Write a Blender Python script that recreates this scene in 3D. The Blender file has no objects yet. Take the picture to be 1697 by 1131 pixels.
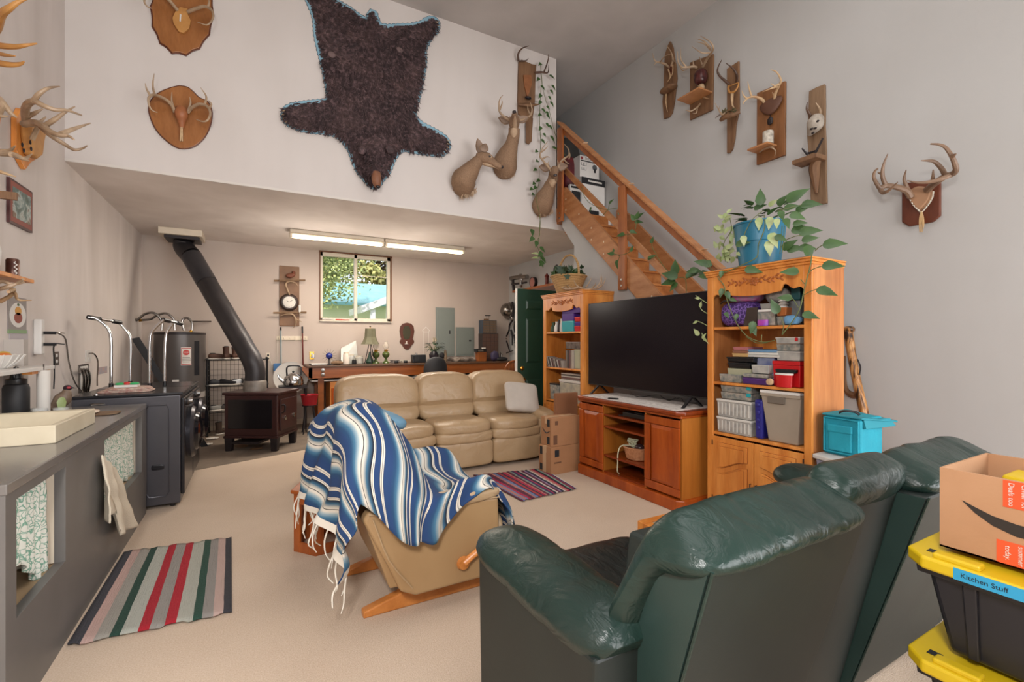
import bpy, bmesh, math, random
from mathutils import Vector, Matrix, noise
random.seed(7)
C = bpy.context.scene.collection
S = bpy.context.scene
V = Vector
R = math.radians
PI = math.pi

# ------------------------------------------------------------------ camera
YAW = R(29.07); FOC = 771.0; EYE = 1.45
cam = bpy.data.cameras.new('camera'); camo = bpy.data.objects.new('camera', cam); C.objects.link(camo)
camo.location = (0,0, EYE); camo.rotation_euler = (R(90), 0,-YAW)
cam.sensor_width = 36; cam.lens = FOC / 1697 * 36; cam.clip_start = .02; cam.clip_end = 300
S.camera = camo
# ------------------------------------------------------------------ view, world, lights
S.view_settings.view_transform = 'Standard'; S.view_settings.look = 'None'
S.view_settings.exposure = 0.16; S.view_settings.gamma = 1; S.view_settings.use_curve_mapping = False
w = bpy.data.worlds.new('world'); S.world = w; w.use_nodes = True
wn = w.node_tree; bg = wn.nodes['Background']
sky = wn.nodes.new('ShaderNodeTexSky'); sky.sky_type = 'HOSEK_WILKIE'; sky.turbidity = 3.5
sky.sun_direction = (-.4,-.45,.8); sky.ground_albedo = .5
mixw = wn.nodes.new('ShaderNodeMixRGB'); mixw.inputs[0].default_value = .55; mixw.inputs[2].default_value = (.9,.93,1,1)
wn.links.new(sky.outputs[0], mixw.inputs[1]); wn.links.new(mixw.outputs[0], bg.inputs[0])
bg.inputs[1].default_value = 2.4
def lamp(name, kind, loc, rot, energy, color=(1,1,1), size=1, sy=None):
    l = bpy.data.lights.new(name, kind); l.energy = energy; l.color = color
    if kind == 'AREA':
        l.size = size
        if sy: l.shape = 'RECTANGLE'; l.size_y = sy
    if kind == 'SUN': l.angle = R(1)
    if kind in ('POINT', 'SPOT'): l.shadow_soft_size = size
    o = bpy.data.objects.new(name, l); C.objects.link(o); o.location = loc; o.rotation_euler = rot
    return o
lamp('sun', 'SUN', (0,20,20),(R(38), R(-30), 0), 4.0,(1,.95,.86))
# unseen fill light added behind the camera, no door there, and the photographer's bounced flash
lamp('rear_fill', 'AREA', (2.9,-2.4,1.6),(R(93), 0, R(26)), 270,(.99,.985,1), 4.4,2.8)
lamp('ceiling_bounce', 'AREA', (2.0,1.6,5.45),(0,0,0), 62,(1,.985,.98), 3.2,3.2)
lamp('bounce_flash', 'AREA', (-.55,-.35,2.6),(R(62), 0, R(-24)), 92,(1,.97,.95), .5,.5)
# the two twin-tube fixtures under the loft
for _x in (1.14,2.49):
    lamp('tube_light', 'AREA', (_x, 7.45,2.955),(0,0,0), 34,(1,.90,.78), 1.25,.22)
    lamp('soffit_fill', 'POINT', (_x - .35,7.2,2.3),(0,0,0), 17,(1,.90,.80), .25)  # bare point light added below each fixture to brighten the soffit

# ------------------------------------------------------------------ pixel -> place
def P(u, v, X=None, Y=None, Z=None):
    a = (u - 848.5) / FOC; b = (565.5 - v) / FOC
    s, c = math.sin(YAW), math.cos(YAW)
    x, y, z = s + a * c, c - a * s, b
    t = X / x if X is not None else Y / y if Y is not None else (Z - EYE) / z
    return V((x * t, y * t, EYE + z * t))

# ------------------------------------------------------------------ materials
def lin(h):
    if not isinstance(h, str): return tuple(h) + (1,) if len(h) == 3 else h
    h = h.lstrip('#'); r = []
    for i in (0,2,4):
        c = int(h[i:i + 2], 16) / 255
        r.append(c / 12.92 if c <= .04045 else ((c + .055) / 1.055) ** 2.4)
    return (*r, 1)
MATS = {}
class NT:
    def __init__(s, name):
        s.m = bpy.data.materials.new(name); s.m.use_nodes = True
        s.t = s.m.node_tree; s.b = s.t.nodes['Principled BSDF']; s._c = None
    def n(s, k, **kw):
        x = s.t.nodes.new(k)
        for a, v in kw.items():
            if a.startswith('i_'): x.inputs[a[2:].replace('_', ' ')].default_value = v
            else: setattr(x, a, v)
        return x
    def l(s, a, b): s.t.links.new(a, b)
    def obj(s, scale=(1,1,1), rot=(0,0,0), uv=False):
        tc = s.n('ShaderNodeTexCoord'); mp = s.n('ShaderNodeMapping')
        mp.inputs['Scale'].default_value = scale; mp.inputs['Rotation'].default_value = rot
        s.l(tc.outputs['UV' if uv else 'Object'], mp.inputs[0]); return mp.outputs[0]
    def noise(s, vec, scale, detail=3, dist=0, rough=.5):
        x = s.n('ShaderNodeTexNoise'); x.inputs['Scale'].default_value = scale
        x.inputs['Detail'].default_value = detail; x.inputs['Distortion'].default_value = dist
        x.inputs['Roughness'].default_value = rough
        s.l(vec, x.inputs['Vector']); return x.outputs[0]
    def ramp(s, fac, stops, interp='LINEAR'):
        x = s.n('ShaderNodeValToRGB'); x.color_ramp.interpolation = interp
        e = x.color_ramp.elements
        while len(e) < len(stops): e.new(.5)
        for i, (p, c) in enumerate(stops): e[i].position = p; e[i].color = lin(c)
        s.l(fac, x.inputs[0]); return x.outputs[0]
    def mix(s, fac, a, b, mode='MIX'):
        x = s.n('ShaderNodeMixRGB', blend_type=mode)
        for i, q in ((0, fac),(1, a),(2, b)):
            if hasattr(q, 'is_output'): s.l(q, x.inputs[i])
            else: x.inputs[i].default_value = q if i == 0 else lin(q)
        return x.outputs[0]
    def col(s, c):
        if hasattr(c, 'is_output'): s.l(c, s.b.inputs['Base Color'])
        else: s.b.inputs['Base Color'].default_value = lin(c)
    def bump(s, h, strength=.3, dist=.01):
        x = s.n('ShaderNodeBump'); x.inputs['Strength'].default_value = strength; x.inputs['Distance'].default_value = dist
        s.l(h, x.inputs['Height'])
        if s._c: s.l(s._c, x.inputs['Normal'])
        s._c = x.outputs[0]; s.l(x.outputs[0], s.b.inputs['Normal'])
    def fin(s, rough=.5, metal=0, **kw):
        s.b.inputs['Roughness'].default_value = rough; s.b.inputs['Metallic'].default_value = metal
        for k, v in kw.items(): s.b.inputs[k.replace('_', ' ')].default_value = v
        return s.m
def plain(name, c, rough=.5, metal=0, c2=None, scale=8, bump=0, bscale=60, stretch=(1,1,1), **kw):
    if name in MATS: return MATS[name]
    n = NT(name); o = n.obj(stretch)
    if c2: n.col(n.ramp(n.noise(o, scale, 4), [(.3, c),(.7, c2)]))
    else: n.col(n.mix(n.noise(o, scale, 3), c, tuple(x * .86 for x in lin(c)[:3])))
    if bump: n.bump(n.noise(o, bscale, 3), bump, .01)
    MATS[name] = n.fin(rough, metal, **kw); return MATS[name]
def wood(name, c1, c2, c3, scale=3, rough=.4, stretch=(1,1,.12), ring=6, bump=.08, **kw):
    if name in MATS: return MATS[name]
    n = NT(name); o = n.obj(stretch)
    a = n.noise(o, scale * 2,5,1.2); g = n.noise(o, scale * 22,3,.3)
    wv = n.n('ShaderNodeTexWave', wave_type='RINGS'); wv.inputs['Scale'].default_value = scale
    wv.inputs['Distortion'].default_value = ring; wv.inputs['Detail'].default_value = 3
    n.l(o, wv.inputs['Vector'])
    base = n.ramp(a, [(.25, c1),(.5, c2),(.75, c3)])
    base = n.mix(.28, base, n.ramp(wv.outputs[0], [(0, c3),(1, c1)]))
    base = n.mix(.18, base, n.ramp(g, [(.35, c3),(.65, c1)]))
    n.col(base); n.bump(g, bump, .004)
    MATS[name] = n.fin(rough, **kw); return MATS[name]
def glassy(name, c, alpha=.25, rough=.08):
    if name in MATS: return MATS[name]
    n = NT(name); n.col(c); m = n.fin(rough, Alpha=alpha); MATS[name] = m; return m
def glow(name, c, s):
    n = NT(name); n.col(c); n.b.inputs['Emission Color'].default_value = lin(c); n.b.inputs['Emission Strength'].default_value = s
    MATS[name] = n.m; return n.m

# ------------------------------------------------------------------ mesh builder
def cr(pts, k):
    """Catmull-Rom through points (any dimension tuples)."""
    pts = [V(p) for p in pts]
    if len(pts) < 3 or k < 2: return pts
    out = []
    for i in range(len(pts) - 1):
        p0 = pts[i - 1] if i else 2 * pts[0] - pts[1]
        p1, p2 = pts[i], pts[i + 1]
        p3 = pts[i + 2] if i + 2 < len(pts) else 2 * p2 - p1
        for j in range(k):
            t = j / k
            out.append(.5 * ((2 * p1) + (p2 - p0) * t + (2 * p0 - 5 * p1 + 4 * p2 - p3) * t * t + (3 * p1 - p0 - 3 * p2 + p3) * t ** 3))
    out.append(pts[-1]); return out
def frames(pts):
    T = []
    for i in range(len(pts)):
        a = pts[max(i - 1,0)]; b = pts[min(i + 1, len(pts) - 1)]
        d = b - a; T.append(d.normalized() if d.length > 1e-9 else V((0,0,1)))
    n = T[0].orthogonal().normalized(); N = [n]
    for i in range(1, len(pts)):
        n = n - T[i] * n.dot(T[i])
        n = n.normalized() if n.length > 1e-6 else T[i].orthogonal().normalized()
        N.append(n)
    return T, N
class MB:
    def __init__(s, M=None): s.v = []; s.f = []; s.uv = []; s.M = M
    def add(s, vs, fs, uvs=None):
        k = len(s.v)
        vs = [V(p) for p in vs]
        if s.M is not None: vs = [s.M @ p for p in vs]
        s.v += vs; s.f += [[i + k for i in f] for f in fs]
        s.uv += list(uvs) if uvs else [(0,0)] * len(vs)
        return s
    def box(s, x0, x1, y0, y1, z0, z1):
        x0, x1 = sorted((x0, x1)); y0, y1 = sorted((y0, y1)); z0, z1 = sorted((z0, z1))
        vs = [(x0, y0, z0),(x1, y0, z0),(x1, y1, z0),(x0, y1, z0),(x0, y0, z1),(x1, y0, z1),(x1, y1, z1),(x0, y1, z1)]
        return s.add(vs, [[0,3,2,1], [4,5,6,7], [0,1,5,4], [1,2,6,5], [2,3,7,6], [3,0,4,7]])
    def hexa(s, q):   # 8 points: bottom ring then top ring
        return s.add(q, [[0,3,2,1], [4,5,6,7], [0,1,5,4], [1,2,6,5], [2,3,7,6], [3,0,4,7]])
    def tube(s, pts, r, n=8, k=1, cap=True, flat=None):
        if not isinstance(r, (list, tuple)): r = [r] * len(pts)
        q = cr([(*V(p), rr) for p, rr in zip(pts, r)], k) if k > 1 and len(pts) > 2 else [V((*V(p), rr)) for p, rr in zip(pts, r)]
        P3 = [V(p[:3]) for p in q]; rad = [max(p[3], .0004) for p in q]
        T, N = frames(P3); vs = []; fs = []; uvs = []
        for i, p in enumerate(P3):
            B = T[i].cross(N[i])
            for j in range(n):
                a = 2 * PI * j / n
                vs.append(p + (N[i] * math.cos(a) + B * math.sin(a) * (flat or 1)) * rad[i]); uvs.append((i / len(P3), j / n))
        for i in range(len(P3) - 1):
            for j in range(n):
                a = i * n + j; b = i * n + (j + 1) % n
                fs.append([a, b, b + n, a + n])
        if cap:
            fs.append(list(range(n))[::-1]); fs.append([(len(P3) - 1) * n + j for j in range(n)])
        return s.add(vs, fs, uvs)
    def rod(s, a, b, r, r2=None, n=10): return s.tube([a, b], [r, r if r2 is None else r2], n)
    def lathe(s, prof, c=(0,0,0), n=24, sx=1, sy=1, axis='z'):
        vs = []; fs = []
        for r, z in prof:
            for j in range(n):
                a = 2 * PI * j / n; x, y = r * math.cos(a) * sx, r * math.sin(a) * sy
                p = (x, y, z) if axis == 'z' else (z, x, y) if axis == 'x' else (x, z, y)
                vs.append(V(p) + V(c))
        for i in range(len(prof) - 1):
            for j in range(n):
                a = i * n + j; b = i * n + (j + 1) % n
                fs.append([a, b, b + n, a + n])
        if prof[0][0] > 1e-5: fs.append(list(range(n))[::-1])
        if prof[-1][0] > 1e-5: fs.append([(len(prof) - 1) * n + j for j in range(n)])
        if axis == 'y': fs = [f[::-1] for f in fs]
        return s.add(vs, fs)
    def prism(s, poly, a0, a1, axis='y'):
        """poly in the plane across axis: y->(x,z) x->(y,z) z->(x,y)."""
        n = len(poly)
        def w(p, a): return (p[0], a, p[1]) if axis == 'y' else (a, p[0], p[1]) if axis == 'x' else (p[0], p[1], a)
        vs = [w(p, a0) for p in poly] + [w(p, a1) for p in poly]
        fs = [list(range(n)), [n + i for i in range(n)][::-1]]
        for i in range(n): j = (i + 1) % n; fs.append([i, n + i, n + j, j])
        return s.add(vs, fs)
    def sbox(s, c, h, p=4, n=8, fn=None, rot=None):
        """rounded cushion: superellipsoid on a subdivided cube."""
        vs = []; fs = []; idx = {}
        def pt(a, b, d):
            key = (round(a, 5), round(b, 5), round(d, 5))
            if key in idx: return idx[key]
            q = (abs(a) ** p + abs(b) ** p + abs(d) ** p) ** (1 / p)
            x = V((a / q, b / q, d / q)); x = V((x.x * h[0], x.y * h[1], x.z * h[2]))
            if fn: x = fn(x)
            if rot: x = rot @ x
            vs.append(x + V(c)); idx[key] = len(vs) - 1; return idx[key]
        def g(i): t = -1 + 2 * i / n; return math.copysign(abs(t) ** .85, t) if p > 3 else math.tan(t * PI / 4)
        for ax in range(3):
            for sg in (-1,1):
                for i in range(n):
                    for j in range(n):
                        q = []
                        for di, dj in ((0,0),(1,0),(1,1),(0,1)):
                            co = [g(i + di), g(j + dj)]; co.insert(ax, sg); q.append(pt(*co))
                        if (sg < 0) ^ (ax == 1): q = q[::-1]
                        fs.append(q)
        return s.add(vs, fs)
    def ball(s, c, r, n=6, rot=None, fn=None):
        if not isinstance(r, (list, tuple)): r = (r, r, r)
        return s.sbox(c, r, 2, n, fn, rot)
    def grid(s, fn, ns, nt, wrap=False):
        vs = []; uvs = []; fs = []
        for i in range(ns + 1):
            for j in range(nt + 1):
                vs.append(fn(i / ns, j / nt)); uvs.append((i / ns, j / nt))
        for i in range(ns):
            for j in range(nt):
                a = i * (nt + 1) + j; fs.append([a, a + 1, a + nt + 2, a + nt + 1])
        return s.add(vs, fs, uvs)
    def leaf(s, p, d, L, W, up=V((0,0,1)), curl=.25, fold=.25):
        p = V(p); d = V(d).normalized(); sd = d.cross(V(up))
        sd = sd.normalized() if sd.length > 1e-4 else d.orthogonal().normalized(); u = sd.cross(d)
        prof = [(0,0),(.08,.32),(.28,.5),(.55,.38),(.8,.16),(1,0)]
        vs = []; fs = []
        for t, wd in prof:
            m = p + d * L * t - u * curl * L * t * t
            for q in (-1,0,1): vs.append(m + sd * q * wd * W * 1.0 + u * abs(q) * fold * W * wd)
        for i in range(len(prof) - 1):
            a = i * 3; fs += [[a, a + 1, a + 4, a + 3], [a + 1, a + 2, a + 5, a + 4]]
        return s.add(vs, fs)
    def build(s, name, mat, parent=None, label=None, world=True, smooth=True, ang=35, bevel=0, sub=0, solid=0, seg=2, kind=None, off=-1):
        me = bpy.data.meshes.new(name)
        Mi = None
        if parent is not None and world: Mi = wm(parent).inverted()
        vs = [Mi @ p for p in s.v] if Mi is not None else s.v
        me.from_pydata([tuple(p) for p in vs], [], s.f)
        ul = me.uv_layers.new(name='UVMap')
        for lp in me.loops: ul.data[lp.index].uv = s.uv[lp.vertex_index]
        me.materials.append(mat)
        if smooth:
            for p in me.polygons: p.use_smooth = True
            if ang < 180: me.set_sharp_from_angle(angle=R(ang))
        me.update()
        o = bpy.data.objects.new(name, me); C.objects.link(o)
        if parent is not None: o.parent = parent
        if solid: m = o.modifiers.new('s', 'SOLIDIFY'); m.thickness = solid; m.offset = off
        if bevel: m = o.modifiers.new('b', 'BEVEL'); m.width = bevel; m.segments = seg; m.limit_method = 'ANGLE'; m.angle_limit = R(40)
        if sub: m = o.modifiers.new('u', 'SUBSURF'); m.levels = sub; m.render_levels = sub
        if label: o['label'] = label
        if kind: o['kind'] = kind
        return o
def wm(o):
    M = o.matrix_basis.copy() if o.type else o.matrix_basis
    return wm(o.parent) @ M if o.parent else M
def thing(name, label, cat, loc=(0,0,0), rz=0, group=None):
    o = bpy.data.objects.new(name, None); C.objects.link(o)
    o.location = loc; o.rotation_euler = (0,0, rz); o.empty_display_size = .05
    return tag(o, label, cat, group)
def tag(o, label, cat, group=None):
    o['label'] = label; o['category'] = cat
    if group: o['group'] = group
    return o
def struct(name, mb, mat, **kw):
    o = mb.build(name, mat, None, **kw); o['kind'] = 'structure'; return o
def solo(name, mb, mat, label, cat, group=None, base=None, **kw):
    """a thing that is one mesh; origin moved to its base"""
    lo = V((min(p.x for p in mb.v) + max(p.x for p in mb.v), min(p.y for p in mb.v) + max(p.y for p in mb.v), 2 * min(p.z for p in mb.v))) / 2
    base = V(base) if base is not None else lo
    mb.v = [p - base for p in mb.v]
    o = mb.build(name, mat, None, **kw); o.location = base
    return tag(o, label, cat, group)
def dup(root, loc, rz=None, label=None, group=None, scale=None):
    def cp(o, par):
        c = o.copy(); C.objects.link(c)
        if par is not None: c.parent = par
        for ch in list(o.children): cp(ch, c)
        return c
    r = cp(root, None); r.location = loc
    if rz is not None: r.rotation_euler = (0,0, rz)
    if scale: r.scale = (scale,) * 3
    if label: r['label'] = label
    if group: r['group'] = group
    return r
def text(parent, s, size, M, mat, name='lettering', depth=.0008, align='CENTER', font=None, sx=1):
    cu = bpy.data.curves.new('t', 'FONT'); cu.body = s; cu.size = size; cu.align_x = align; cu.align_y = 'CENTER'
    cu.extrude = depth
    o = bpy.data.objects.new('t', cu); C.objects.link(o)
    dg = bpy.context.evaluated_depsgraph_get(); me = bpy.data.meshes.new_from_object(o.evaluated_get(dg))
    bpy.data.objects.remove(o); bpy.data.curves.remove(cu)
    Mi = wm(parent).inverted() @ M @ Matrix.Diagonal((sx, 1,1,1))
    me.transform(Mi); me.materials.clear(); me.materials.append(mat)
    t = bpy.data.objects.new(name, me); C.objects.link(t); t.parent = parent
    return t
def fr(o, x, y):
    """matrix with columns x,y,(x cross y), origin o"""
    x = V(x).normalized(); y = V(y).normalized(); z = x.cross(y)
    M = Matrix((x, y, z)).transposed().to_4x4(); M.translation = V(o); return M
def rotz(a): return Matrix.Rotation(a, 3, 'Z')
def nz(p, s=1, seed=0): return noise.noise(V(p) * s + V((seed, seed * 1.7,0)))
# ================================================================== MATERIALS
def wallmat(name, c, c2, streak=.5):
    n = NT(name); o = n.obj((1,1,.18)); o2 = n.obj()
    a = n.noise(o, 2.2,4,.4); b = n.noise(o2,1.1,3)
    n.col(n.mix(streak, n.ramp(a, [(.3, c),(.75, c2)]), n.ramp(b, [(.35, c),(.7, c2)])))
    n.bump(n.noise(o2,130,2), .12,.003)
    MATS[name] = n.fin(.85); return n.m
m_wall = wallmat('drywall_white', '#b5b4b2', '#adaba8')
m_wall_l = wallmat('drywall_smoky', '#ddd4ce', '#bfb5ad', .3)
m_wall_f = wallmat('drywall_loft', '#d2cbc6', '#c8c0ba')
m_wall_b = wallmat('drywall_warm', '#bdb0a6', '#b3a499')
m_soff = wallmat('soffit_sooty', '#e8e0da', '#cdc3bb')
m_ceil = wallmat('ceiling_grey', '#b9b2ad', '#a9a29d')
n = NT('carpet'); o = n.obj()
n.col(n.mix(.5, n.ramp(n.noise(o, 1.3,4), [(.3, '#cdb8a2'),(.7, '#b8a088')]), n.ramp(n.noise(o, 150,2), [(.3, '#b09c89'),(.7, '#d3c3b2')])))
n.bump(n.noise(o, 220,2), .5,.006); m_carpet = n.fin(.95)
n = NT('bare_concrete'); o = n.obj()
n.col(n.ramp(n.noise(o, 2.5,6,.4,.65), [(.25, '#8a7a6a'),(.5, '#75685b'),(.75, '#5d5147')]))
n.bump(n.noise(o, 40,4), .2,.006); m_conc = n.fin(.7)
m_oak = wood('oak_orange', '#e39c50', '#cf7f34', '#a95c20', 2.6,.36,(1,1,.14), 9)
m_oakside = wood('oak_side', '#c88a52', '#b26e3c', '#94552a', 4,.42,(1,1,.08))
m_stair = wood('stair_wood', '#b98557', '#a87046', '#91592f', 3,.45,(.3,.3,1), 5)
m_stairp = wood('stair_post_wood', '#a8683a', '#96572c', '#7f4622', 3,.45,(1,1,.15))
m_ply = wood('stair_ply', '#c0814a', '#a8652f', '#8a4c20', 2.5,.5,(1,.15,1), 8)
m_cherry = wood('cherry_gloss', '#b4571d', '#9c4413', '#7a300c', 1.6,.22,(1,1,.25), 4)
m_cherryd = wood('cherry_dark', '#8e3c14', '#7a300f', '#5f240b', 2,.25,(1,.2,1))
m_inner = wood('cherry_inner', '#c78035', '#b26d28', '#9a5a1e', 2,.4)
m_bench = wood('bench_wood', '#9c5a2a', '#824519', '#6a3512', 2,.35,(.12,1,1))
m_plaq = wood('plaque_walnut', '#a46c3e', '#905b2e', '#774720', 3,.3,(1,1,.3))
m_barn = wood('barn_wood', '#8d7257', '#755b42', '#5d4531', 5,.8,(1,1,.08), 8,.4)
m_barnr = wood('barn_wood_red', '#8a6748', '#745338', '#5c402a', 5,.65,(1,1,.1), 8,.3)
m_mahog = wood('mahogany', '#6d3a26', '#5c2e1d', '#4a2316', 3,.3,(1,1,.2))
m_antler = plain('antler_bone', '#b59c80', .45,0, '#8d745a', 9,.25,50)
m_antlerd = plain('antler_dark', '#5f4433', .45,0, '#3d2a20', 9,.25,50)
m_bone = plain('skull_bone', '#cbb08a', .55,0, '#a98560', 12,.3,30)
m_boned = plain('bone_orange', '#c48f4e', .55,0, '#a9743a', 8,.2,30)
m_black = plain('black_plastic', '#17171a', .35)
m_blackm = plain('black_matte', '#1c1c1f', .6)
m_iron = plain('cast_iron', '#2c2527', .45,.3, '#221c1d', 5,.15,40)
m_chrome = plain('chrome', '#d0d0d0', .12,1)
m_steel = plain('steel', '#9a9590', .25,1)
m_brass = plain('brass', '#c9973f', .25,1)
m_white = plain('white_paint', '#dcd8d2', .5)
m_cream = plain('cream_plastic', '#dccfba', .5)
m_grey = plain('counter_grey', '#6e6b68', .45,0, '#625f5c', 2.5)
m_green_d = plain('door_green', '#1f4030', .42,0, '#1a382a', 3)
m_card = plain('cardboard', '#a87b56', .8,0, '#9c704c', 4,.05,90)
m_card2 = plain('cardboard_light', '#b98d69', .8,0, '#ad815d', 4,.05,90)
m_leaf = plain('leaf_green', '#41602f', .45,0, '#2c4a20', 7)
m_leafl = plain('leaf_light', '#7f9355', .45,0, '#a9b083', 14)
m_leafd = plain('leaf_dark', '#2d4429', .5,0, '#1f3420', 7)
m_stem = plain('stem', '#5d6536', .6)
m_paper = plain('paper', '#d9d4cc', .8)
m_rope = plain('cord_white', '#cfcabb', .7)

# ================================================================== SETTING
XL, XR, YB, YL, ZC, ZS = -1.48,4.88,8.9,5.6,5.55,3.08
Y0 = -3.2
# floor: carpet with a bare concrete corner by the stove
struct('floor', MB().prism([(XL - .1, Y0),(XR + .1, Y0),(XR + .1, YB + .1),(XL - .1, YB + .1)], -.12,0, 'z'), m_carpet, smooth=False)
struct('trim_1', MB().prism([(XL, 5.92),(-.57,6.28),(.64,6.77),(2.2,7.3),(2.2, YB),(XL, YB)], 0.0,.004, 'z'), m_conc, smooth=False)
struct('wall_left', MB().box(XL - .15, XL, Y0, YB + .15,0, ZC), m_wall_l, smooth=False)
struct('wall_front', MB().box(XL - .15, XR + .15, Y0 - .15, Y0,0, ZC), m_wall, smooth=False)
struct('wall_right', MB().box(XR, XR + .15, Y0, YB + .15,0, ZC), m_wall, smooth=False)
struct('ceiling', MB().box(XL - .15, XR + .15, Y0 - .15, YB + .15, ZC, ZC + .15), m_ceil, smooth=False)
wx0, wx1, wz0, wz1 = 1.04,2.29,1.82,3.05
b = MB(); b.box(XL - .15, wx0, YB, YB + .15,0, ZC); b.box(wx1, XR + .15, YB, YB + .15,0, ZC)
b.box(wx0, wx1, YB, YB + .15,0, wz0); b.box(wx0, wx1, YB, YB + .15, wz1, ZC)
struct('wall_back', b, m_wall_b, smooth=False)
# loft: face wall above, sooty soffit below, stair opening at its right
XS = 3.85
struct('wall_loft', MB().box(XL, XS, YL, YL + .14, ZS + .01, ZC), m_wall_f, smooth=False)
b = MB(); b.box(XL, XS, YL + .005, YB, ZS - .012, ZS + .29)
b.box(XS, XR, YL + .005, YB, ZS - .012, ZS + .29)
struct('ceiling_loft', b, m_soff, smooth=False)
struct('trim_2', MB().box(XL, XS, YL - .006, YL, ZS - .012, ZS + .012), plain('bead', '#d9d2ca', .7), smooth=False)
# wall under the stairs
SL = .93
def zs(y, z0=3.35): return z0 - (5.25 - y) * SL        # stringer centre line height
poly = [(1.9,0),(5.17,0),(5.17,2.76),(5.45,3.07),(5.45,3.3),(5.2, zs(5.2,3.2)),(1.9, zs(1.9,3.2))]
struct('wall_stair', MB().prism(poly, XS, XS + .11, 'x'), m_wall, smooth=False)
struct('baseboard_back', MB().box(XL, XR, YB - .014, YB, 0,.09), m_cream, smooth=False)
# window
m_glass = NT('window_glass'); m_glass.b.inputs['Transmission Weight'].default_value = 1; m_glass.b.inputs['IOR'].default_value = 1.02
m_glass.b.inputs['Base Color'].default_value = (1,1,1,1); m_glass = m_glass.fin(0.0)
m_vinyl = plain('window_vinyl', '#d5cbb9', .5)
wt = bpy.data.objects.new('window_1', None); C.objects.link(wt); wt.location = (wx0, YB, wz0); wt['kind'] = 'structure'
b = MB()
for (a0, a1, c0, c1) in ((wx0, wx1, wz0, wz0 + .05),(wx0, wx1, wz1 - .075, wz1),(wx0, wx0 + .045, wz0, wz1),(wx1 - .06, wx1, wz0, wz1)):
    b.box(a0, a1, YB + .01, YB + .09, c0, c1)
b.box(1.625,1.68, YB + .01, YB + .08, wz0, wz1)
b.build('window_frame', m_vinyl, wt, smooth=False, bevel=.003)
b = MB()
b.box(wx0 - .02, wx1 + .03, YB - .015, YB + .01, wz1 - .01, wz1 + .012); b.box(wx1 - .005, wx1 + .022, YB - .015, YB + .01, wz0, wz1); b.box(wx0 - .015, wx0 + .004, YB - .012, YB + .01, wz0, wz1)
b.build('window_casing', plain('casing_brown', '#6b4327', .6), wt, smooth=False)
MB().box(wx0 - .015, wx1 + .02, YB - .05, YB + .02, wz0 - .02, wz0).build('window_sill', m_vinyl, wt, smooth=False)
MB().box(wx0 + .045, wx1 - .06, YB + .045, YB + .049, wz0 + .05, wz1 - .075).build('pane', m_glass, wt, smooth=False)
MB().box(1.68, wx1 - .06, YB + .03, YB + .04,2.655,2.667).build('grille_bar', m_vinyl, wt, smooth=False)

# ------------------------------------------------ outside the window
m_grass = plain('lawn', '#7d8f4f', .9,0, '#5c7038', 2)
struct('ground', MB().box(-15,25, YB + .2,45,-.15,-.02), m_grass, smooth=False)
t = thing('house', 'pale green shed with turquoise metal roof and white gable trim outside the window', 'building', (3.4,17.2,0))
MB().box(.5,9,17,22,0,2.75).build('wall', plain('siding_pale', '#ecebc8', .8,0, '#e0e0b8', 1), t, smooth=False)
b = MB(); b.hexa([(.2,16.6,2.68),(9.3,16.6,2.68),(9.3,19.6,3.7),(.2,19.6,3.7),(.2,16.6,2.78),(9.3,16.6,2.78),(9.3,19.6,3.8),(.2,19.6,3.8)])
b.build('roof', plain('metal_roof', '#86b9b9', .5,0, '#74aaad', 3), t, smooth=False)
# porch gable in front, sloped white barge board
b = MB(); b.hexa([(2.85,14.4,2.3),(5.9,14.4,3.55),(5.9,16.5,3.55),(2.85,16.5,2.3),(2.83,14.4,2.5),(5.9,14.4,3.75),(5.9,16.5,3.75),(2.83,16.5,2.5)])
b.build('gable_roof', plain('white_trim_out', '#f2f2ee', .6), t, smooth=False)
MB().box(3.12,3.27,14.5,14.62,0,2.42).build('porch_post', MATS['white_trim_out'], t, smooth=False)
MB().box(3.62,3.74,14.5,14.62,0,2.6).build('porch_post', MATS['white_trim_out'], t, smooth=False)
MB().box(3.62,3.95,16.9,17.02,0.9,2.1).build('window', plain('dark_glass', '#5b6b62', .3), t, smooth=False)
m_tree = plain('tree_leaf', '#b9c07a', .7,0, '#6f8248', 3)
m_tree2 = plain('tree_leaf_yellow', '#cfc27c', .7,0, '#7b8650', 3)
m_bark = plain('bark', '#5b4a3a', .9)
def tree(x, y, z, rx, ry, rz, n, m, label, seed, ls=.16):
    rnd = random.Random(seed)
    t = thing('tree', label, 'tree', (x, y, 0), group=None)
    b = MB()
    b.tube([(x, y, -.02),(x + .1, y, z * .5),(x, y, z)], [.22,.17,.1], 8,3)
    for i in range(9):
        a = rnd.random() * 6.28; e = V((math.cos(a) * rx * .8, math.sin(a) * ry * .5, rnd.uniform(-.7,.8) * rz))
        b.tube([(x, y, z - .8 + i * .1), V((x, y, z)) + e * .5 + V((0,0,.2)), V((x, y, z)) + e], [.07,.04,.012], 5,2)
    b.build('trunk', m_bark, t)
    b = MB()
    cl = [V((rnd.uniform(-1,1) * rx, rnd.uniform(-1,1) * ry, rnd.uniform(-1,1) * rz)) for _ in range(70)]
    for i in range(n):
        c = cl[i % 70] + V((rnd.gauss(0,.3), rnd.gauss(0,.3), rnd.gauss(0,.26)))
        d = V((rnd.uniform(-1,1), rnd.uniform(-1,1), rnd.uniform(-1,.4))).normalized()
        s_ = d.orthogonal().normalized() * ls * .5; c = V((x, y, z)) + c
        b.add([c, c + d * ls * .5 + s_, c + d * ls, c + d * ls * .5 - s_], [[0,1,2,3]])
    b.build('foliage', m, t, smooth=False)
tree(1.45,14.2,4.15,.95,.6,1.35,9000, m_tree, 'leafy green tree close outside the left window pane', 3,.085)
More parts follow.
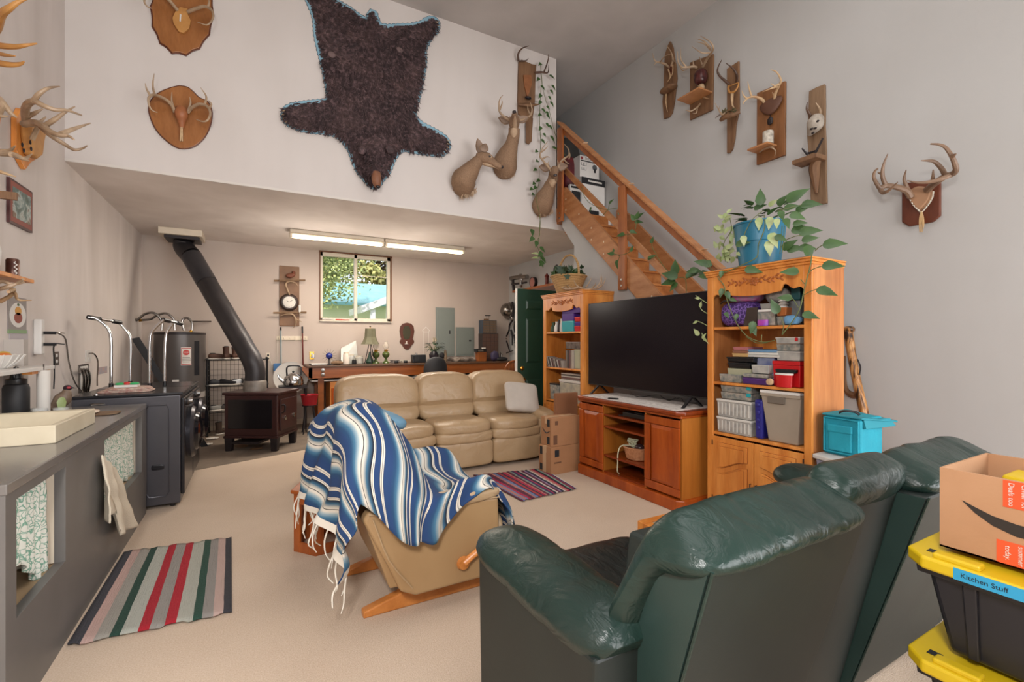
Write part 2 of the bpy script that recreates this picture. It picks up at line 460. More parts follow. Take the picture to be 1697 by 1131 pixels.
tree(6.2,27,6.0,3.2,1.8,3.6,16000, m_tree2, 'yellow-green tree behind the turquoise roof, right of the nearer tree', 5,.26)
tree(-2.2,31,6.0,3.2,1.8,3.6,9000, m_tree, 'broad green tree far behind the shed at the left pane', 8,.3)
tree(14.6,30,6.0,3.6,1.5,3.2,5000, m_tree2, 'distant yellow-green tree farthest right beyond the shed roof', 9,.3)

# ------------------------------------------------ green door standing open
dY = 5.76; t = bpy.data.objects.new('door_1', None); C.objects.link(t); t.location = (3.29, dY, 0); t['kind'] = 'structure'
x0, x1, zt = 3.29,4.20,2.2
b = MB(); b.box(x0, x1, dY, dY + .045,.02, zt); b.build('door_slab', m_green_d, t, smooth=False, bevel=.003)
b = MB()
for (a0, a1) in ((x0 + .14, x0 + .41),(x0 + .51, x0 + .78)):
    for (c0, c1) in ((1.90,2.04),(1.13,1.78),(.25,.9)):
        k = .028
        b.hexa([(a0, dY + .002, c0),(a1, dY + .002, c0),(a1, dY + .002, c1),(a0, dY + .002, c1),(a0 + k, dY - .014, c0 + k),(a1 - k, dY - .014, c0 + k),(a1 - k, dY - .014, c1 - k),(a0 + k, dY - .014, c1 - k)])
b.build('door_panel', m_green_d, t, smooth=False)
for z in (1.06,.90):
    b = MB(); b.lathe([(.03,.0),(.03,-.008),(.014,-.012),(.014,-.03),(.028,-.042),(.03,-.055),(.02,-.066),(0,-.068)] if z < 1 else [(.03,0),(.03,-.012),(.022,-.018),(0,-.019)], (x0 + .075, dY, z), 20, axis='y')
    b.build('door_knob' if z < 1 else 'deadbolt', m_brass, t)
MB().box(x0 - .012, x0, dY, dY + .045,.02, zt).build('door_edge', m_white, t, smooth=False)

# ------------------------------------------------ staircase
t = thing('staircase', 'open wooden staircase with handrail climbing the right wall to the loft', 'staircase', (XS + .5,1.9,0))
sx0, sx1 = XS - .012, XS + .035
def strg(x0, x1, w, z0, ya=1.95, yb=5.42):
    b = MB(); lo = lambda y: zs(y, z0)
    b.prism([(ya, max(lo(ya), 0)),(yb, lo(yb)),(yb, lo(yb) + w * .8),(yb - .1, lo(yb) + w * .95),(ya, lo(ya) + w)], x0, x1, 'x'); return b
strg(XS - .045, XS - .002,.30,3.16,2.0).build('stringer', m_stair, t, smooth=False, bevel=.003)
strg(XR - .05, XR - .004,.2,3.12,2.0).build('stringer', m_stair, t, smooth=False)
NR = 17; rise = 3.38 / NR; run = rise / SL
for i in range(NR):
    zt_ = 3.38 - i * rise; y1 = 5.6 - i * run
    if i and y1 > 1.8:
        b = MB(); b.box(XS + .005, XR - .05, y1 - .028, y1 + run - .001, zt_ - .032, zt_); b.build('tread', m_ply, t, smooth=False, bevel=.006)
    if y1 > 1.8:
        b = MB(); b.box(XS + .005, XR - .05, y1 - .0, y1 + .016, zt_ - rise + .001, zt_ - .032 if i else zt_); b.build('riser', m_ply, t, smooth=False)
def zr(y): return 4.49 - (5.40 - y) * .93
b = MB(); b.hexa([(XS - .05,2.68, zr(2.68) - .10),(XS + .0,2.68, zr(2.68) - .10),(XS + .0,5.44, zr(5.44) - .10),(XS - .05,5.44, zr(5.44) - .10),(XS - .05,2.68, zr(2.68) - .005),(XS + .0,2.68, zr(2.68) - .005),(XS + .0,5.44, zr(5.44) - .005),(XS - .05,5.44, zr(5.44) - .005)])
b.build('handrail_board', m_stairp, t, smooth=False, bevel=.004)
b = MB(); b.hexa([(XS - .085,2.68, zr(2.68) - .005),(XS + .03,2.68, zr(2.68) - .005),(XS + .03,5.46, zr(5.46) - .005),(XS - .085,5.46, zr(5.46) - .005),(XS - .085,2.68, zr(2.68) + .032),(XS + .03,2.68, zr(2.68) + .032),(XS + .03,5.46, zr(5.46) + .032),(XS - .085,5.46, zr(5.46) + .032)])
b.build('handrail', m_stair, t, smooth=False, bevel=.006)
def zm(y): return zr(y) - .62
b = MB(); b.hexa([(XS - .0,1.95, zm(1.95) - .05),(XS + .04,1.95, zm(1.95) - .05),(XS + .04,5.4, zm(5.4) - .05),(XS - .0,5.4, zm(5.4) - .05),(XS - .0,1.95, zm(1.95) + .05),(XS + .04,1.95, zm(1.95) + .05),(XS + .04,5.4, zm(5.4) + .05),(XS - .0,5.4, zm(5.4) + .05)])
b.build('middle_rail', m_stair, t, smooth=False, bevel=.005)
for y, z0, z1 in ((5.40,3.13,4.46),(4.14,2.05,3.27),(2.76,.80,1.99)):
    b = MB(); b.box(XS - .085, XS - .046, y - .06, y + .06, z0, z1); o = b.build('post', m_stairp, t, smooth=False, bevel=.006)
    for dz in (.05,.12):
        MB().lathe([(0,-.004),(.012,-.003),(.014,0)], (XS - .086, y - .0, z0 + dz), 10, axis='x').build('bolt', m_steel, o)
for y in (5.3,5.0,4.74,4.5,3.7,3.35,3.0):
    for q in (.07,.22): MB().lathe([(0,-.0015),(.012,-.001),(.012,0)], (XS - .0465, y, zs(y, 3.16) + q), 10, axis='x').build('screw_plug', plain('putty', '#d8c3a5', .6), t)
for y in (4.9,4.05,3.05): MB().sbox((XS - .03, y, zr(y) + .034),(.03,.05,.003), 4,3).build('worn_patch', MATS['putty'], t)
# ================================================================== LEATHER
def leather(name, c, c2, rough, sc=7, wr=.5, fine=260):
    n = NT(name); o = n.obj(); o2 = n.obj((1,.5,1))
    n.col(n.ramp(n.noise(o, 3,4), [(.3, c),(.7, c2)]))
    n.bump(n.noise(o2, sc, 4,1.6), wr, .02); n.bump(n.noise(o, fine, 2), .12,.002)
    MATS[name] = n.fin(rough); return n.m
m_gl = leather('green_leather', '#1d332d', '#152521', .34,13,.45)
m_gl2 = leather('green_panel', '#1b2421', '#161d1b', .5,3,.05)
m_gls = leather('green_gusset', '#293d39', '#22332f', .34,3,.08)
m_gl3 = leather('black_seat_leather', '#17201f', '#0f1616', .3,12,.5)
m_bl = leather('beige_leather', '#b49a79', '#a78b68', .38,6,.5)
m_bl2 = leather('tan_panel', '#a98a63', '#9d7d57', .42,3,.10)
m_brownl = leather('brown_leather', '#4c2c22', '#3a2019', .35,10,.4)

def cushion(prof, core, x0, x1, nx=28, pleats=(), pd=.012, wav=.004, seed=0, axis='x', edge=6, taper=0):
    """swept padded section: closed profile (a,z) drawn towards its core at both ends; pleats pinch it"""
    b = MB(); P2 = [V((*p, 0)) for p in prof]; n = len(P2)
    Q2 = cr([*P2, P2[0]], 5)[:-1]; K = [V((*k, 0)) for k in core]
    def near(p):
        best = None
        for i in range(len(K) - 1):
            d = K[i + 1] - K[i]; t = max(0, min(1,(p - K[i]).dot(d) / max(d.length_squared, 1e-9))); q = K[i] + d * t
            if best is None or (p - q).length < (p - best).length: best = q
        return best
    N = [near(p) for p in Q2]; vs = []; fs = []; m = len(Q2)
    ts = [(.5 - .5 * math.cos(PI * i / nx)) * .5 + .5 * i / nx for i in range(nx + 1)]
    for i, t in enumerate(ts):
        e = (1 - abs(2 * t - 1) ** edge) ** .5 if 0 < t < 1 else 0.02
        for j, p in enumerate(Q2):
            q = N[j] + (p - N[j]) * e
            x = x0 + (x1 - x0) * t
            pin = sum(math.exp(-((t - a) / .02) ** 2) for a in pleats)
            d = (p - N[j]); d = d.normalized() if d.length > 1e-6 else V((0,0,0))
            q = q - d * (pin * pd) + d * wav * noise.noise(V((x * 7 + seed, q.x * 9, q.y * 9))) * 2 * e
            x += taper * (q.y) * (1 - t)
            vs.append((x, q.x, q.y) if axis == 'x' else (q.x, x, q.y))
    for i in range(nx):
        for j in range(m):
            a = i * m + j; c = i * m + (j + 1) % m
            fs.append([a, c, c + m, a + m] if axis == 'y' else [a, a + m, c + m, c])
    fs.append(list(range(m))); fs.append([nx * m + j for j in range(m)][::-1])
    b.add(vs, fs); return b

# ================================================================== GREEN RECLINING COUCH (back to the camera)
t = thing('sofa', 'dark green leather reclining sofa seen from behind, next to the stacked totes', 'sofa', (1.85,1.3,0))
def panel(x0, x1, yt, yb, zt=.90, th=.16):
    b = MB(); b.hexa([(x0, yb, .04),(x1, yb, .04),(x1, yb + th, .04),(x0, yb + th, .04),(x0, yt, zt),(x1, yt, zt),(x1, yt + th + .12, zt),(x0, yt + th + .12, zt)]); return b
for x0, x1, yt, yb in ((.95,1.69,.735,.98),(1.70,2.06,.80,1.0),(2.065,2.84,.715,.97)):
    p = panel(x0, x1, yt, yb).build('back_panel', m_gl2, t, smooth=False, bevel=.012, seg=3)
    b = MB(); b.tube([(x0 + .002, yt - .002,.90),(x0 + .002, yb - .003,.05)], .0045,6); b.build('piping', m_gl, p)
    b = MB(); b.hexa([(x0 - .006, yb + .004,.04),(x0 + .001, yb + .004,.04),(x0 + .001, yb + .12,.04),(x0 - .006, yb + .12,.04),(x0 - .006, yt + .006,.895),(x0 + .001, yt + .006,.895),(x0 + .001, yt + .19,.895),(x0 - .006, yt + .19,.895)]); b.build('side_gusset', m_gls, t, smooth=False)
def bcush(x0, x1, yr, ztop, seed, pl, taper=0):
    prof = [(1.13,.47),(1.06,.62),(1.01,.80),(.96,.925),(.89, ztop),(.80, ztop - .025),(yr, ztop - .075),(yr + .012, ztop - .12),(.82, ztop - .16),(.90,.80),(.98,.62),(1.05,.47)]
    core = [(1.07,.52),(.99,.72),(.91,.88),(yr + .09, ztop - .10)]
    return cushion(prof, core, x0, x1,44, pl, .007,.004, seed, taper=taper, edge=8)
bcush(.74,1.71,.715,1.0,1,(.36,.72), .19).build('back_cushion', m_gl, t)
bcush(1.64,2.13,.775,1.03,2,(), 0).build('back_cushion', m_gl, t)
bcush(2.09,2.86,.70,1.02,3,(.28,.7), 0).build('back_cushion', m_gl, t)
# left and right arms: padded top on a flat panel
def garm(x0, x1, seed):
    MB().hexa([(x0 + .01,.99,.04),(x1 - .02,.99,.04),(x1 - .02,1.68,.04),(x0 + .01,1.68,.04),(x0 + .01,.97,.60),(x1 - .02,.97,.60),(x1 - .02,1.70,.60),(x0 + .01,1.70,.60)]).build('arm_panel', m_gl2, t, smooth=False, bevel=.01)
    prof = [(x0,.575),(x0 - .012,.62),(x0 + .03,.675),((x0 + x1) / 2,.70),(x1 - .02,.675),(x1 + .02,.62),(x1,.56),((x0 + x1) / 2,.56)]
    cushion(prof, [(x0 + .07,.625),(x1 - .07,.625)], .95,1.76,34,(.3,.62), .005,.0025, seed, axis='y', edge=7).build('arm_pad', m_gl, t)
garm(.78,1.03,4); garm(2.80,3.05,5)
for i, (a, c) in enumerate(((1.02,1.66),(1.67,2.10),(2.11,2.80))):
    MB().sbox(((a + c) / 2,1.44,.40),((c - a) / 2,.34,.10), 6,12, fn=lambda p: p + V((0,0,.01 * nz(p, 9,3)))).build('seat_cushion', m_gl3, t)
MB().box(1.02,2.81,1.12,1.70,.05,.32).build('base', m_gl3, t, smooth=False, bevel=.02)

# ================================================================== BEIGE SOFA
t = thing('sofa', 'beige leather three-seat sofa with puffy back, facing the room in front of the workbench', 'sofa', (2.1,5.2,0))
xs = [.84,1.73,2.41,3.06]; xt = [.80,1.72,2.42,3.20]
for i in range(3):
    a, c = xt[i], xt[i + 1]; m = (a + c) / 2; hw = (c - a) / 2 + .012
    def fn(p, hw=hw):
        q = V(p); s_ = 1 - .05 * max(0, q.z / .27) ** 3
        q.x *= s_; q.y += .05 * math.exp(-((q.z + .09) / .035) ** 2) * (-1 if q.y > 0 else 1) * (q.y < 0); q.y += (q.z + .27) * .2
        q.z += .012 * math.cos(q.x / hw * 1.5) + .006 * nz(q, 7, i); return q
    MB().sbox((m, 5.42,.765),(hw, .17,.285), 5,22, fn).build('back_cushion', m_bl, t)
    a, c = xs[i], xs[i + 1]; m = (a + c) / 2; hw = (c - a) / 2 + .004
    MB().sbox((m, 5.04,.475),(hw, .32,.082), 4,18, lambda p: p + V((0,0,.012 * nz(p, 5, i)))).build('seat_cushion', m_bl, t)
    MB().sbox((m, 4.86,.375),(hw, .13,.075), 4,14, lambda p: p + V((0,0,.006 * nz(p, 7, i)))).build('seat_roll', m_bl, t)
    MB().sbox((m, 4.86,.19),(hw - .002,.115,.15), 7,14).build('footrest_panel', m_bl, t)
MB().box(.84,3.2,4.9,5.62,.06,.40).build('base', m_bl2, t, smooth=False, bevel=.02)
MB().hexa([(.86,5.5,.06),(3.22,5.5,.06),(3.22,5.66,.06),(.86,5.66,.06),(.86,5.56,.95),(3.1,5.56,.95),(3.1,5.7,.92),(.86,5.7,.92)]).build('back_frame', m_bl2, t, smooth=False, bevel=.03)
for x in (.72,3.16):
    b = MB(); b.sbox((x, 5.12,.52),(.14,.40,.10), 3,16, lambda p: p + V((0,0,.01 * nz(p, 6,9)))); b.build('arm_pad', m_bl, t)
    MB().box(x - .12, x + .12,4.78,5.52,.06,.50).build('arm_panel', m_bl, t, smooth=False, bevel=.02)
m_cush = plain('cushion_grey', '#bfb5aa', .85,0, '#b3a99e', 5,.2,160)
b = MB(); M = Matrix.Rotation(R(-28), 3, 'X') @ Matrix.Rotation(R(9), 3, 'Y')
b.sbox((2.93,5.02,.745),(.225,.07,.19), 3.6,14, lambda p: V((p.x * (1 + .28 * abs(p.z / .2) ** 3), p.y * (1 - .5 * (abs(p.x / .235) ** 3)), p.z * (1 + .22 * abs(p.x / .235) ** 3))), M)
solo('cushion', b, m_cush, 'pale grey throw cushion leaning in the corner of the beige sofa', 'cushion')

# ================================================================== RECLINER CHAIR
t = thing('recliner_chair', 'tan leather rocker recliner chair with wooden feet and lever, blanket thrown over it', 'chair', (.9,2.78,0))
side = [(.74,.12),(1.19,.12),(1.24,.20),(1.225,.56),(.90,.585),(.50,.60),(.47,.56),(.60,.30),(.66,.16)]
for y0, y1 in ((2.36,2.44),(3.12,3.20)):
    s = MB().prism(side, y0, y1, 'y').build('side_panel', m_bl2, t, smooth=False, bevel=.018, seg=3)
b = MB(); b.tube([(.72,2.355,.17),(.60,2.355,.34),(.52,2.355,.56)], .004,6,3); b.tube([(.62,2.5,.34),(.62,3.1,.34)], .004,6); 
b.tube([(.50,2.355,.585),(1.225,2.355,.56)], .004,6); b.build('seam', m_bl, t)
MB().hexa([(.62,2.42,.16),(1.18,2.42,.14),(1.18,3.14,.14),(.62,3.14,.16),(.50,2.42,.50),(1.2,2.42,.38),(1.2,3.14,.38),(.50,3.14,.50)]).build('base', m_bl2, t, smooth=False, bevel=.01)
MB().sbox((.93,2.78,.44),(.30,.33,.085), 4,14).build('seat_cushion', m_bl, t)
MB().sbox((1.235,2.78,.30),(.06,.40,.17), 4,12).build('footrest', m_bl, t)
for y in (2.39,3.17): MB().sbox((.88, y, .585),(.36,.055,.04), 3,12).build('arm_pad', m_bl, t)
b = MB(); M = Matrix.Rotation(R(-22), 3, 'Y')
b.sbox((.57,2.80,.76),(.10,.36,.30), 3.2,16, lambda p: p + V((.02 * math.exp(-(p.z / .05) ** 2) * (-1 if p.x > 0 else 0), 0,.012 * nz(p, 6))), M)
b.build('backrest', m_bl, t)
m_foot = wood('foot_wood', '#d08a4a', '#c07838', '#a8642c', 3,.35,(1,1,1))
def foot(y, xa, xb):
    b = MB(); p = [(xa, .0),(xa, .035),(xa + .2,.085),(xa + .34,.09),(xb - .2,.09),(xb, .035),(xb, 0)]
    b.prism(p, y - .028, y + .028, 'y'); return b
for y in (2.52,3.02): foot(y, .50,1.25).build('foot', m_foot, t, smooth=False, bevel=.008)
MB().box(.74,1.1,2.5,3.04,.07,.15).build('rocker_base', m_foot, t, smooth=False)
b = MB(); b.lathe([(0,-.035),(.03,-.032),(.038,-.015),(.03,0)], (1.00,2.36,.24), 20, sy=1, axis='y')
b.tube([(1.0,2.333,.245),(1.06,2.325,.285),(1.12,2.325,.31)], [.022,.018,.026], 10,4, flat=.6); b.build('lever', m_foot, t)
m_denim = plain('pillow_blue', '#6d93a8', .8,0, '#5c8299', 6,.2,120)
b = MB(); b.sbox((.66,2.93,.985),(.17,.21,.05), 2.8,14, None, Matrix.Rotation(R(18), 3, 'Y') @ Matrix.Rotation(R(10), 3, 'Z'))
solo('cushion', b, m_denim, 'flat blue-grey pillow on top of the recliner backrest under the blanket', 'cushion')

# ------------------------------------------------------------------ striped blanket
n = NT('blanket_stripes'); uvn = n.obj(uv=True)
sp = n.n('ShaderNodeSeparateXYZ'); n.l(uvn, sp.inputs[0])
W_, B_, D_, K_, L_ = '#d6cfc2', '#1f3c68', '#132036', '#111318', '#5e8fb5'
per = [(0, B_),(.10, B_),(.101, K_),(.115, W_),(.14, W_),(.141, K_),(.16, W_),(.185, W_),(.186, K_),(.20, B_),(.36, B_),(.45, '#1f4468'),(.54, '#416e8a'),(.61, '#93a8b0'),(.66, W_),(.70, W_),(.701, K_),(.715, K_),(.716, W_),(.76, '#b9b6ab'),(.82, '#3c6680'),(.89, D_),(.90, K_),(.91, K_),(.911, W_),(.935, W_),(.936, K_),(.95, W_),(.965, W_),(.966, B_)]
mt = n.n('ShaderNodeMath', operation='MULTIPLY'); mt.inputs[1].default_value = 8.2; n.l(sp.outputs[0], mt.inputs[0])
ad = n.n('ShaderNodeMath', operation='ADD'); ad.inputs[1].default_value = .3; n.l(mt.outputs[0], ad.inputs[0])
frn = n.n('ShaderNodeMath', operation='FRACT'); n.l(ad.outputs[0], frn.inputs[0])
n.col(n.ramp(frn.outputs[0], per)); 
n.bump(n.noise(n.obj((1,8,1), uv=True), 60,2), .3,.003)
m_blank = n.fin(.9)
# control net: rows along the length (back hang -> seat -> footrest hang), columns near side -> far side
NET = [
    [(.36,2.40,.26),(.37,2.52,.36),(.33,2.70,.46),(.30,2.86,.48),(.27,3.02,.49),(.24,3.20,.50)],
    [(.39,2.35,.44),(.39,2.48,.53),(.35,2.68,.58),(.32,2.85,.60),(.29,3.02,.62),(.27,3.20,.62)],
    [(.42,2.32,.56),(.40,2.45,.74),(.38,2.66,.80),(.36,2.84,.82),(.33,3.02,.83),(.30,3.20,.80)],
    [(.45,2.32,.66),(.42,2.42,.88),(.41,2.65,1.0),(.40,2.84,1.02),(.37,3.02,1.02),(.34,3.20,.96)],
    [(.54,2.29,.58),(.53,2.38,.90),(.52,2.63,1.07),(.52,2.82,1.09),(.50,3.02,1.08),(.48,3.22,1.0)],
    [(.63,2.27,.47),(.64,2.35,.80),(.66,2.60,1.02),(.68,2.80,1.04),(.68,3.0,1.02),(.68,3.22,.92)],
    [(.71,2.27,.42),(.72,2.33,.68),(.77,2.56,.84),(.80,2.78,.86),(.80,2.98,.84),(.80,3.22,.76)],
    [(.74,2.28,.43),(.78,2.31,.60),(.84,2.52,.68),(.87,2.75,.68),(.88,2.98,.68),(.88,3.22,.70)],
    [(.82,2.29,.41),(.86,2.31,.62),(.93,2.50,.61),(.97,2.74,.58),(.98,2.98,.60),(.97,3.22,.69)],
    [(.91,2.31,.50),(.97,2.36,.672),(1.04,2.50,.60),(1.08,2.74,.565),(1.09,2.98,.58),(1.08,3.22,.69)],
    [(1.06,2.32,.605),(1.09,2.40,.675),(1.15,2.52,.60),(1.18,2.74,.555),(1.19,2.98,.56),(1.19,3.22,.67)],
    [(1.20,2.36,.60),(1.22,2.44,.655),(1.26,2.56,.575),(1.28,2.75,.53),(1.29,2.98,.53),(1.29,3.2,.61)],
    [(1.29,2.36,.44),(1.33,2.44,.44),(1.35,2.58,.44),(1.36,2.76,.44),(1.36,2.98,.43),(1.36,3.18,.43)],
    [(1.36,2.38,.20),(1.41,2.46,.19),(1.43,2.60,.20),(1.42,2.78,.24),(1.41,2.98,.26),(1.40,3.16,.27)],
]
cols = [cr([NET[i][j] for i in range(len(NET))], 9) for j in range(6)]
rows = [cr([cols[j][i] for j in range(6)], 12) for i in range(len(cols[0]))]
NS, NTt = len(rows) - 1, len(rows[0]) - 1
cum = [0]
for i in range(NS): cum.append(cum[-1] + (rows[i + 1][24] - rows[i][24]).length)
def bl(i, j):
    s_, t_ = i / NS, j / NTt; p = rows[i][j]
    i0, i1 = max(i - 1,0), min(i + 1, NS); j0, j1 = max(j - 1,0), min(j + 1, NTt)
    nn = (rows[i1][j] - rows[i0][j]).cross(rows[i][j1] - rows[i][j0])
    nn = nn.normalized() if nn.length > 1e-9 else V((0,0,1))
    hang = max(0,1 - s_ / .28); front = max(0,(s_ - .86) / .14); near_ = max(0,1 - t_ / .3)
    a = .030 * hang * math.sin(t_ * 26 + 1.2 * math.sin(s_ * 9)) + .018 * front * math.sin(t_ * 30)
    a += .016 * math.sin(t_ * 9 - s_ * 22) * min(1, hang + .45) + .012 * near_ * math.sin(s_ * 60)
    a += .015 * noise.noise(V((s_ * 14, t_ * 6,3)))
    return p - nn * (a + .0)
b = MB(); vs = []; uvs = []; fs = []
for i in range(NS + 1):
    for j in range(NTt + 1):
        vs.append(bl(i, j)); uvs.append((cum[i] / cum[-1] + .012 * math.sin(j * .3), j / NTt))
for i in range(NS):
    for j in range(NTt): a = i * (NTt + 1) + j; fs.append([a, a + 1, a + NTt + 2, a + NTt + 1])
b.add(vs, fs, uvs)
b.v = [p - V((.5,2.8,.2)) for p in b.v]
blk = b.build('blanket', m_blank, None, solid=.006, ang=180, off=0); blk.location = (.5,2.8,.2)
tag(blk, 'blue and white striped serape blanket with white fringe draped over the recliner', 'blanket')
m_fringe = plain('fringe_white', '#e6e0d3', .9)
rnd = random.Random(4)
bb = MB(); g = MB()
for row, dz in ((0,-1),(NS, -1)):
    i1 = 1 if row == 0 else NS - 1
    for j in range(0, NTt + 1,3 if row == 0 else 4):
        p = bl(row, j); d = (p - bl(i1, j)).normalized()
        L = rnd.uniform(.09,.15)
        q = [p, p + d * L * .3 + V((rnd.uniform(-.01,.01), rnd.uniform(-.012,.012), -L * .2)), p + d * L * .3 + V((rnd.uniform(-.015,.015), rnd.uniform(-.02,.02), -L * .7)), p + d * L * .3 + V((rnd.uniform(-.02,.02), rnd.uniform(-.025,.025), -L))]
        MB().tube([x if x.z > .01 else V((x.x, x.y, .01)) for x in q], [.004,.005,.004,.0025], 5,3).build('tassel', m_fringe, blk)
# white woven border at the two ends
for r0, r1 in ((0,3),(NS - 2, NS)):
    g = MB()
    vs = [bl(i, j) + ((bl(min(i + 1, NS), j) - bl(max(i - 1,0), j)).cross(bl(i, min(j + 1, NTt)) - bl(i, max(j - 1,0)))).normalized() * sg * .0042 for sg in (-1,1) for i in range(r0, r1 + 1) for j in range(NTt + 1)]
    w_ = NTt + 1; h_ = r1 - r0 + 1; fs = []
    for k in (0, h_ * w_):
        for i in range(h_ - 1):
            for j in range(NTt):
                a = k + i * w_ + j; fs.append([a, a + 1, a + w_ + 1, a + w_])
    g.add(vs, fs); g.build('woven_border', m_fringe, blk, ang=180)

# ------------------------------------------------------------------ small table with slots behind the recliner
t = thing('side_table', 'small reddish wooden hexagonal side table with slotted sides behind the recliner', 'table', (.44,3.56,0))
m_rw = wood('red_wood', '#b0602c', '#9c4f20', '#7f3c16', 3,.3,(1,1,.2))
r6 = .20; pts6 = [(.44 + r6 * math.cos(R(60 * k + 8)), 3.56 + r6 * math.sin(R(60 * k + 8))) for k in range(6)]
for k in range(6):
    a, c = V((*pts6[k], 0)), V((*pts6[(k + 1) % 6], 0)); M = fr(a, c - a, (0,0,1)); L = (c - a).length
    b = MB(M)
    for (u0, u1, v0, v1) in ((0,.055,0,.40),(L - .055, L, 0,.40),(.055, L - .055,.0,.07),(.055, L - .055,.33,.40)): b.box(u0, u1, v0, v1,-.018,0)
    b.build('side_panel', m_rw, t, smooth=False, bevel=.003)
MB().prism([((x - .44) * 1.1 + .44,(y - 3.56) * 1.1 + 3.56) for x, y in pts6], .40,.425, 'z').build('tabletop', m_rw, t, smooth=False, bevel=.006)

# ------------------------------------------------------------------ low coffee table with tile top in front of the green sofa
t = thing('coffee_table', 'small orange wood coffee table with tile inlay and black base before the green sofa', 'table', (2.3,1.9,0))
zt = .385; b = MB(); X0, X1, Y0_, Y1 = 1.99,2.62,1.80,2.05
for q in ((X0, X1, Y0_, Y0_ + .05),(X0, X1, Y1 - .05, Y1),(X0, X0 + .06, Y0_ + .05, Y1 - .05),(X1 - .06, X1, Y0_ + .05, Y1 - .05)): b.box(*q, zt - .06, zt)
b.build('top_frame', m_oak, t, smooth=False, bevel=.004)
m_tile = plain('tile_stone', '#b5a488', .4,0, '#7d8471', 9)
for i in range(2): MB().box(X0 + .064 + i * .256, X0 + .064 + i * .256 + .248, Y0_ + .054, Y1 - .054, zt - .03, zt - .006).build('tile', m_tile, t, smooth=False)
MB().box(X0 + .02, X1 - .02, Y0_ + .02, Y1 - .02,0, zt - .06).build('base', m_blackm, t, smooth=False, bevel=.005)

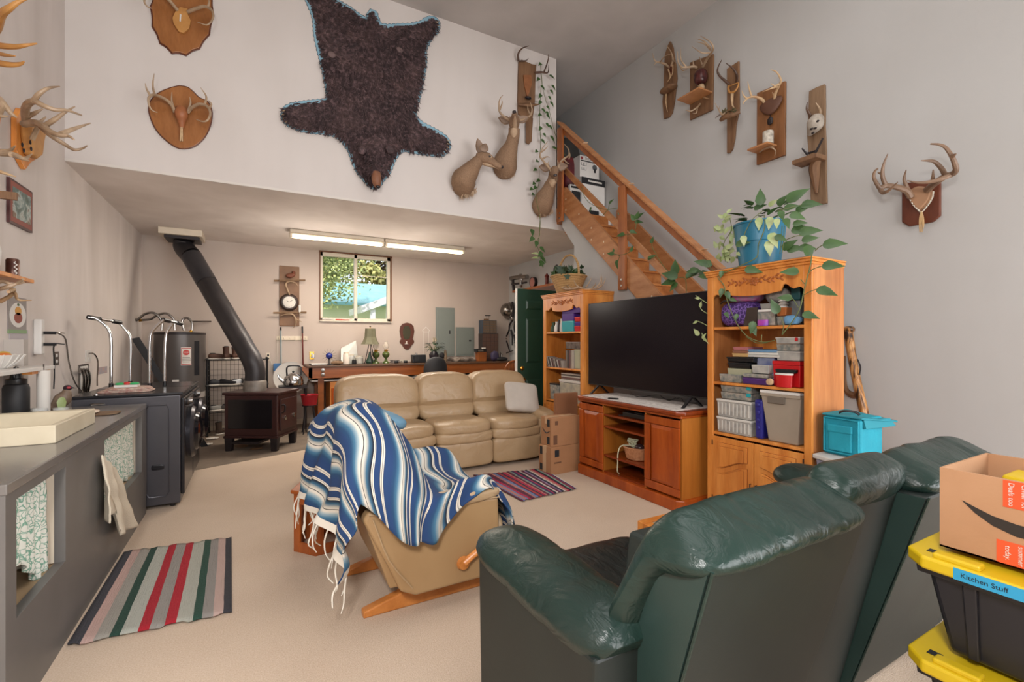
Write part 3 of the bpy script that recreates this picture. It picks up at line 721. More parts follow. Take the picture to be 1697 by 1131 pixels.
# ================================================================== BOOKCASES
m_groove = plain('groove_brown', '#8a4a1c', .5)  # darker brown lines around the raised door panels
def bookcase(x0, x1, y0, y1, H, label, mo, ms):
    t = thing('bookcase', label, 'bookcase', ((x0 + x1) / 2,(y0 + y1) / 2,0))
    st = .055
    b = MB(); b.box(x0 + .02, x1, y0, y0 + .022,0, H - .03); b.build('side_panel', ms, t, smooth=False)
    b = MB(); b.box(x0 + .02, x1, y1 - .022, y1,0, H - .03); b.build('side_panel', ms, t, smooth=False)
    MB().box(x1 - .012, x1, y0 + .022, y1 - .022,0.02, H - .03).build('back_panel', mo, t, smooth=False)
    for ya in (y0, y1 - st): MB().box(x0, x0 + .022, ya, ya + st, 0, H - .05).build('stile', mo, t, smooth=False, bevel=.004)
    b = MB(); b.box(x0 - .012, x1, y0 - .006, y1 + .006, H - .05, H - .032); b.box(x0 - .022, x1, y0 - .012, y1 + .012, H - .032, H - .012); b.box(x0 - .03, x1, y0 - .018, y1 + .018, H - .012, H)
    b.build('cornice', mo, t, smooth=False, bevel=.004)
    for z in (1.565,1.11,.69): MB().box(x0 + .012, x1 - .012, y0 + .022, y1 - .022, z - .022, z).build('shelf', mo, t, smooth=False, bevel=.003)
    # scalloped apron with carving
    zl = H - .21; n = 40; ya, yb = y0 + st, y1 - st; low = []
    for i in range(n + 1):
        s_ = i / n; c = abs(2 * s_ - 1)
        z = zl + .005 + .055 * (1 - math.cos(PI * min(1,(1 - c) * 1.6))) / 2 * (1 if c < .95 else 1) + .012 * math.cos(c * 14)
        z = zl + (.06 * c ** 2 if c < .6 else .06 * (1 - (c - .6) / .4 * .75) + .012 * math.sin((c - .6) * 24)) 
        low.append((ya + (yb - ya) * s_, H - .27 + .0 + (z - zl) * 1.0 + .035))
    # arch shape: low at ends, higher at the middle thirds, pendant in the centre
    poly = low + [(yb, H - .05),(ya, H - .05)]
    MB().prism(poly, x0, x0 + .02, 'x').build('apron', mo, t, smooth=False, bevel=.002)
    b = MB(); ym = (ya + yb) / 2; zc = H - .125
    for r_ in (.032,.022,.012):
        for k in range(6 if r_ > .02 else 4):
            a = k * PI / (3 if r_ > .02 else 2) + r_ * 40
            b.ball((x0 - .002, ym + math.cos(a) * r_ * .7, zc + math.sin(a) * r_ * .7),(.007, r_ * .5, r_ * .42), 3)
    for sg in (-1,1):
        for k in range(6):
            yy = ym + sg * (.05 + k * .033); zz = zc + .012 * math.sin(k * 1.9) + .006
            for q in (-1,1): b.sbox((x0 - .0015, yy, zz + q * .011),(.006,.019,.008), 2,3, None, Matrix.Rotation(sg * q * .6,3, 'X'))
    b.build('carved_flowers', wood('carving', '#b5692c', '#a0561f', '#874414', 4,.4), t)
    # lower doors with carved raised panels
    MB().box(x0, x0 + .02, y0 + st, y1 - st, .02,.07).build('bottom_rail', mo, t, smooth=False)
    dz0, dz1 = .075,.655; ymid = (y0 + y1) / 2
    for k, (a, c) in enumerate(((y0 + st, ymid - .003),(ymid + .003, y1 - st))):
        d = MB().box(x0 - .006, x0 + .016, a, c, dz0, dz1).build('door', mo, t, smooth=False, bevel=.003)
        mid = (dz0 + dz1) / 2 + .02
        for up in (0,1):
            if up: pl = [(a + .05, mid + .09 * (k) + .01),(a + .05, dz1 - .045),(c - .05, dz1 - .045),(c - .05, mid + .09 * (1 - k) + .01)]
            else: pl = [(a + .05, dz0 + .045),(a + .05, mid + .09 * k - .04),(c - .05, mid + .09 * (1 - k) - .04),(c - .05, dz0 + .045)]
            top = []
            y_a, y_c = a + .05, c - .05
            for i in range(9):
                s_ = i / 8; cur = .5 - .5 * math.cos(PI * s_); zz = (mid + .09 * k) * (1 - cur) + (mid + .09 * (1 - k)) * cur
                top.append((y_a + (y_c - y_a) * s_, zz))
            if up: pl = [(y, z + .015) for y, z in top] + [(y_c, dz1 - .045),(y_a, dz1 - .045)]
            else: pl = [(y_a, dz0 + .045)] + [(y_c, dz0 + .045)] + [(y, z - .03) for y, z in top[::-1]]
            cy = sum(p[0] for p in pl) / len(pl); cz = sum(p[1] for p in pl) / len(pl)
            b = MB(); b.prism(pl, x0 - .018, x0 - .004, 'x')
            b.prism([(cy + (y - cy) * .8, cz + (z - cz) * .8) for y, z in pl], x0 - .026, x0 - .012, 'x')
            b.build('raised_panel', mo, d, smooth=False, bevel=.003)
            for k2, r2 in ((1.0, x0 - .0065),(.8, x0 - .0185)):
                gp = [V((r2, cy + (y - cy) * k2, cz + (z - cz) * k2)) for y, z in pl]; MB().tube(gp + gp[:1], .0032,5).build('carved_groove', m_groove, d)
        hy = c - .02 if k == 0 else a + .02
        MB().tube([(x0 - .006, hy, .30),(x0 - .022, hy, .30),(x0 - .022, hy, .34),(x0 - .006, hy, .34)], .004,6).build('handle', m_iron, d)
        for hz in (.14,.60): MB().box(x0 - .009, x0 - .004,(a if k == 0 else c) - .004,(a if k == 0 else c) + .004, hz - .02, hz + .02).build('hinge', m_iron, d, smooth=False)
    return t
BX0, BX1 = 3.38,3.845
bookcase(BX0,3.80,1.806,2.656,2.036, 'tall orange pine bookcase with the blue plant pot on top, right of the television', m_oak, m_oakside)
bookcase(BX0, BX1,4.365,5.226,2.056, 'tall orange pine bookcase with a wicker basket on top, between green door and television', m_oak, m_oak)

# ================================================================== TV STAND AND TV
t = thing('tv_stand', 'cherry wood television stand with two panelled doors and open middle shelves', 'tv stand', (3.42,3.44,0))
x0, x1, y0, y1, H = 3.15,3.70,2.74,4.14,.85
for y in (y0, y1 - .02): MB().box(x0 + .02, x1, y, y + .02,.1, H - .04).build('side_panel', m_inner if y < 3 else m_cherry, t, smooth=False)
for y in (3.15,3.745): MB().box(x0 + .01, x1, y - .01, y + .01,.1, H - .04).build('divider', m_inner, t, smooth=False)
MB().box(x1 - .01, x1, y0, y1,.1, H - .04).build('back_panel', m_inner, t, smooth=False)
b = MB(); b.prism([(x0 - .035, y0 + .02),(x0 + .02, y0 - .035),(x1, y0 - .035),(x1, y1 + .035),(x0 + .02, y1 + .035),(x0 - .035, y1 - .02)], H - .035, H, 'z'); b.build('tabletop', m_cherryd, t, smooth=False, bevel=.01, seg=3)
b = MB(); b.box(x0 - .005, x1, y0 - .012, y1 + .012, H - .06, H - .035); b.build('moulding', m_cherry, t, smooth=False, bevel=.006)
b = MB(); b.prism([(x0 - .03, y0 + .02),(x0 + .02, y0 - .03),(x1, y0 - .03),(x1, y1 + .03),(x0 + .02, y1 + .03),(x0 - .03, y1 - .02)], 0,.10, 'z'); b.build('plinth', m_cherry, t, smooth=False, bevel=.008)
for a, c in ((y0 + .01,3.155),(3.735, y1 - .01)):
    d = MB(); z0, z1 = .115, H - .075
    for q in ((a, c, z0, z0 + .07),(a, c, z1 - .07, z1),(a, a + .07, z0 + .07, z1 - .07),(c - .07, c, z0 + .07, z1 - .07)): d.box(x0 - .006, x0 + .016, *q)
    d = d.build('door', m_cherry, t, smooth=False, bevel=.008, seg=3)
    k = .03; b = MB(); A, Cc, Z0, Z1 = a + .075, c - .075, z0 + .075, z1 - .075
    b.hexa([(x0 + .006, A, Z0),(x0 + .012, A, Z0),(x0 + .012, Cc, Z0),(x0 + .006, Cc, Z0),(x0 + .006, A, Z1),(x0 + .012, A, Z1),(x0 + .012, Cc, Z1),(x0 + .006, Cc, Z1)])
    b.add([(x0 + .006, A, Z0),(x0 + .006, Cc, Z0),(x0 + .006, Cc, Z1),(x0 + .006, A, Z1),(x0 - .006, A + k, Z0 + k),(x0 - .006, Cc - k, Z0 + k),(x0 - .006, Cc - k, Z1 - k),(x0 - .006, A + k, Z1 - k)], [[4,7,6,5], [0,4,5,1], [1,5,6,2], [2,6,7,3], [3,7,4,0]])
    b.build('raised_panel', m_cherry, d, smooth=False)
for z in (.70,.58,.285,.115): MB().box(x0 + .012, x1 - .012,3.16,3.735, z - .02, z).build('shelf', m_cherryd, t, smooth=False)
t = thing('television', 'large flat black television standing on the cherry stand', 'television', (3.44,3.49,.85))
X = 3.42; ya, yb, za, zb = 2.672,4.317,.945,1.885
b = MB(); b.box(X, X + .04, ya, yb, za, zb); b.box(X + .03, X + .075, ya + .25, yb - .25, za, za + .45); b.build('housing', m_black, t, smooth=False, bevel=.004)
m_scr = plain('tv_screen', '#140d14', .22,0, '#100a10', 1, Specular_IOR_Level=.25)
MB().box(X - .003, X + .001, ya + .008, yb - .008, za + .016, zb - .008).build('screen', m_scr, t, smooth=False)
for y in (2.86,4.14):
    b = MB()
    for sg in (-1,1): b.hexa([(X + .02 + sg * .125 - .012, y - .012,.855),(X + .02 + sg * .125 + .012, y - .012,.855),(X + .02 + sg * .125 + .012, y + .012,.855),(X + .02 + sg * .125 - .012, y + .012,.855),(X + .008, y - .012,.955),(X + .032, y - .012,.955),(X + .032, y + .012,.955),(X + .008, y + .012,.955)])
    b.build('foot', m_black, t, smooth=False)
n = NT('runner'); o = n.obj(); n.col(n.ramp(n.noise(o, 28,3), [(.4, '#b9b2ac'),(.6, '#d3cdc7')])); n.bump(n.noise(o, 90,3), .4,.004); m_run = n.fin(.9)
b = MB(); b.box(3.16,3.66,2.80,4.10, H, H + .004); solo('table_runner', b, m_run, 'pale grey lace runner cloth lying on the television stand', 'cloth', smooth=False)
rm = solo('remote_control', MB().sbox((3.22,3.66,.861),(.02,.055,.007), 5,5, None, rotz(.5)), m_black, 'small black remote control on the stand runner', 'remote')
b = MB(); b.tube([P(1042,647, Z=.86), P(1050,655, Z=.86), P(1062,658, Z=.86), P(1090,655, Z=.86), P(1100,660, Z=.86), P(1110,664, Z=.86), P(1130,655, Z=.86), P(1150,660, Z=.86)], .003,6,5)
b.tube([P(1094,650, Z=.86), P(1096,658, Z=.86), P(1110,663, Z=.865), P(1128,660, Z=.86), P(1136,668, Z=.86), P(1160,668, Z=.86)], .003,6,5)
solo('electrical_cable', b, m_black, 'thin black cords trailing across the runner under the television', 'cord')
t = thing('media_player', 'flat black disc player on the upper shelf of the cherry stand', 'media player', (3.4,3.4,.70))
MB().box(3.2,3.5,3.17,3.50,.708,.748).build('housing', m_black, t, smooth=False, bevel=.003)
MB().box(3.22,3.45,3.30,3.58,.700,.708).build('lower_plate', m_blackm, t, smooth=False)
b = MB()
for sg in (-1,1): pass
b.sbox((3.26,3.30,.757),(.05,.07,.009), 3,6); b.build('gamepad', m_blackm, t)

# ================================================================== CARDBOARD AND TOTES
def carton(c, w, d, h, rz, mat, label, name='cardboard_box', seams=True, tape=True):
    """closed carton: local x along w, y along d, origin at base corner c"""
    t = thing(name, label, 'box', c, rz)
    MB().box(0, w, 0, d, 0, h).build('body', mat, t, world=False, smooth=False, bevel=.003)
    if tape: 
        MB().box(-.0012, w + .0012, d / 2 - .025, d / 2 + .025, h - .07, h + .0012).build('tape', plain('tape', '#c6a582', .35), t, world=False, smooth=False)
    return t
m_print = plain('print_black', '#1b2229', .6)
m_printr = plain('print_brown', '#6d4a34', .7)
c1 = carton((2.80,4.17,0), .46,.22,.30, R(4), m_card, 'lower cardboard carton with printed sides beside the beige sofa, under another carton')
MB().box(-.0015,0,.09,.15,.0,.3).build('tape', MATS['tape'], c1, world=False, smooth=False)
for q in ((-.0018,-.0006,.155,.20,.20,.285),(-.0018,-.0006,.155,.20,.03,.10)): MB().box(*q).build('printed_label', m_print, c1, world=False, smooth=False)
MB().box(.05,.11,-.0018,-.0006,.19,.265).build('printed_label', m_print, c1, world=False, smooth=False)
MB().box(.04,.14,-.0016,-.0006,.12,.135).build('printed_mark', m_printr, c1, world=False, smooth=False)
c2 = carton((2.815,4.19,.302), .40,.19,.31, R(2), m_card, 'upper cardboard carton with a black curved arrow, on the lower carton')
for z0, z1 in ((.02,.10),(.21,.29)): MB().box(-.0018,-.0006,.03,.08, z0, z1).build('printed_label', m_print, c2, world=False, smooth=False)
b = MB(); b.tube([(-.001,.16,.185),(-.001,.12,.15),(-.001,.08,.142),(-.001,.03,.165)], [.003,.006,.007,.003], 6,5); b.build('smile_arrow', m_print, c2, world=False)
MB().box(.05,.09,-.0018,-.0006,.23,.275).build('printed_mark', m_printr, c2, world=False, smooth=False)
MB().box(.03,.08,-.0018,-.0006,.02,.12).build('printed_mark', m_printr, c2, world=False, smooth=False)
c3 = carton((3.06,4.46,0), .30,.05,.84, R(-4), plain('cardboard_brown', '#8b5c3c', .8,0, '#7d5134', 3), 'tall flat brown carton leaning behind the two cartons against the bookcase', tape=False)

m_yel = plain('tote_yellow', '#d9b81a', .4); m_tape_b = plain('tape_blue', '#2f9ecb', .6); m_tote = plain('tote_black', '#232329', .38,0, '#1b1b20', 3)
m_ink = plain('ink', '#10151c', .6)
def tote(z0, zl, word, size, label, y_text, slot=True):
    """black tote with overhanging yellow lid; x0..x1, y0..y1 lid outline"""
    x0, x1, y0, y1 = 1.655,2.10,-.10,.64
    t = thing('storage_tote', label, 'storage tote', (x0 + .22,.27, z0))
    zb = zl - .045
    def ring(i, z): return [(x0 + i, y0 + i, z),(x1 - i, y0 + i, z),(x1 - i, y1 - i, z),(x0 + i, y1 - i, z)]
    b = MB(); b.hexa(ring(.085, z0) + ring(.045, zb)); b.build('body', m_tote, t, smooth=False, bevel=.015, seg=3)
    for yy in (.50,.38,.14,.02):
        r = MB(); r.hexa([(x0 + .07, yy - .012, z0 + .01),(x0 + .09, yy - .012, z0 + .01),(x0 + .09, yy + .012, z0 + .01),(x0 + .07, yy + .012, z0 + .01),(x0 + .034, yy - .016, zb),(x0 + .06, yy - .016, zb),(x0 + .06, yy + .016, zb),(x0 + .034, yy + .016, zb)]); r.build('rib', m_tote, t, smooth=False, bevel=.004)
    MB().hexa(ring(.03, zb - .022) + ring(.028, zb)).build('rim', m_tote, t, smooth=False, bevel=.004)
    c = .05
    def oc(i, z): return [(x0 + c + i, y0 + i),(x1 - c - i, y0 + i),(x1 - i, y0 + c + i),(x1 - i, y1 - c - i),(x1 - c - i, y1 - i),(x0 + c + i, y1 - i),(x0 + i, y1 - c - i),(x0 + i, y0 + c + i)]
    b = MB(); b.prism(oc(0,0), zb, zl - .008, 'z'); l = b.build('lid', m_yel, t, smooth=False, bevel=.008, seg=3)
    for q in ((x0 + .012, x0 + .05, y1 - .42, y0 + .06),(x1 - .05, x1 - .012, y1 - .20, y0 + .06),(x0 + .012, x0 + .05, y1 - .17, y1 - .07)):
        MB().box(q[0], q[1], min(q[2:]), max(q[2:]), zl - .010, zl + .006).build('lid_ridge', m_yel, l, smooth=False, bevel=.005)
    MB().box(x0 + .05, x0 + .075, y1 - .075, y1 - .045, zl - .009, zl - .0065).build('slot', m_black, l, smooth=False)
    MB().box(x0 - .0014, x0 + .0, y0 + .05, y_text, zb + .002, zl - .012).build('label_tape', m_tape_b, l, smooth=False)
    text(l, word, size, fr((x0 - .0022, y_text - .06,(zb + zl) / 2 - .005),(0,-1,0),(0,0,1)), m_ink, 'handwriting', .0003)
    return t
tote(0,.275, '', .03, 'x', .4) if False else None
tote(.27,.555, 'PHOTOS', .028, 'lower black storage tote with yellow lid and blue tape lettered PHOTOS', .49)
tote(.562,.85, 'Kitchen Stuff', .0175, 'upper black storage tote with yellow lid and blue tape reading Kitchen Stuff', .52)
tote(-.0,.262, '', .03, 'bottom black storage tote with yellow lid, under the PHOTOS tote', .40) 
# open carton on top
t = thing('cardboard_box', 'open cardboard carton with a black curved arrow and orange stickers on the totes', 'box', (1.9,.3,.856))
x0, x1, y0, y1, z0, z1 = 1.735,2.09,-.02,.575,.858,1.085
for q in ((x0, x0 + .006, y0, y1),(x1 - .006, x1, y0, y1),(x0 + .006, x1 - .006, y0, y0 + .006),(x0 + .006, x1 - .006, y1 - .006, y1)): MB().box(*q, z0, z1).build('wall', m_card2, t, smooth=False)
MB().box(x0, x1, y0, y1, z0, z0 + .005).build('bottom', m_card2, t, smooth=False)
b = MB(); yy = [.525,.50,.465,.42,.35,.27]; zz = [1.003,.985,.967,.956,.955,.972]; ww = [.001,.008,.013,.016,.014,.006]
vs = [(x0 - .0012, y, z + w_) for y, z, w_ in zip(yy, zz, ww)] + [(x0 - .0012, y, z - w_) for y, z, w_ in zip(yy[::-1], zz[::-1], ww[::-1])]
b.prism([(v[1], v[2]) for v in vs], x0 - .0015, x0 - .0002, 'x'); b.build('smile_arrow', plain('print_dark', '#2e2620', .7), t, smooth=False)
m_or = plain('sticker_orange', '#e2572a', .5)
MB().box(x0 - .0014, x0,.10,.325,1.035,1.083).build('sticker', m_or, t, smooth=False) if False else None
for q, w1, w2 in (((.31,.445,1.012,1.083), 'Deals too', 'Cheer for'),((.31,.457,.862,.922), 'today.', 'summer')):
    s_ = MB().box(x0 - .0014, x0, *q).build('sticker', m_or, t, smooth=False)
    cy, cz = (q[0] + q[1]) / 2,(q[2] + q[3]) / 2
    for k, w_ in enumerate((w1, w2)): text(s_, w_, .0155, fr((x0 - .002, cy + .052 - k * .024, cz),(0,0,-1),(0,-1,0)), m_paper, 'lettering', .0002)
b = MB(); b.prism([(x0 + .05,.05),(x1 - .03,.05),(x1 - .03,.50),(x0 + .2,.50)], 1.03,1.055, 'z')
solo('yellow_lid', b, m_yel, 'yellow plastic lid lying inside the open carton', 'tray', smooth=False, bevel=.008)  # loose yellow tote lid resting on the carton contents
# the lid needs something under it
MB().box(x0 + .03, x1 - .02, y0 + .03, y1 - .06, z0 + .006,1.028).build('contents', m_tote, t, smooth=False)

# ================================================================== RAG RUGS
def rug(name, corners, stops, label, mat_name, seed, along, nst, wob=.012):
    n = NT(mat_name); uv = n.obj(uv=True); sp = n.n('ShaderNodeSeparateXYZ')
    nn = n.n('ShaderNodeMixRGB'); nn.inputs[0].default_value = wob; n.l(uv, nn.inputs[1])
    nz_ = n.n('ShaderNodeTexNoise'); nz_.inputs['Scale'].default_value = 5; n.l(n.obj((1.2,1.2,1), uv=True), nz_.inputs[0]); n.l(nz_.outputs[1], nn.inputs[2])
    n.l(nn.outputs[0], sp.inputs[0])
    n.col(n.ramp(sp.outputs[0], stops, 'CONSTANT'))
    n.bump(n.noise(n.obj((60,3,1), uv=True), 3,3), .8,.01); n.bump(n.noise(n.obj(), 90,2), .5,.006); m = n.fin(.95)
    A, B, Cc, D = [V((*c, 0)) for c in corners]       # u: A->B side edges, v: A->D
    rnd = random.Random(seed)
    off = [rnd.uniform(-.012,.012) for _ in range(nst + 1)]
    b = MB(); NU, NV = nst * 2,24; 
    def f(s_, t_):
        k = off[min(int(s_ * nst), nst)]
        p = A.lerp(B, s_).lerp(D.lerp(Cc, s_), t_ * (1 + k * (1 if t_ > .5 else 0)) - (k if t_ < .01 else 0))
        return p + V((0,0,.008 + .003 * noise.noise(V((s_ * 30, t_ * 8, seed))) + .002 * math.sin(s_ * nst * PI)))
    b.grid(f, NU, NV)
    return solo(name, b, m, label, 'rug', solid=.007, off=-1 if seed == 1 else -1, ang=180)
G = ['#3b3a40', '#3b3a40', '#b99b92', '#b99b92', '#98938a', '#244237', '#a9aaa0', '#a51d2b', '#918c86', '#a51d2b', '#a7a79c', '#26463a', '#8d8883', '#b79d94', '#38373c']
ps = [0,.045,.075,.12,.15,.235,.30,.40,.47,.56,.63,.735,.795,.87,.935]
rug('rag_rug', [(-.77,2.94),(-.10,2.88),(-.14,3.98),(-.77,4.06)], list(zip(ps, G)), 'striped rag rug in grey, green, red and pink beside the counter', 'rug_stripes_a', 1, 'y', 14)
rc = random.Random(11); pal = ['#7a2740', '#c9beb6', '#2b2c3f', '#a33a3a', '#8f7b9c', '#33505e', '#d8cfc6', '#5d2a3f', '#b5766a', '#41305a', '#80968c', '#1e1f28', '#a52548', '#6d7a9e']
cols_ = [(i / 31, rc.choice(pal)) for i in range(31)]
rug('rag_rug', [(2.11,3.62),(2.76,3.66),(2.86,4.42),(2.06,4.55)], cols_, 'multicoloured rag rug of many thin stripes in front of the beige sofa', 'rug_stripes_b', 2, 'x', 30,.03)
# ================================================================== BACK CORNER: STOVE, LAUNDRY, BENCH
def zoomer(ox, oy, s, **plane):
    """point read at a zoomed crop of the photograph -> place on a wall plane, `out` metres off it"""
    (k, val), = plane.items()
    def f(x, y, out=0):
        sg = {'XR': ('X', XR - out), 'XL': ('X', XL + out), 'YL': ('Y', YL - out), 'YB': ('Y', YB - out), 'Y': ('Y', val - out), 'X': ('X', val - out), 'Z': ('Z', val + out)}[k]
        return P(ox + x / s, oy + y / s, **{sg[0]: sg[1]})
    return f
# ---- wood stove
t = thing('wood_stove', 'dark brown cast iron wood stove on four legs with glass side', 'stove', (.277,6.81,0), R(-29.3))
m_st = plain('stove_enamel', '#3f2422', .38,.2, '#331c1b', 4)
def lb(*q): return MB().box(*q)
W_, D_ = .70,.55       # local: x to the left is negative along the long side, y along depth
lb(-W_, 0,0, D_, .20,.74).build('body', m_st, t, world=False, smooth=False, bevel=.012)
lb(-W_ - .02,.02,-.02, D_ + .02,.74,.775).build('top_plate', m_st, t, world=False, smooth=False, bevel=.008)
lb(-W_ - .01,.01,-.01, D_ + .01,.175,.205).build('bottom_ledge', m_st, t, world=False, smooth=False, bevel=.006)
lb(-W_ + .05,-.07,-.006,.004,.30,.68).build('side_glass', plain('stove_glass', '#1b1719', .12,0, '#131113', 3), t, world=False, smooth=False, bevel=.01)
for x in (-W_ + .01,-.09):
    for y in (.0, D_ - .06):
        MB().hexa([(x, y, 0),(x + .08, y, 0),(x + .08, y + .06,0),(x, y + .06,0),(x - .01, y - .005,.18),(x + .09, y - .005,.18),(x + .09, y + .07,.18),(x - .01, y + .07,.18)]).build('leg', m_iron, t, world=False, smooth=False, bevel=.008)
d = lb(.0,.022,.05, D_ - .05,.26,.68).build('door', m_st, t, world=False, smooth=False, bevel=.012)
MB().lathe([(.03,0),(.03,.012),(.018,.016),(.0,.018)], (.022,.16,.42), 16, axis='x').build('air_knob', m_steel, d, world=False)
MB().lathe([(.03,0),(.03,.012),(.018,.016),(.0,.018)], (.022,.40,.42), 16, axis='x').build('air_knob', m_steel, d, world=False)
MB().tube([(.02,.07,.60),(.06,.07,.60),(.06,.07,.52),(.02,.07,.50)], .011,8,3).build('handle', m_iron, d, world=False)
lb(-W_ + .1,-.25,-.01, D_ * .5,.10,.13).build('ash_tray', m_iron, t, world=False, smooth=False)
# flue: rises from the back of the stove, elbow, then slants left up to the ceiling box
t = thing('stove_pipe', 'dark grey slanting stove pipe from the wood stove to the ceiling box', 'pipe', (.1,7.2,.775))
b0 = V((.02,7.22,.775)); b1 = V((.02,7.22,1.06)); top = P(303,400, Z=2.93)
m_pipe = plain('pipe_black', '#3a3637', .42,.25, '#2c2a2c', 3)
el = V((-.03,7.24,1.22))
MB().lathe([(.14,0),(.14,.12),(.128,.14)], b0,28).build('collar', plain('pipe_ash', '#8d857c', .5,.3, '#6c645c', 9), t)
MB().tube([b0 + V((0,0,.13)), b1, el, el.lerp(top, .12)], .125,28,6, cap=False).build('elbow', m_pipe, t)
p1 = el.lerp(top, .10); p2 = el.lerp(top, .62)
MB().tube([p1, p2], .128,28, cap=False).build('lower_tube', m_pipe, t)
MB().tube([p2, el.lerp(top, .86)], .133,28, cap=False).build('middle_tube', plain('pipe_dark', '#47464a', .35,.4, '#35353a', 2), t)
MB().tube([el.lerp(top, .86), top + V((.015,0,-.09)), top + V((.02,0,-.002))], .133,28,4, cap=False).build('upper_elbow', m_pipe, t)
t = thing('ceiling_box', 'white square ceiling support box that the stove pipe enters', 'vent box', (top.x, top.y, 2.93))
MB().box(top.x - .26, top.x + .26, top.y - .26, top.y + .24,2.975, ZS - .014).build('box', m_cream, t, smooth=False, bevel=.006)
MB().box(top.x - .20, top.x + .22, top.y - .2, top.y + .2,2.93,2.975).build('trim_collar', m_iron, t, smooth=False, bevel=.004)

# ---- two laundry machines
m_app = plain('appliance_graphite', '#56555a', .3,.35, '#4d4c51', 1.5); m_appd = plain('appliance_dark', '#2a2a2e', .25,.3)
def laundry(y0, label):
    t = thing('washing_machine', label, 'washing machine', (-.9, y0 + .31,0)); x0, x1, y1 = -1.28,-.56, y0 + .64
    MB().box(x0, x1, y0, y1,.03,.975).build('cabinet', m_app, t, smooth=False, bevel=.008, seg=3)
    MB().box(x0 - .005, x1 + .02, y0 - .004, y1 + .004,.975,1.0).build('top_lid', m_appd, t, smooth=False, bevel=.008, seg=3)
    MB().box(x1, x1 + .03, y0 + .004, y1 - .004,.10,.95).build('front_panel', m_appd, t, smooth=False, bevel=.012, seg=3)
    for yy in (y0 + .05, y1 - .05):
        for xx in (x0 + .06, x1 - .06): MB().lathe([(.02,0),(.02,.03)], (xx, yy, 0), 12).build('foot', m_black, t)
    pts = [(-.80,.14),(-.80,.86),(-.78,.895),(-.66,.895),(-.64,.86),(-.64,.14),(-.66,.105),(-.78,.105)]
    b = MB(); b.tube([(x, y0 - .001, z) for x, z in pts + pts[:1]], .006,8,1); b.build('side_embossing', m_app, t)
    MB().sbox((-.72, y0 - .002,.36),(.045,.008,.022), 5,6).build('side_grip', m_appd, t)
    yc = y0 + .32; d = MB().lathe([(.235,0),(.24,.03),(.225,.055),(.185,.06)], (x1 + .03, yc, .60), 40, axis='x').build('door', plain('door_ring', '#4b4a4f', .3,.7), t)
    MB().lathe([(.185,.05),(.16,.085),(.08,.105),(0,.11)], (x1 + .03, yc, .60), 40, axis='x').build('door_glass', plain('door_smoke', '#15151a', .06), d)
    MB().sbox((x1 + .035, yc, .90),(.012,.20,.035), 5,8).build('control_panel', m_black, t)
    MB().lathe([(.03,0),(.03,.025),(0,.028)], (x1 + .045, yc - .1,.90), 20, axis='x').build('dial', m_chrome, t)
    return t
laundry(4.99, 'graphite front-loading washing machine directly beyond the counter'); laundry(5.66, 'second graphite laundry machine farther from the counter, its door just showing')
# ---- plate with pattern holder and towel pad lying on the machine
t = thing('folded_cloth', 'folded floral cloth with a white, red and green ornament lying on the washing machine', 'cloth', (-.95,5.3,1.0))
m_fl = plain('floral_cloth', '#cdbfae', .9,0, '#a9746c', 40)
for i in range(3): MB().sbox((-.98 + .01 * i, 5.28,1.008 + .012 * i),(.19 - .02 * i, .15,.008), 5,8, None, rotz(.1 * i)).build('folded_layer', m_fl, t)
MB().box(-1.06,-.90,5.22,5.34,1.042,1.062).build('white_pad', m_white, t, smooth=False)
b = MB()
for q in (-1,1): b.sbox((-.98 + q * .05,5.28,1.07),(.035,.035,.012), 2.5,5)
b.build('green_dot', plain('toy_green', '#2fa860', .4), t); MB().sbox((-.98,5.28,1.072),(.025,.025,.015), 3,5).build('red_bow', plain('toy_red', '#c22f2b', .4), t)
# ---- chrome walking frame on top
t = thing('walker', 'chrome walking frame with black joints standing on the laundry machines', 'walker', (-.95,5.9,1.0))
for pts, nm in (([P(146,526, Y=5.75), P(162,530, Y=5.77), P(182,552, Y=5.8), P(184,600, Y=5.8)], 'a'),([P(196,534, Y=6.05), P(206,545, Y=6.05), P(216,562, Y=6.05), P(216,610, Y=6.05)], 'b'),
                ([P(272,530, Y=5.65), P(258,543, Y=5.65), P(249,558, Y=5.65), P(248,600, Y=5.65)], 'c'),([P(286,537, Y=5.85), P(280,545, Y=5.85), P(275,558, Y=5.85), P(273,600, Y=5.85)], 'd')):
    e = pts[-1].copy(); e.z = 1.0 if nm in 'bcd' else 1.0; e = V((pts[-1].x, pts[-1].y, 1.012))
    l = MB().tube(pts + [e], .0135,12,4).build('leg', m_chrome, t)
    MB().lathe([(.018,-.011),(.018,.03)], e, 12).build('rubber_tip', m_black, l)
for a, c in ((P(146,526, Y=5.75), P(200,535, Y=6.05)),(P(270,530, Y=5.65), P(301,537, Y=5.85))):
    MB().tube([a, a.lerp(c, .35)], .021,10).build('black_joint', m_black, t); MB().tube([a.lerp(c, .3), a.lerp(c, .8)], .013,10).build('cross_bar', m_chrome, t); MB().tube([a.lerp(c, .75), c], .021,10).build('black_joint', m_black, t)
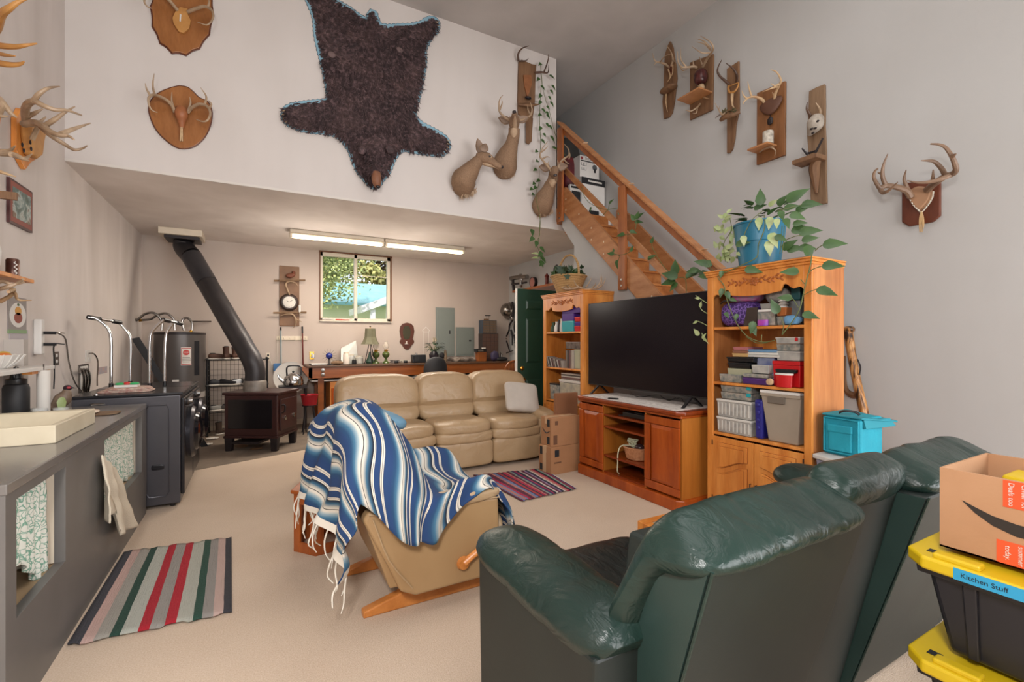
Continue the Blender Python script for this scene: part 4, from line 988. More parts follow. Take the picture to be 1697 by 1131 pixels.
# ---- water heater
t = thing('water_heater', 'tall grey cylindrical water heater with a red stop sticker', 'water heater', (-.93,8.42,0))
hc = V((-.945,8.40,0)); m_wh = plain('heater_grey', '#58524f', .35,.2)
MB().lathe([(.31,.04),(.315,.06),(.315,1.56),(.30,1.575),(0,1.59)], hc, 40).build('tank', m_wh, t)
MB().lathe([(.319,1.54),(.319,1.575)], hc, 40).build('rim_band', m_iron, t); MB().lathe([(.319,.62),(.319,.70)], hc, 40).build('lower_band', plain('band_light', '#9b948e', .5), t)
MB().lathe([(.28,0),(.28,.06)], hc, 30).build('base', m_black, t)
def onc(ang, z, r=.318): return V((hc.x + r * math.cos(ang), hc.y + r * math.sin(ang), z))
a0 = math.atan2(-hc.y, -hc.x)
def patch(u0, u1, z0, z1, m, nm, par, r=.318):
    b = MB(); b.grid(lambda s_, q: onc(a0 + u0 + (u1 - u0) * s_, z0 + (z1 - z0) * q, r), 8,2); return b.build(nm, m, par, ang=180)
lab = patch(.02,.42,1.10,1.36, m_paper, 'sticker', t)
patch(.03,.41,1.11,1.35, plain('sticker_border', '#b8433f', .6), 'sticker_border', lab, .3183); patch(.045,.395,1.12,1.34, m_paper, 'sticker_face', lab, .3187)
b = MB(); pc = onc(a0 + .22,1.285,.3192); nrm = V((math.cos(a0 + .22), math.sin(a0 + .22), 0)); tx = V((-nrm.y, nrm.x, 0))
oct_ = [(.042 * math.cos(R(22.5 + 45 * k)), .042 * math.sin(R(22.5 + 45 * k))) for k in range(8)]
b.add([pc + tx * x + V((0,0, y)) + nrm * .001 for x, y in oct_], [list(range(8))]); sg_ = b.build('stop_sign', plain('stop_red', '#c23b35', .5), lab, smooth=False)
text(lab, 'STOP', .026, fr(pc + nrm * .002, tx, (0,0,1)), m_white, 'lettering', .0003)
for k in range(4):
    q = onc(a0 + .22,1.215 - k * .022,.3195); hw_ = (.045,.055,.06,.04)[k]; MB().tube([q - tx * hw_, q + tx * hw_], .003,5).build('printed_line', m_grey, lab)
patch(-.05,-.30,.72,.90, m_paper, 'sticker', t); patch(.55,.8,.95,1.45, m_appd, 'access_panel', t)
for off, pts in ((.02, [(268,548),(268,532),(255,519),(240,521),(228,530),(222,530)]),(.08, [(290,548),(288,530),(276,520),(262,522),(250,529),(235,531)]),(-.04, [(305,548),(302,532),(310,527),(318,535),(318,548)])):
    b = MB(); b.tube([P(*q, Y=8.42 + off) for q in pts], .017,10,5); h = b.build('hose', m_steel, t)
    MB().tube([P(*pts[-1], Y=8.42 + off), P(pts[-1][0] - 5, pts[-1][1] + (.5 if off != -.04 else 6), Y=8.42 + off)], .02,10).build('brass_fitting', m_brass, h)
b = MB(); b.tube([P(315,533, Y=8.8), P(350,533, Y=8.86)], .012,8); b.build('copper_pipe', m_steel, t)
b = MB(); A_, B_2 = P(222,563, Y=7.6), P(270,645, Y=7.6); b.hexa([A_ + V((-.03,0,.01)), A_ + V((.05,0,.03)), A_ + V((.05,.03,.03)), A_ + V((-.03,.03,.01)), V((-.62,7.6,.0)), V((-.54,7.6,.0)), V((-.54,7.63,.0)), V((-.62,7.63,0))])
solo('board', b, m_blackm, 'black board leaning between the walking frame and the water heater', 'board', smooth=False)

# ---- wire shelf rack with shoes
t = thing('wire_rack', 'black wire grid shelf rack holding shoes behind the wood stove', 'shelf rack', (-.2,8.55,0))
ra, rb = P(343,600, Y=8.35).x, P(443,600, Y=8.35).x; yf, yb = 8.35,8.72; zz = [1.155,.75,.36]
for x in (ra, rb):
    for y in (yf, yb): 
        p = MB().rod((x, y, 0),(x, y, 1.19), .013, n=8).build('post', m_black, t)
        for z in (0.02,.38,.77,1.17): MB().ball((x, y, z), .021,4).build('connector', m_black, p)
for z in zz:
    b = MB(); [b.rod((ra, y, z),(rb, y, z), .006, n=5) for y in (yf, (yf + yb) / 2, yb)]; n_ = 14
    for i in range(n_): x = ra + (rb - ra) * i / (n_ - 1); b.rod((x, yf, z),(x, yb, z), .0028, n=4)
    b.build('wire_shelf', m_black, t)
b = MB()
for i in range(15): x = ra + (rb - ra) * i / 14; b.rod((x, yb, 0.02),(x, yb, 1.17), .0028, n=4)
for i in range(15): z = .03 + i * .08; b.rod((ra, yb, z),(rb, yb, z), .0028, n=4)
b.build('grid_back', m_black, t)
b = MB()
for i in range(6): y = yf + (yb - yf) * i / 5; b.rod((ra, y, .02),(ra, y, 1.17), .0028, n=4)
for i in range(15): z = .03 + i * .08; b.rod((ra, yf, z),(ra, yb, z), .0028, n=4)
b.build('grid_side', m_black, t)
def shoe(loc, rz, col, label, boot=0, sole='#c9c2b8', grp='shoes on the wire rack'):
    t = thing('boot' if boot else 'shoe', label, 'boot' if boot else 'shoe', loc, rz, grp)
    m = plain('shoe_' + col, col, .6)
    b = MB(); b.sbox((0,0,.016),(.135,.047,.015), 3.5,8, lambda p: V((p.x, p.y * (1 - .25 * abs(p.x / .135)), p.z))); b.build('sole', plain('sole_' + sole, sole, .7), t, world=False)
    def fn(p):
        q = V(p); k = (q.x + .13) / .26
        q.z = q.z * (1.25 - .75 * k) if q.z > 0 else q.z; q.y *= 1 - .2 * (1 - k); return q
    b = MB(); b.sbox((0,0,.058),(.128,.044,.04), 2.8,10, fn)
    if boot: b.tube([(-.075,0,.06),(-.08,0,.13),(-.085,0,.20)], [.045,.042,.046], 12,3)
    b.build('upper', m, t, world=False)
    b = MB(); b.sbox((-.07,0,.205 if boot else .098),(.04,.028,.008), 3,5); b.build('opening', m_black, t, world=False)
    b = MB(); [b.rod((.0 + .02 * i, -.02,.10 - .008 * i),(.0 + .02 * i, .02,.10 - .008 * i), .003, n=4) for i in range(4)]; b.build('laces', plain('lace' + col, '#b8aea2', .7), t, world=False)
    return t
W3 = rb - ra
sh = [(ra + .13,8.50,1.161,.2, '#5a3a2b', 'brown leather ankle boot, the left one on top of the wire rack', 0),(ra + .27,8.50,1.161,1.2, '#4b2f24', 'dark brown boot with open shaft on top of the wire rack', 1),(ra + .40,8.52,1.161,1.0, '#57392b', 'brown boot nearest the stove pipe on top of the wire rack', 1),
      (ra + .14,8.5,.756,.3, '#26262b', 'black sneaker at the outer end of the middle rack shelf', 0),(ra + .26,8.45,.756,-.4, '#1d1d21', 'black shoe in the heap on the middle rack shelf', 0),(ra + .40,8.5,.756,.9, '#c9ccd0', 'white and grey sneaker on the middle rack shelf beside the pipe', 0),
      (rb - .32,8.5,.756,-1.3, '#2a2523', 'dark loafer right of the pipe on the middle rack shelf, inner one', 0),(rb - .20,8.5,.756,-1.3, '#2d2826', 'dark loafer right of the pipe on the middle rack shelf, middle one', 0),(rb - .08,8.5,.756,-1.3, '#302a28', 'dark loafer right of the pipe on the middle rack shelf, outer one', 0),
      (ra + .14,8.5,.366,.6, '#8c8a86', 'grey sneaker on the lower rack shelf', 0),(ra + .3,8.5,.366,.1, '#55504d', 'dark grey shoe beside the grey sneaker on the lower rack shelf', 0),(ra + .2,8.5,.0,.8, '#4a3a30', 'brown boot on the floor under the wire rack', 1)]
for x, y, z, rz, c_, lab_, bt in sh: shoe((x, y, z), rz, c_, lab_, bt)

# ---- kettle on a white round tray behind the stove
kx, ky = P(486,620, Y=8.1).x, 8.1
t = thing('side_stand', 'low dark stand behind the stove carrying the kettle', 'stand', (kx, ky + .08,0)); MB().box(kx - .2, kx + .2, ky - .08, ky + .26,.70,.74).build('top', m_iron, t, smooth=False)
for a_ in (-.18,.18):
    for c_ in (-.06,.22): MB().rod((kx + a_, ky + c_, 0),(kx + a_, ky + c_, .70), .012, n=6).build('leg', m_iron, t)
t = thing('kettle', 'shiny steel kettle with black arched handle behind the wood stove', 'kettle', (kx, ky, .74))
MB().lathe([(.11,.0),(.145,.02),(.15,.07),(.125,.14),(.07,.185),(.05,.195)], (kx, ky, .742), 30).build('body', m_chrome, t)
MB().lathe([(.055,.19),(.04,.205),(.0,.21)], (kx, ky, .742), 20).build('lid', m_chrome, t); MB().ball((kx, ky, .965),(.018,.018,.016), 5).build('lid_knob', m_black, t)
MB().tube([(kx - .12, ky, .80),(kx - .19, ky, .86),(kx - .22, ky, .93)], [.028,.018,.012], 10,4).build('spout', m_chrome, t)
MB().tube([(kx - .09, ky, .90),(kx - .085, ky, 1.04),(kx + .02, ky, 1.06),(kx + .11, ky, 1.03),(kx + .11, ky, .90)], .012,8,4).build('handle', m_black, t)
b = MB(); b.lathe([(.0,.0),(.24,.0),(.265,-.012),(.26,.008),(.235,.014),(0,.012)], (0,0,0), 44, axis='y'); M_ = Matrix.Translation((kx + .0,8.62,.84)); b.v = [M_ @ p for p in b.v]
solo('round_tray', b, m_white, 'white round tray standing upright behind the kettle', 'tray')
# red pot / dustpan at right
t = thing('bucket', 'red plastic bucket beside the stand next to the bench', 'bucket', (P(513,660, Y=7.95).x, 7.95,0)); bx = t.location.x
MB().lathe([(.10,0.44),(.13,.60),(.135,.605),(.12,.60),(.09,.45)], (bx, 7.95,0), 20).build('tub', plain('red_plastic', '#b01f2c', .35), t)
b = MB(); [b.rod((bx + x, 7.95 + y, 0),(bx + x * .5,7.95 + y * .5,.44), .01, n=6) for x, y in ((-.1,-.1),(.1,-.1),(-.1,.1),(.1,.1))]; b.lathe([(.11,.43),(.11,.445)], (bx, 7.95,0), 16); b.build('stool_frame', m_iron, t)
# firewood scraps / debris on the concrete
for i, (u, v, l, lab_) in enumerate(((352,728,.16, 'crumpled grey paper scrap on the concrete between rack and stove'),(345,738,.12, 'small flat paper scrap on the concrete nearest the washer'),(400,741,.2, 'brown wood scrap under the wood stove'),(425,745,.15, 'thin kindling stick under the wood stove'))):
    p = P(u, v, Z=.006); b = MB(); b.sbox(p + V((0,0,.012)),(l / 2, l / 3,.008), 3,6, lambda q: q + V((0,0,.006 * nz(q, 30, i))), rotz(i))
    solo('paper_scrap' if i < 2 else 'wood_scrap', b, m_paper if i < 2 else m_barnr, lab_, 'scrap')

# ---- wall pieces on the back wall
ZB = zoomer(420,400,4.35, YB=0); ZC2 = zoomer(640,420,4.714, YB=0)
def platebox(name, fn, x0, y0, x1, y1, th, mat, par=None, off=0, bevel=.003, **kw):
    a, c = fn(x0, y1, off), fn(x1, y0, off); b = MB()
    if abs(a.y - c.y) < 1e-6: b.box(a.x, c.x, a.y - th, a.y, a.z, c.z)
    else: b.box(a.x - th if a.x > 0 else a.x, a.x if a.x > 0 else a.x + th, a.y, c.y, a.z, c.z)
    return b.build(name, mat, par, smooth=False, bevel=bevel, **kw)
# clock plaque
t = thing('wall_clock', 'tall wooden wall plaque with round clock, two stick shelves and antlers', 'clock', tuple(ZB(255,610)))
n_board = plain('clock_board', '#7f5f45', .6,0, '#6c4d36', 5)
a, c = ZB(186,612,0), ZB(331,186,0); MB().box(a.x, c.x, YB - .022, YB - .002, a.z, c.z).build('board', n_board, t, smooth=False, bevel=.02)
for y_, x0_, x1_ in ((284,148,374),(516,142,382)):
    a, c = ZB(x0_, y_, .10), ZB(x1_, y_ - 3,.10); MB().rod(a, c, .016, n=8).build('stick_shelf', m_barn, t)
cc = ZB(257,441,.03); 
MB().lathe([(0,0),(.145,0),(.15,-.02),(.12,-.045),(0,-.045)], cc, 30, axis='y').build('clock_surround', plain('burl', '#3b2a22', .5,0, '#2b1e18', 8), t)
f_ = MB().lathe([(0,-.045),(.094,-.045),(.098,-.055),(.09,-.06),(0,-.058)], cc, 40, axis='y').build('clock_face', m_paper, t)
for k in range(12):
    a_ = R(30 * k); MB().box(-.003,.003,0,.002,.066,.082).v
    q = cc + V((math.sin(a_) * .074,-.0615, math.cos(a_) * .074)); MB().rod(q, q + V((math.sin(a_) * .01,0, math.cos(a_) * .01)), .0025, n=4).build('hour_mark', m_ink, f_)
for a_, L in ((R(-62), .045),(R(55), .062)): MB().rod(cc + V((0,-.063,0)), cc + V((math.sin(a_) * L, -.063, math.cos(a_) * L)), .003, n=5).build('clock_hand', m_ink, f_)
b = MB(); b.tube([ZB(262,390,.06), ZB(245,350,.09), ZB(232,310,.10), ZB(255,292,.09), ZB(300,300,.12), ZB(322,325,.13)], [.012,.014,.013,.012,.009,.003], 8,4); b.build('antler', m_antler, t); b = MB()
b.tube([ZB(195,540,.08), ZB(240,525,.09), ZB(285,530,.10), ZB(305,570,.10), ZB(300,610,.08), ZB(283,628,.06)], [.004,.01,.012,.012,.009,.003], 8,4); b.tube([ZB(305,560,.10), ZB(335,575,.11), ZB(352,582,.12)], [.01,.006,.003], 6,3)
b.build('antler', m_antler, t)
b = MB(); q = ZB(268,250,.08); b.sbox(q, (.075,.03,.04), 2.2,8, lambda p: p + V((0,0,.35 * max(p.x, 0)))); b.ball(ZB(290,225,.08),(.03,.025,.025), 6); b.build('bird_figure', plain('figure_brown', '#6e3b26', .6), t)
b = MB(); b.lathe([(.018,0),(.018,.12),(.01,.13)], ZB(333,514,.10), 12); b.build('glass_tube', m_white, t)
# hooks rail
t = thing('hook_rail', 'cream rail of coat hooks on the back wall below the clock plaque', 'hooks', tuple(ZB(275,715)))
a, c = ZB(163,715), ZB(388,686); MB().box(a.x, c.x, YB - .016, YB - .001, a.z, c.z).build('rail', m_cream, t, smooth=False, bevel=.005)
for x_ in (182,220,262,300,345,375): q = ZB(x_, 700,.016); MB().tube([q + V((0,0,.02)), q + V((0,-.03,.0)), q + V((0,-.045,-.02)), q + V((0,-.05,.01))], .006,6,3).build('hook', m_cream, t)
# broom poles and fly swatter
t = thing('broom', 'pale blue pole of a broom hanging from the hook rail', 'broom', tuple(ZB(198,950))); a, c = ZB(197,645,.05), ZB(200,940,.05)
MB().rod(c, a, .011, n=10).build('pole', plain('pole_blue', '#8fa3a6', .35,.3), t); MB().rod(a, a + (a - c).normalized() * .06,.013, n=10).build('hanging_cap', m_blackm, t)
t = thing('mop', 'dark red metal pole hanging on the hook rail beside the outlet', 'mop', tuple(ZB(358,940))); a, c = ZB(352,615,.05), ZB(360,945,.05)
MB().rod(c, a, .012, n=10).build('pole', plain('pole_red', '#6b2a20', .3,.2), t); MB().rod(a - (a - c).normalized() * .12, a, .014, n=10).build('grip', m_blackm, t)
t = thing('dustpan', 'small blue plastic paddle hanging by a string from the hook rail', 'dustpan', tuple(ZB(168,940)))
a, c = ZB(143,938,.03), ZB(195,880,.03); MB().box(a.x, c.x, YB - .05, YB - .03, a.z, c.z).build('paddle', plain('blue_plastic', '#3e6fa3', .45), t, smooth=False, bevel=.012, seg=3); MB().rod(ZB(168,882,.04), ZB(172,712,.05), .003, n=5).build('string', m_rope, t)
def outlet(fn, x0, y0, x1, y1, label, mat=None, plugs=True):
    a, c = fn(x0, y1), fn(x1, y0); t = thing('wall_outlet', label, 'outlet', ((a.x + c.x) / 2,(a.y + c.y) / 2, a.z))
    b = MB()
    if abs(a.y - YB) < 1e-4: b.box(a.x, c.x, YB - .007, YB - .0005, a.z, c.z)
    else: b.box(XL + .0005, XL + .008, a.y, c.y, a.z, c.z)
    b.build('cover_plate', mat or m_cream, t, smooth=False, bevel=.002)
    m_ = (a + c) / 2; h = abs(c.z - a.z)
    for dz in (-.22,.22):
        b = MB()
        if abs(a.y - YB) < 1e-4: b.sbox((m_.x, YB - .008, m_.z + dz * h),(.016,.003,.014), 4,4)
        else: b.sbox((XL + .009, m_.y, m_.z + dz * h),(.003,.016,.014), 4,4)
        b.build('socket', m_blackm if mat is None else m_white, t)
    return t
outlet(ZB, 92,806,120,862, 'cream wall outlet with a charger and dangling wire above the wire rack'); o2 = outlet(ZB, 403,796,437,852, 'brass-coloured wall outlet with a small plug-in light at the end of the workbench', m_brass)
b = MB(); b.box(*sorted((ZB(420,0).x, ZB(440,0).x)), YB - .05, YB - .01, ZB(0,850).z, ZB(0,822).z); b.build('plug_in_light', m_steel, o2, smooth=False, bevel=.004)
b = MB(); b.tube([ZB(118,838,.02), ZB(135,900,.03), ZB(150,960,.03), ZB(160,1040,.02), ZB(165,1100,.02)], .003,5,5); solo('charging_cable', b, m_rope, 'thin white cable hanging from the outlet above the wire rack', 'cable')
# electrical panels
m_pan = plain('panel_grey', '#7b817c', .5,0, '#737a75', 1)
for (x0_, y0_, x1_, y1_), lb_ in (((385,428,532,808), 'tall grey electrical panel on the back wall'),((543,580,684,804), 'shorter grey electrical panel beside the tall one')):
    t = thing('breaker_box', lb_, 'electrical panel', tuple(ZC2((x0_ + x1_) / 2, y1_))); platebox('housing', ZC2, x0_, y0_, x1_, y1_, .02, m_pan, t)
    dd = platebox('door', ZC2, x0_ + 12, y0_ + 12, x1_ - 12, y1_ - 12,.026, m_pan, t); xm = x0_ + (x1_ - x0_) * .7
    platebox('latch', ZC2, xm, (y0_ + y1_) / 2 - 14, xm + (10 if x0_ < 500 else 18),(y0_ + y1_) / 2 + (14 if x0_ < 500 else -2), .032, m_black, dd)
# mirror sconce
t = thing('mirror', 'small oval wall mirror in a dark wooden frame with candle shelf', 'mirror', tuple(ZB(1105,780)))
def blob(fn, cx, pts, off=0):    # symmetric outline about cx: (half width, y)
    return [fn(cx + w_, y_, off) for w_, y_ in pts] + [fn(cx - w_, y_, off) for w_, y_ in pts[::-1]]
def slab(outline, th, axis='y', sign=-1):
    b = MB(); n_ = len(outline); D = V((0, th * sign, 0)) if axis == 'y' else V((th * sign, 0,0))
    vs = outline + [p + D for p in outline]; fs = [list(range(n_)), [n_ + i for i in range(n_)][::-1]]
    for i in range(n_): j = (i + 1) % n_; fs.append([i, n_ + i, n_ + j, j])
    return b.add(vs, fs)
pp = [(2,588),(30,595),(48,615),(53,650),(46,690),(40,705),(52,718),(50,735),(36,745),(24,765),(10,780)]
slab(blob(ZB, 1105, pp), .025).build('frame', plain('frame_walnut', '#5f2f1d', .35,0, '#4a2415', 5), t, smooth=False, bevel=.006)
slab(blob(ZB, 1105, [(2,610),(18,616),(28,640),(28,670),(20,700),(3,710)], .026), .004).build('mirror_glass', plain('mirror_silver', '#c9b79e', .08,.9), t, smooth=False)
b = MB(); q = ZB(1103,742,.05); b.lathe([(.035,0),(.035,.006),(.012,.01),(.014,.05),(.02,.055)], q, 16); b.build('candle_cup', plain('white_china', '#dcd6d0', .3), t)

# ---- fluorescent fixtures
m_tube = glow('fluo_tube', '#ffe2b0', 6.5); m_fix = plain('fixture_white', '#d9cdb9', .4)
for k, (xa, xb) in enumerate(((.46,1.80),(1.82,3.17))):
    t = thing('fluorescent_light', ('fluorescent ceiling fixture nearer the stove pipe', 'fluorescent ceiling fixture nearer the green door')[k] , 'light fixture', ((xa + xb) / 2,7.45,2.97))
    MB().box(xa, xb, 7.38,7.52,3.015, ZS - .014).build('housing', m_fix, t, smooth=False, bevel=.004)
    b = MB(); b.hexa([(xa, 7.33,2.99),(xb, 7.33,2.99),(xb, 7.57,2.99),(xa, 7.57,2.99),(xa, 7.38,3.02),(xb, 7.38,3.02),(xb, 7.52,3.02),(xa, 7.52,3.02)]); b.build('reflector', m_fix, t, smooth=False)
    for y in (7.41,7.49): MB().rod((xa + .03, y, 2.972),(xb - .03, y, 2.972), .0165, n=12).build('tube', m_tube, t)
    for x in (xa + .015, xb - .015): MB().box(x - .015, x + .015,7.37,7.53,2.95,3.0).build('end_cap', m_fix, t, smooth=False)

# ================================================================== WORKBENCH
bx0, bx1, by0, by1, bz = P(511,600, Y=8.2).x, 4.62,8.2,8.88,1.045
t = thing('workbench', 'long wooden workbench with a thick front rail under the window', 'workbench', ((bx0 + bx1) / 2,8.5,0))
MB().box(bx0 - .02, bx1, by0 - .02, by1, bz - .03, bz).build('worktop', plain('worktop', '#4d3626', .45,0, '#5e4330', 4), t, smooth=False, bevel=.005)
MB().box(bx0, bx1, by0, by0 + .04, bz - .21, bz - .03).build('front_rail', m_bench, t, smooth=False, bevel=.004)
MB().hexa([(bx0 - .0, by0, bz - .19),(bx0 + .06, by0, bz - .21),(bx0 + .06, by1, bz - .21),(bx0, by1, bz - .19),(bx0 - .12, by0, bz - .03),(bx0 + .06, by0, bz - .03),(bx0 + .06, by1, bz - .03),(bx0 - .12, by1, bz - .03)]).build('end_rail', m_bench, t, smooth=False)
for x in (bx0 + .15, bx0 + 2.5, bx1 - .1):
    for y in (by0 + .04, by1 - .12): MB().box(x, x + .09, y, y + .09,0, bz - .2).build('leg', m_bench, t, smooth=False)
for z in (.90,.97): MB().lathe([(0,-.012),(.03,-.01),(.034,0)], (bx0 + .22, by0, z), 16, axis='y').build('washer', m_steel, t)
MB().box(bx0 + .05, bx1, by0 + .06, by1 - .05,.78,.80).build('lower_shelf', m_white, t, smooth=False)
t = thing('base_cabinet', 'reddish wooden base cabinet under the left end of the workbench', 'cabinet', (bx0 + .6,8.4,0))
MB().box(bx0 + .34, bx0 + .98,8.26,8.8,.0,.77).build('body', m_oak, t, smooth=False)
for a_, c_ in ((bx0 + .36, bx0 + .655),(bx0 + .665, bx0 + .96)):
    d = MB().box(a_, c_, 8.24,8.26,.05,.66).build('door', m_cherry, t, smooth=False, bevel=.005); MB().box(a_ + .06, c_ - .06,8.228,8.242,.12,.59).build('raised_panel', m_cherry, d, smooth=False, bevel=.01)
for i, (u, lb_, m) in enumerate(((580, 'stack of papers on the ledge under the bench rail', m_paper),(640, 'loose magazines on the bench shelf beside the paper stack', m_card),(700, 'white folded sheet on the bench shelf under the vase end', m_paper))):
    x = P(u, 630, Y=8.4).x; b = MB()
    for k in range(3): b.box(x - .2 + .02 * k, x + .2 - .01 * k, 8.27,8.5,.802 + .012 * k, .812 + .012 * k)
    solo('paper_stack', b, m, lb_, 'papers', smooth=False)

def ax(u, Y=8.45): return P(u, 565, Y=Y).x
def hz(v, u, Y=8.45): return P(u, v, Y=Y).z
B = bz
def bitem(name, label, cat, u, Y=8.45, group=None): return thing(name, label, cat, (ax(u, Y), Y, B), group=group)
# tray with papers
t = bitem('tray', 'dark tray with white papers at the left end of the workbench', 'tray', 529); x = ax(529)
MB().box(x - .15, x + .13,8.3,8.55, B, B + .012).build('base', m_blackm, t, smooth=False); MB().box(x - .13, x + .11,8.32,8.53, B + .012, B + .03).build('papers', m_paper, t, smooth=False)
# starburst wire ornament
t = bitem('sunburst_ornament', 'dark wire starburst ornament with a blue glass globe on the workbench', 'ornament', 545); c_ = V((ax(545), 8.42, hz(590,545)))
MB().ball(c_, .055,8).build('glass_globe', plain('cobalt', '#1f2f7c', .1), t)
for k in range(14): a_ = 2 * PI * k / 14; MB().rod(c_ + V((math.cos(a_) * .05,0, math.sin(a_) * .05)), c_ + V((math.cos(a_) * .125,0, math.sin(a_) * .125)), .0035,.001,5).build('ray', m_black, t)
MB().rod((c_.x, 8.42, B), c_ - V((0,0,.05)), .01, n=6).build('stem', m_black, t); MB().lathe([(.05,0),(.04,.012),(.01,.02)], (c_.x, 8.42, B), 14).build('foot', m_black, t)
# driftwood lump
solo('driftwood', MB().sbox((ax(557), 8.34, B + .035),(.10,.05,.035), 2.2,8, lambda p: p + V((0,0,.01 * nz(p, 40)))), m_barn, 'small gnarled driftwood piece on the workbench beside the starburst', 'driftwood')
# clear sheet, jars and cups
t = bitem('plastic_case', 'tilted clear plastic case leaning on the wall behind jars on the workbench', 'case', 578,8.7)
q0, q1, q2, q3 = P(565,603, Y=8.66), P(594,598, Y=8.66), P(590,565, Y=8.8), P(565,578, Y=8.8); q0.z = q1.z = B + .0
b = MB(); b.hexa([q0, q1, q1 + V((0,.03,0)), q0 + V((0,.03,0)), q3, q2, q2 + V((0,.03,0)), q3 + V((0,.03,0))]); b.build('case', plain('frosted', '#c9c9c2', .3), t, smooth=False)
for i, (u, w_, vt, m, lb_) in enumerate(((563,.05,598, m_blackm, 'small dark jar next to the driftwood on the workbench'),(573,.055,584, plain('cream_cup', '#d8cdc0', .4), 'tall cream plastic tumbler on the workbench'),(583,.065,588, glassy('jar_glass', '#d9dad4', .45), 'clear glass jar behind the tumbler on the workbench'),(586,.04,596, m_blackm, 'black mug in front of the clear jar'),(597,.07,590, plain('clear_tub', '#bdb8ae', .3), 'greyish plastic tub beside the table lamp'))):
    x = ax(u); h = hz(vt, u) - B; t = thing('jar', lb_, 'jar', (x, 8.40 if i % 2 else 8.55, B)); y = t.location.y
    MB().lathe([(w_ * .85,0),(w_, .01),(w_, h * .8),(w_ * .8, h * .9)], (x, y, B), 18).build('body', m, t); MB().lathe([(w_ * .82, h * .88),(w_ * .85, h),(0, h)], (x, y, B), 18).build('lid', m_cream if m is not m_blackm else m_black, t)
# table lamp with green bell shade on tripod
t = bitem('table_lamp', 'table lamp with dark olive bell shade on a tripod of thin legs', 'lamp', 613); x = ax(613); zt_ = hz(545,613); zb_ = hz(571,613)
MB().lathe([(.165, zb_ - B),(.13, zb_ - B + .05),(.10, zb_ - B + .13),(.088, zt_ - B),(.084, zt_ - B),(.096, zb_ - B + .13),(.126, zb_ - B + .05),(.161, zb_ - B)], (x, 8.42, B), 8).build('lamp_shade', plain('shade_olive', '#5b5843', .7,0, '#6d6a52', 5), t, smooth=False)
for k in range(3): a_ = 2 * PI * k / 3 + .5; MB().rod((x + math.cos(a_) * .10,8.42 + math.sin(a_) * .1, B),(x + math.cos(a_) * .02,8.42 + math.sin(a_) * .02, zb_ + .02), .007, n=6).build('leg', m_iron, t)
MB().rod((x, 8.42, zb_ - .02),(x, 8.42, zt_ + .03), .008, n=6).build('stem', m_brass, t); MB().ball((x, 8.42, zt_ + .035), .015,4).build('finial', m_iron, t)
solo('bottle', MB().lathe([(.06,0),(.075,.03),(.03,.14),(.018,.2),(.02,.21)], (ax(616), 8.6, B), 14), plain('teal_glass', '#3d5c4c', .2), 'teal green bottle standing behind the lamp tripod', 'bottle')
# two oil lamps
for i, u in enumerate((623,639.5)):
    t = bitem('oil_lamp', ('oil lamp with green glass base, partly behind the lamp shade', 'oil lamp with green glass base and clear chimney, right one')[i] if i == 0 else 'green glass oil lamp with clear tall chimney standing free of the lamp shade', 'oil lamp', u, 8.5); x = ax(u, 8.5)
    MB().lathe([(.065,0),(.06,.015),(.025,.05),(.02,.09),(.06,.13),(.068,.17),(.05,.2),(.03,.215)], (x, 8.5, B), 20).build('font_base', plain('green_glass', '#4c5a2c', .12), t)
    MB().lathe([(.03,.213),(.034,.225),(.034,.245),(.028,.25)], (x, 8.5, B), 16).build('burner', m_brass, t)
    MB().lathe([(.026,.25),(.052,.29),(.056,.32),(.035,.36),(.024,.385),(.03,.40)], (x, 8.5, B), 20).build('glass_chimney', glassy('chimney_glass', '#cfc4b4', .4), t)
    MB().tube([(x + .034,8.5, B + .235),(x + .06,8.49, B + .235)], .006,6).build('wick_knob', m_brass, t)
# cable clutter
for i, (u, lb_) in enumerate(((657, 'small heap of black adapters and cables on the workbench'),(672, 'black charger block with looped white cable on the workbench'))):
    t = bitem('charger', lb_, 'charger', u, 8.4); x = ax(u, 8.4)
    MB().sbox((x, 8.4, B + .025),(.035,.03,.025), 5,4).build('adapter', m_black, t)
    rn = random.Random(i + 2); b = MB(); b.tube([(x + rn.uniform(-.13,.13), 8.4 + rn.uniform(-.08,.08), B + .006 + rn.uniform(0,.06)) for _ in range(9)], .0045,6,5); b.build('cable', m_black if i == 0 else m_rope, t)
# black radio / phone
t = bitem('radio', 'black tabletop radio with small items on top, left of the flower pot', 'radio', 694,8.42); x = ax(694,8.42); h = hz(588,694) - B
MB().hexa([(x - .13,8.34, B),(x + .12,8.34, B),(x + .12,8.48, B),(x - .13,8.48, B),(x - .145,8.36, B + h),(x + .12,8.36, B + h),(x + .12,8.46, B + h),(x - .145,8.46, B + h)]).build('housing', m_black, t, smooth=False, bevel=.01)
MB().box(x - .11, x - .02,8.335,8.345, B + .03, B + h - .03).build('speaker_grille', m_blackm, t, smooth=False); MB().tube([(x - .06,8.4, B + h),(x - .05,8.4, B + h + .03)], .02,8).build('knob', m_steel, t)
# wire basket ornament
t = bitem('wire_ornament', 'white wire scroll plant hanger standing behind the radio', 'ornament', 706,8.7); c_ = P(706,548, Y=8.7); b = MB()
b.tube([c_ + V((-.07,0,0)), c_ + V((0,0,.07)), c_ + V((.07,0,0)), c_ + V((.05,0,-.03)), c_ + V((-.05,0,-.03)), c_ + V((-.07,0,0))], .005,6,1)
b.rod(c_ + V((-.05,0,-.03)),(c_.x - .04,8.7, B), .004, n=5); b.rod(c_ + V((.05,0,-.03)),(c_.x + .04,8.7, B), .004, n=5); b.build('wire', m_white, t)
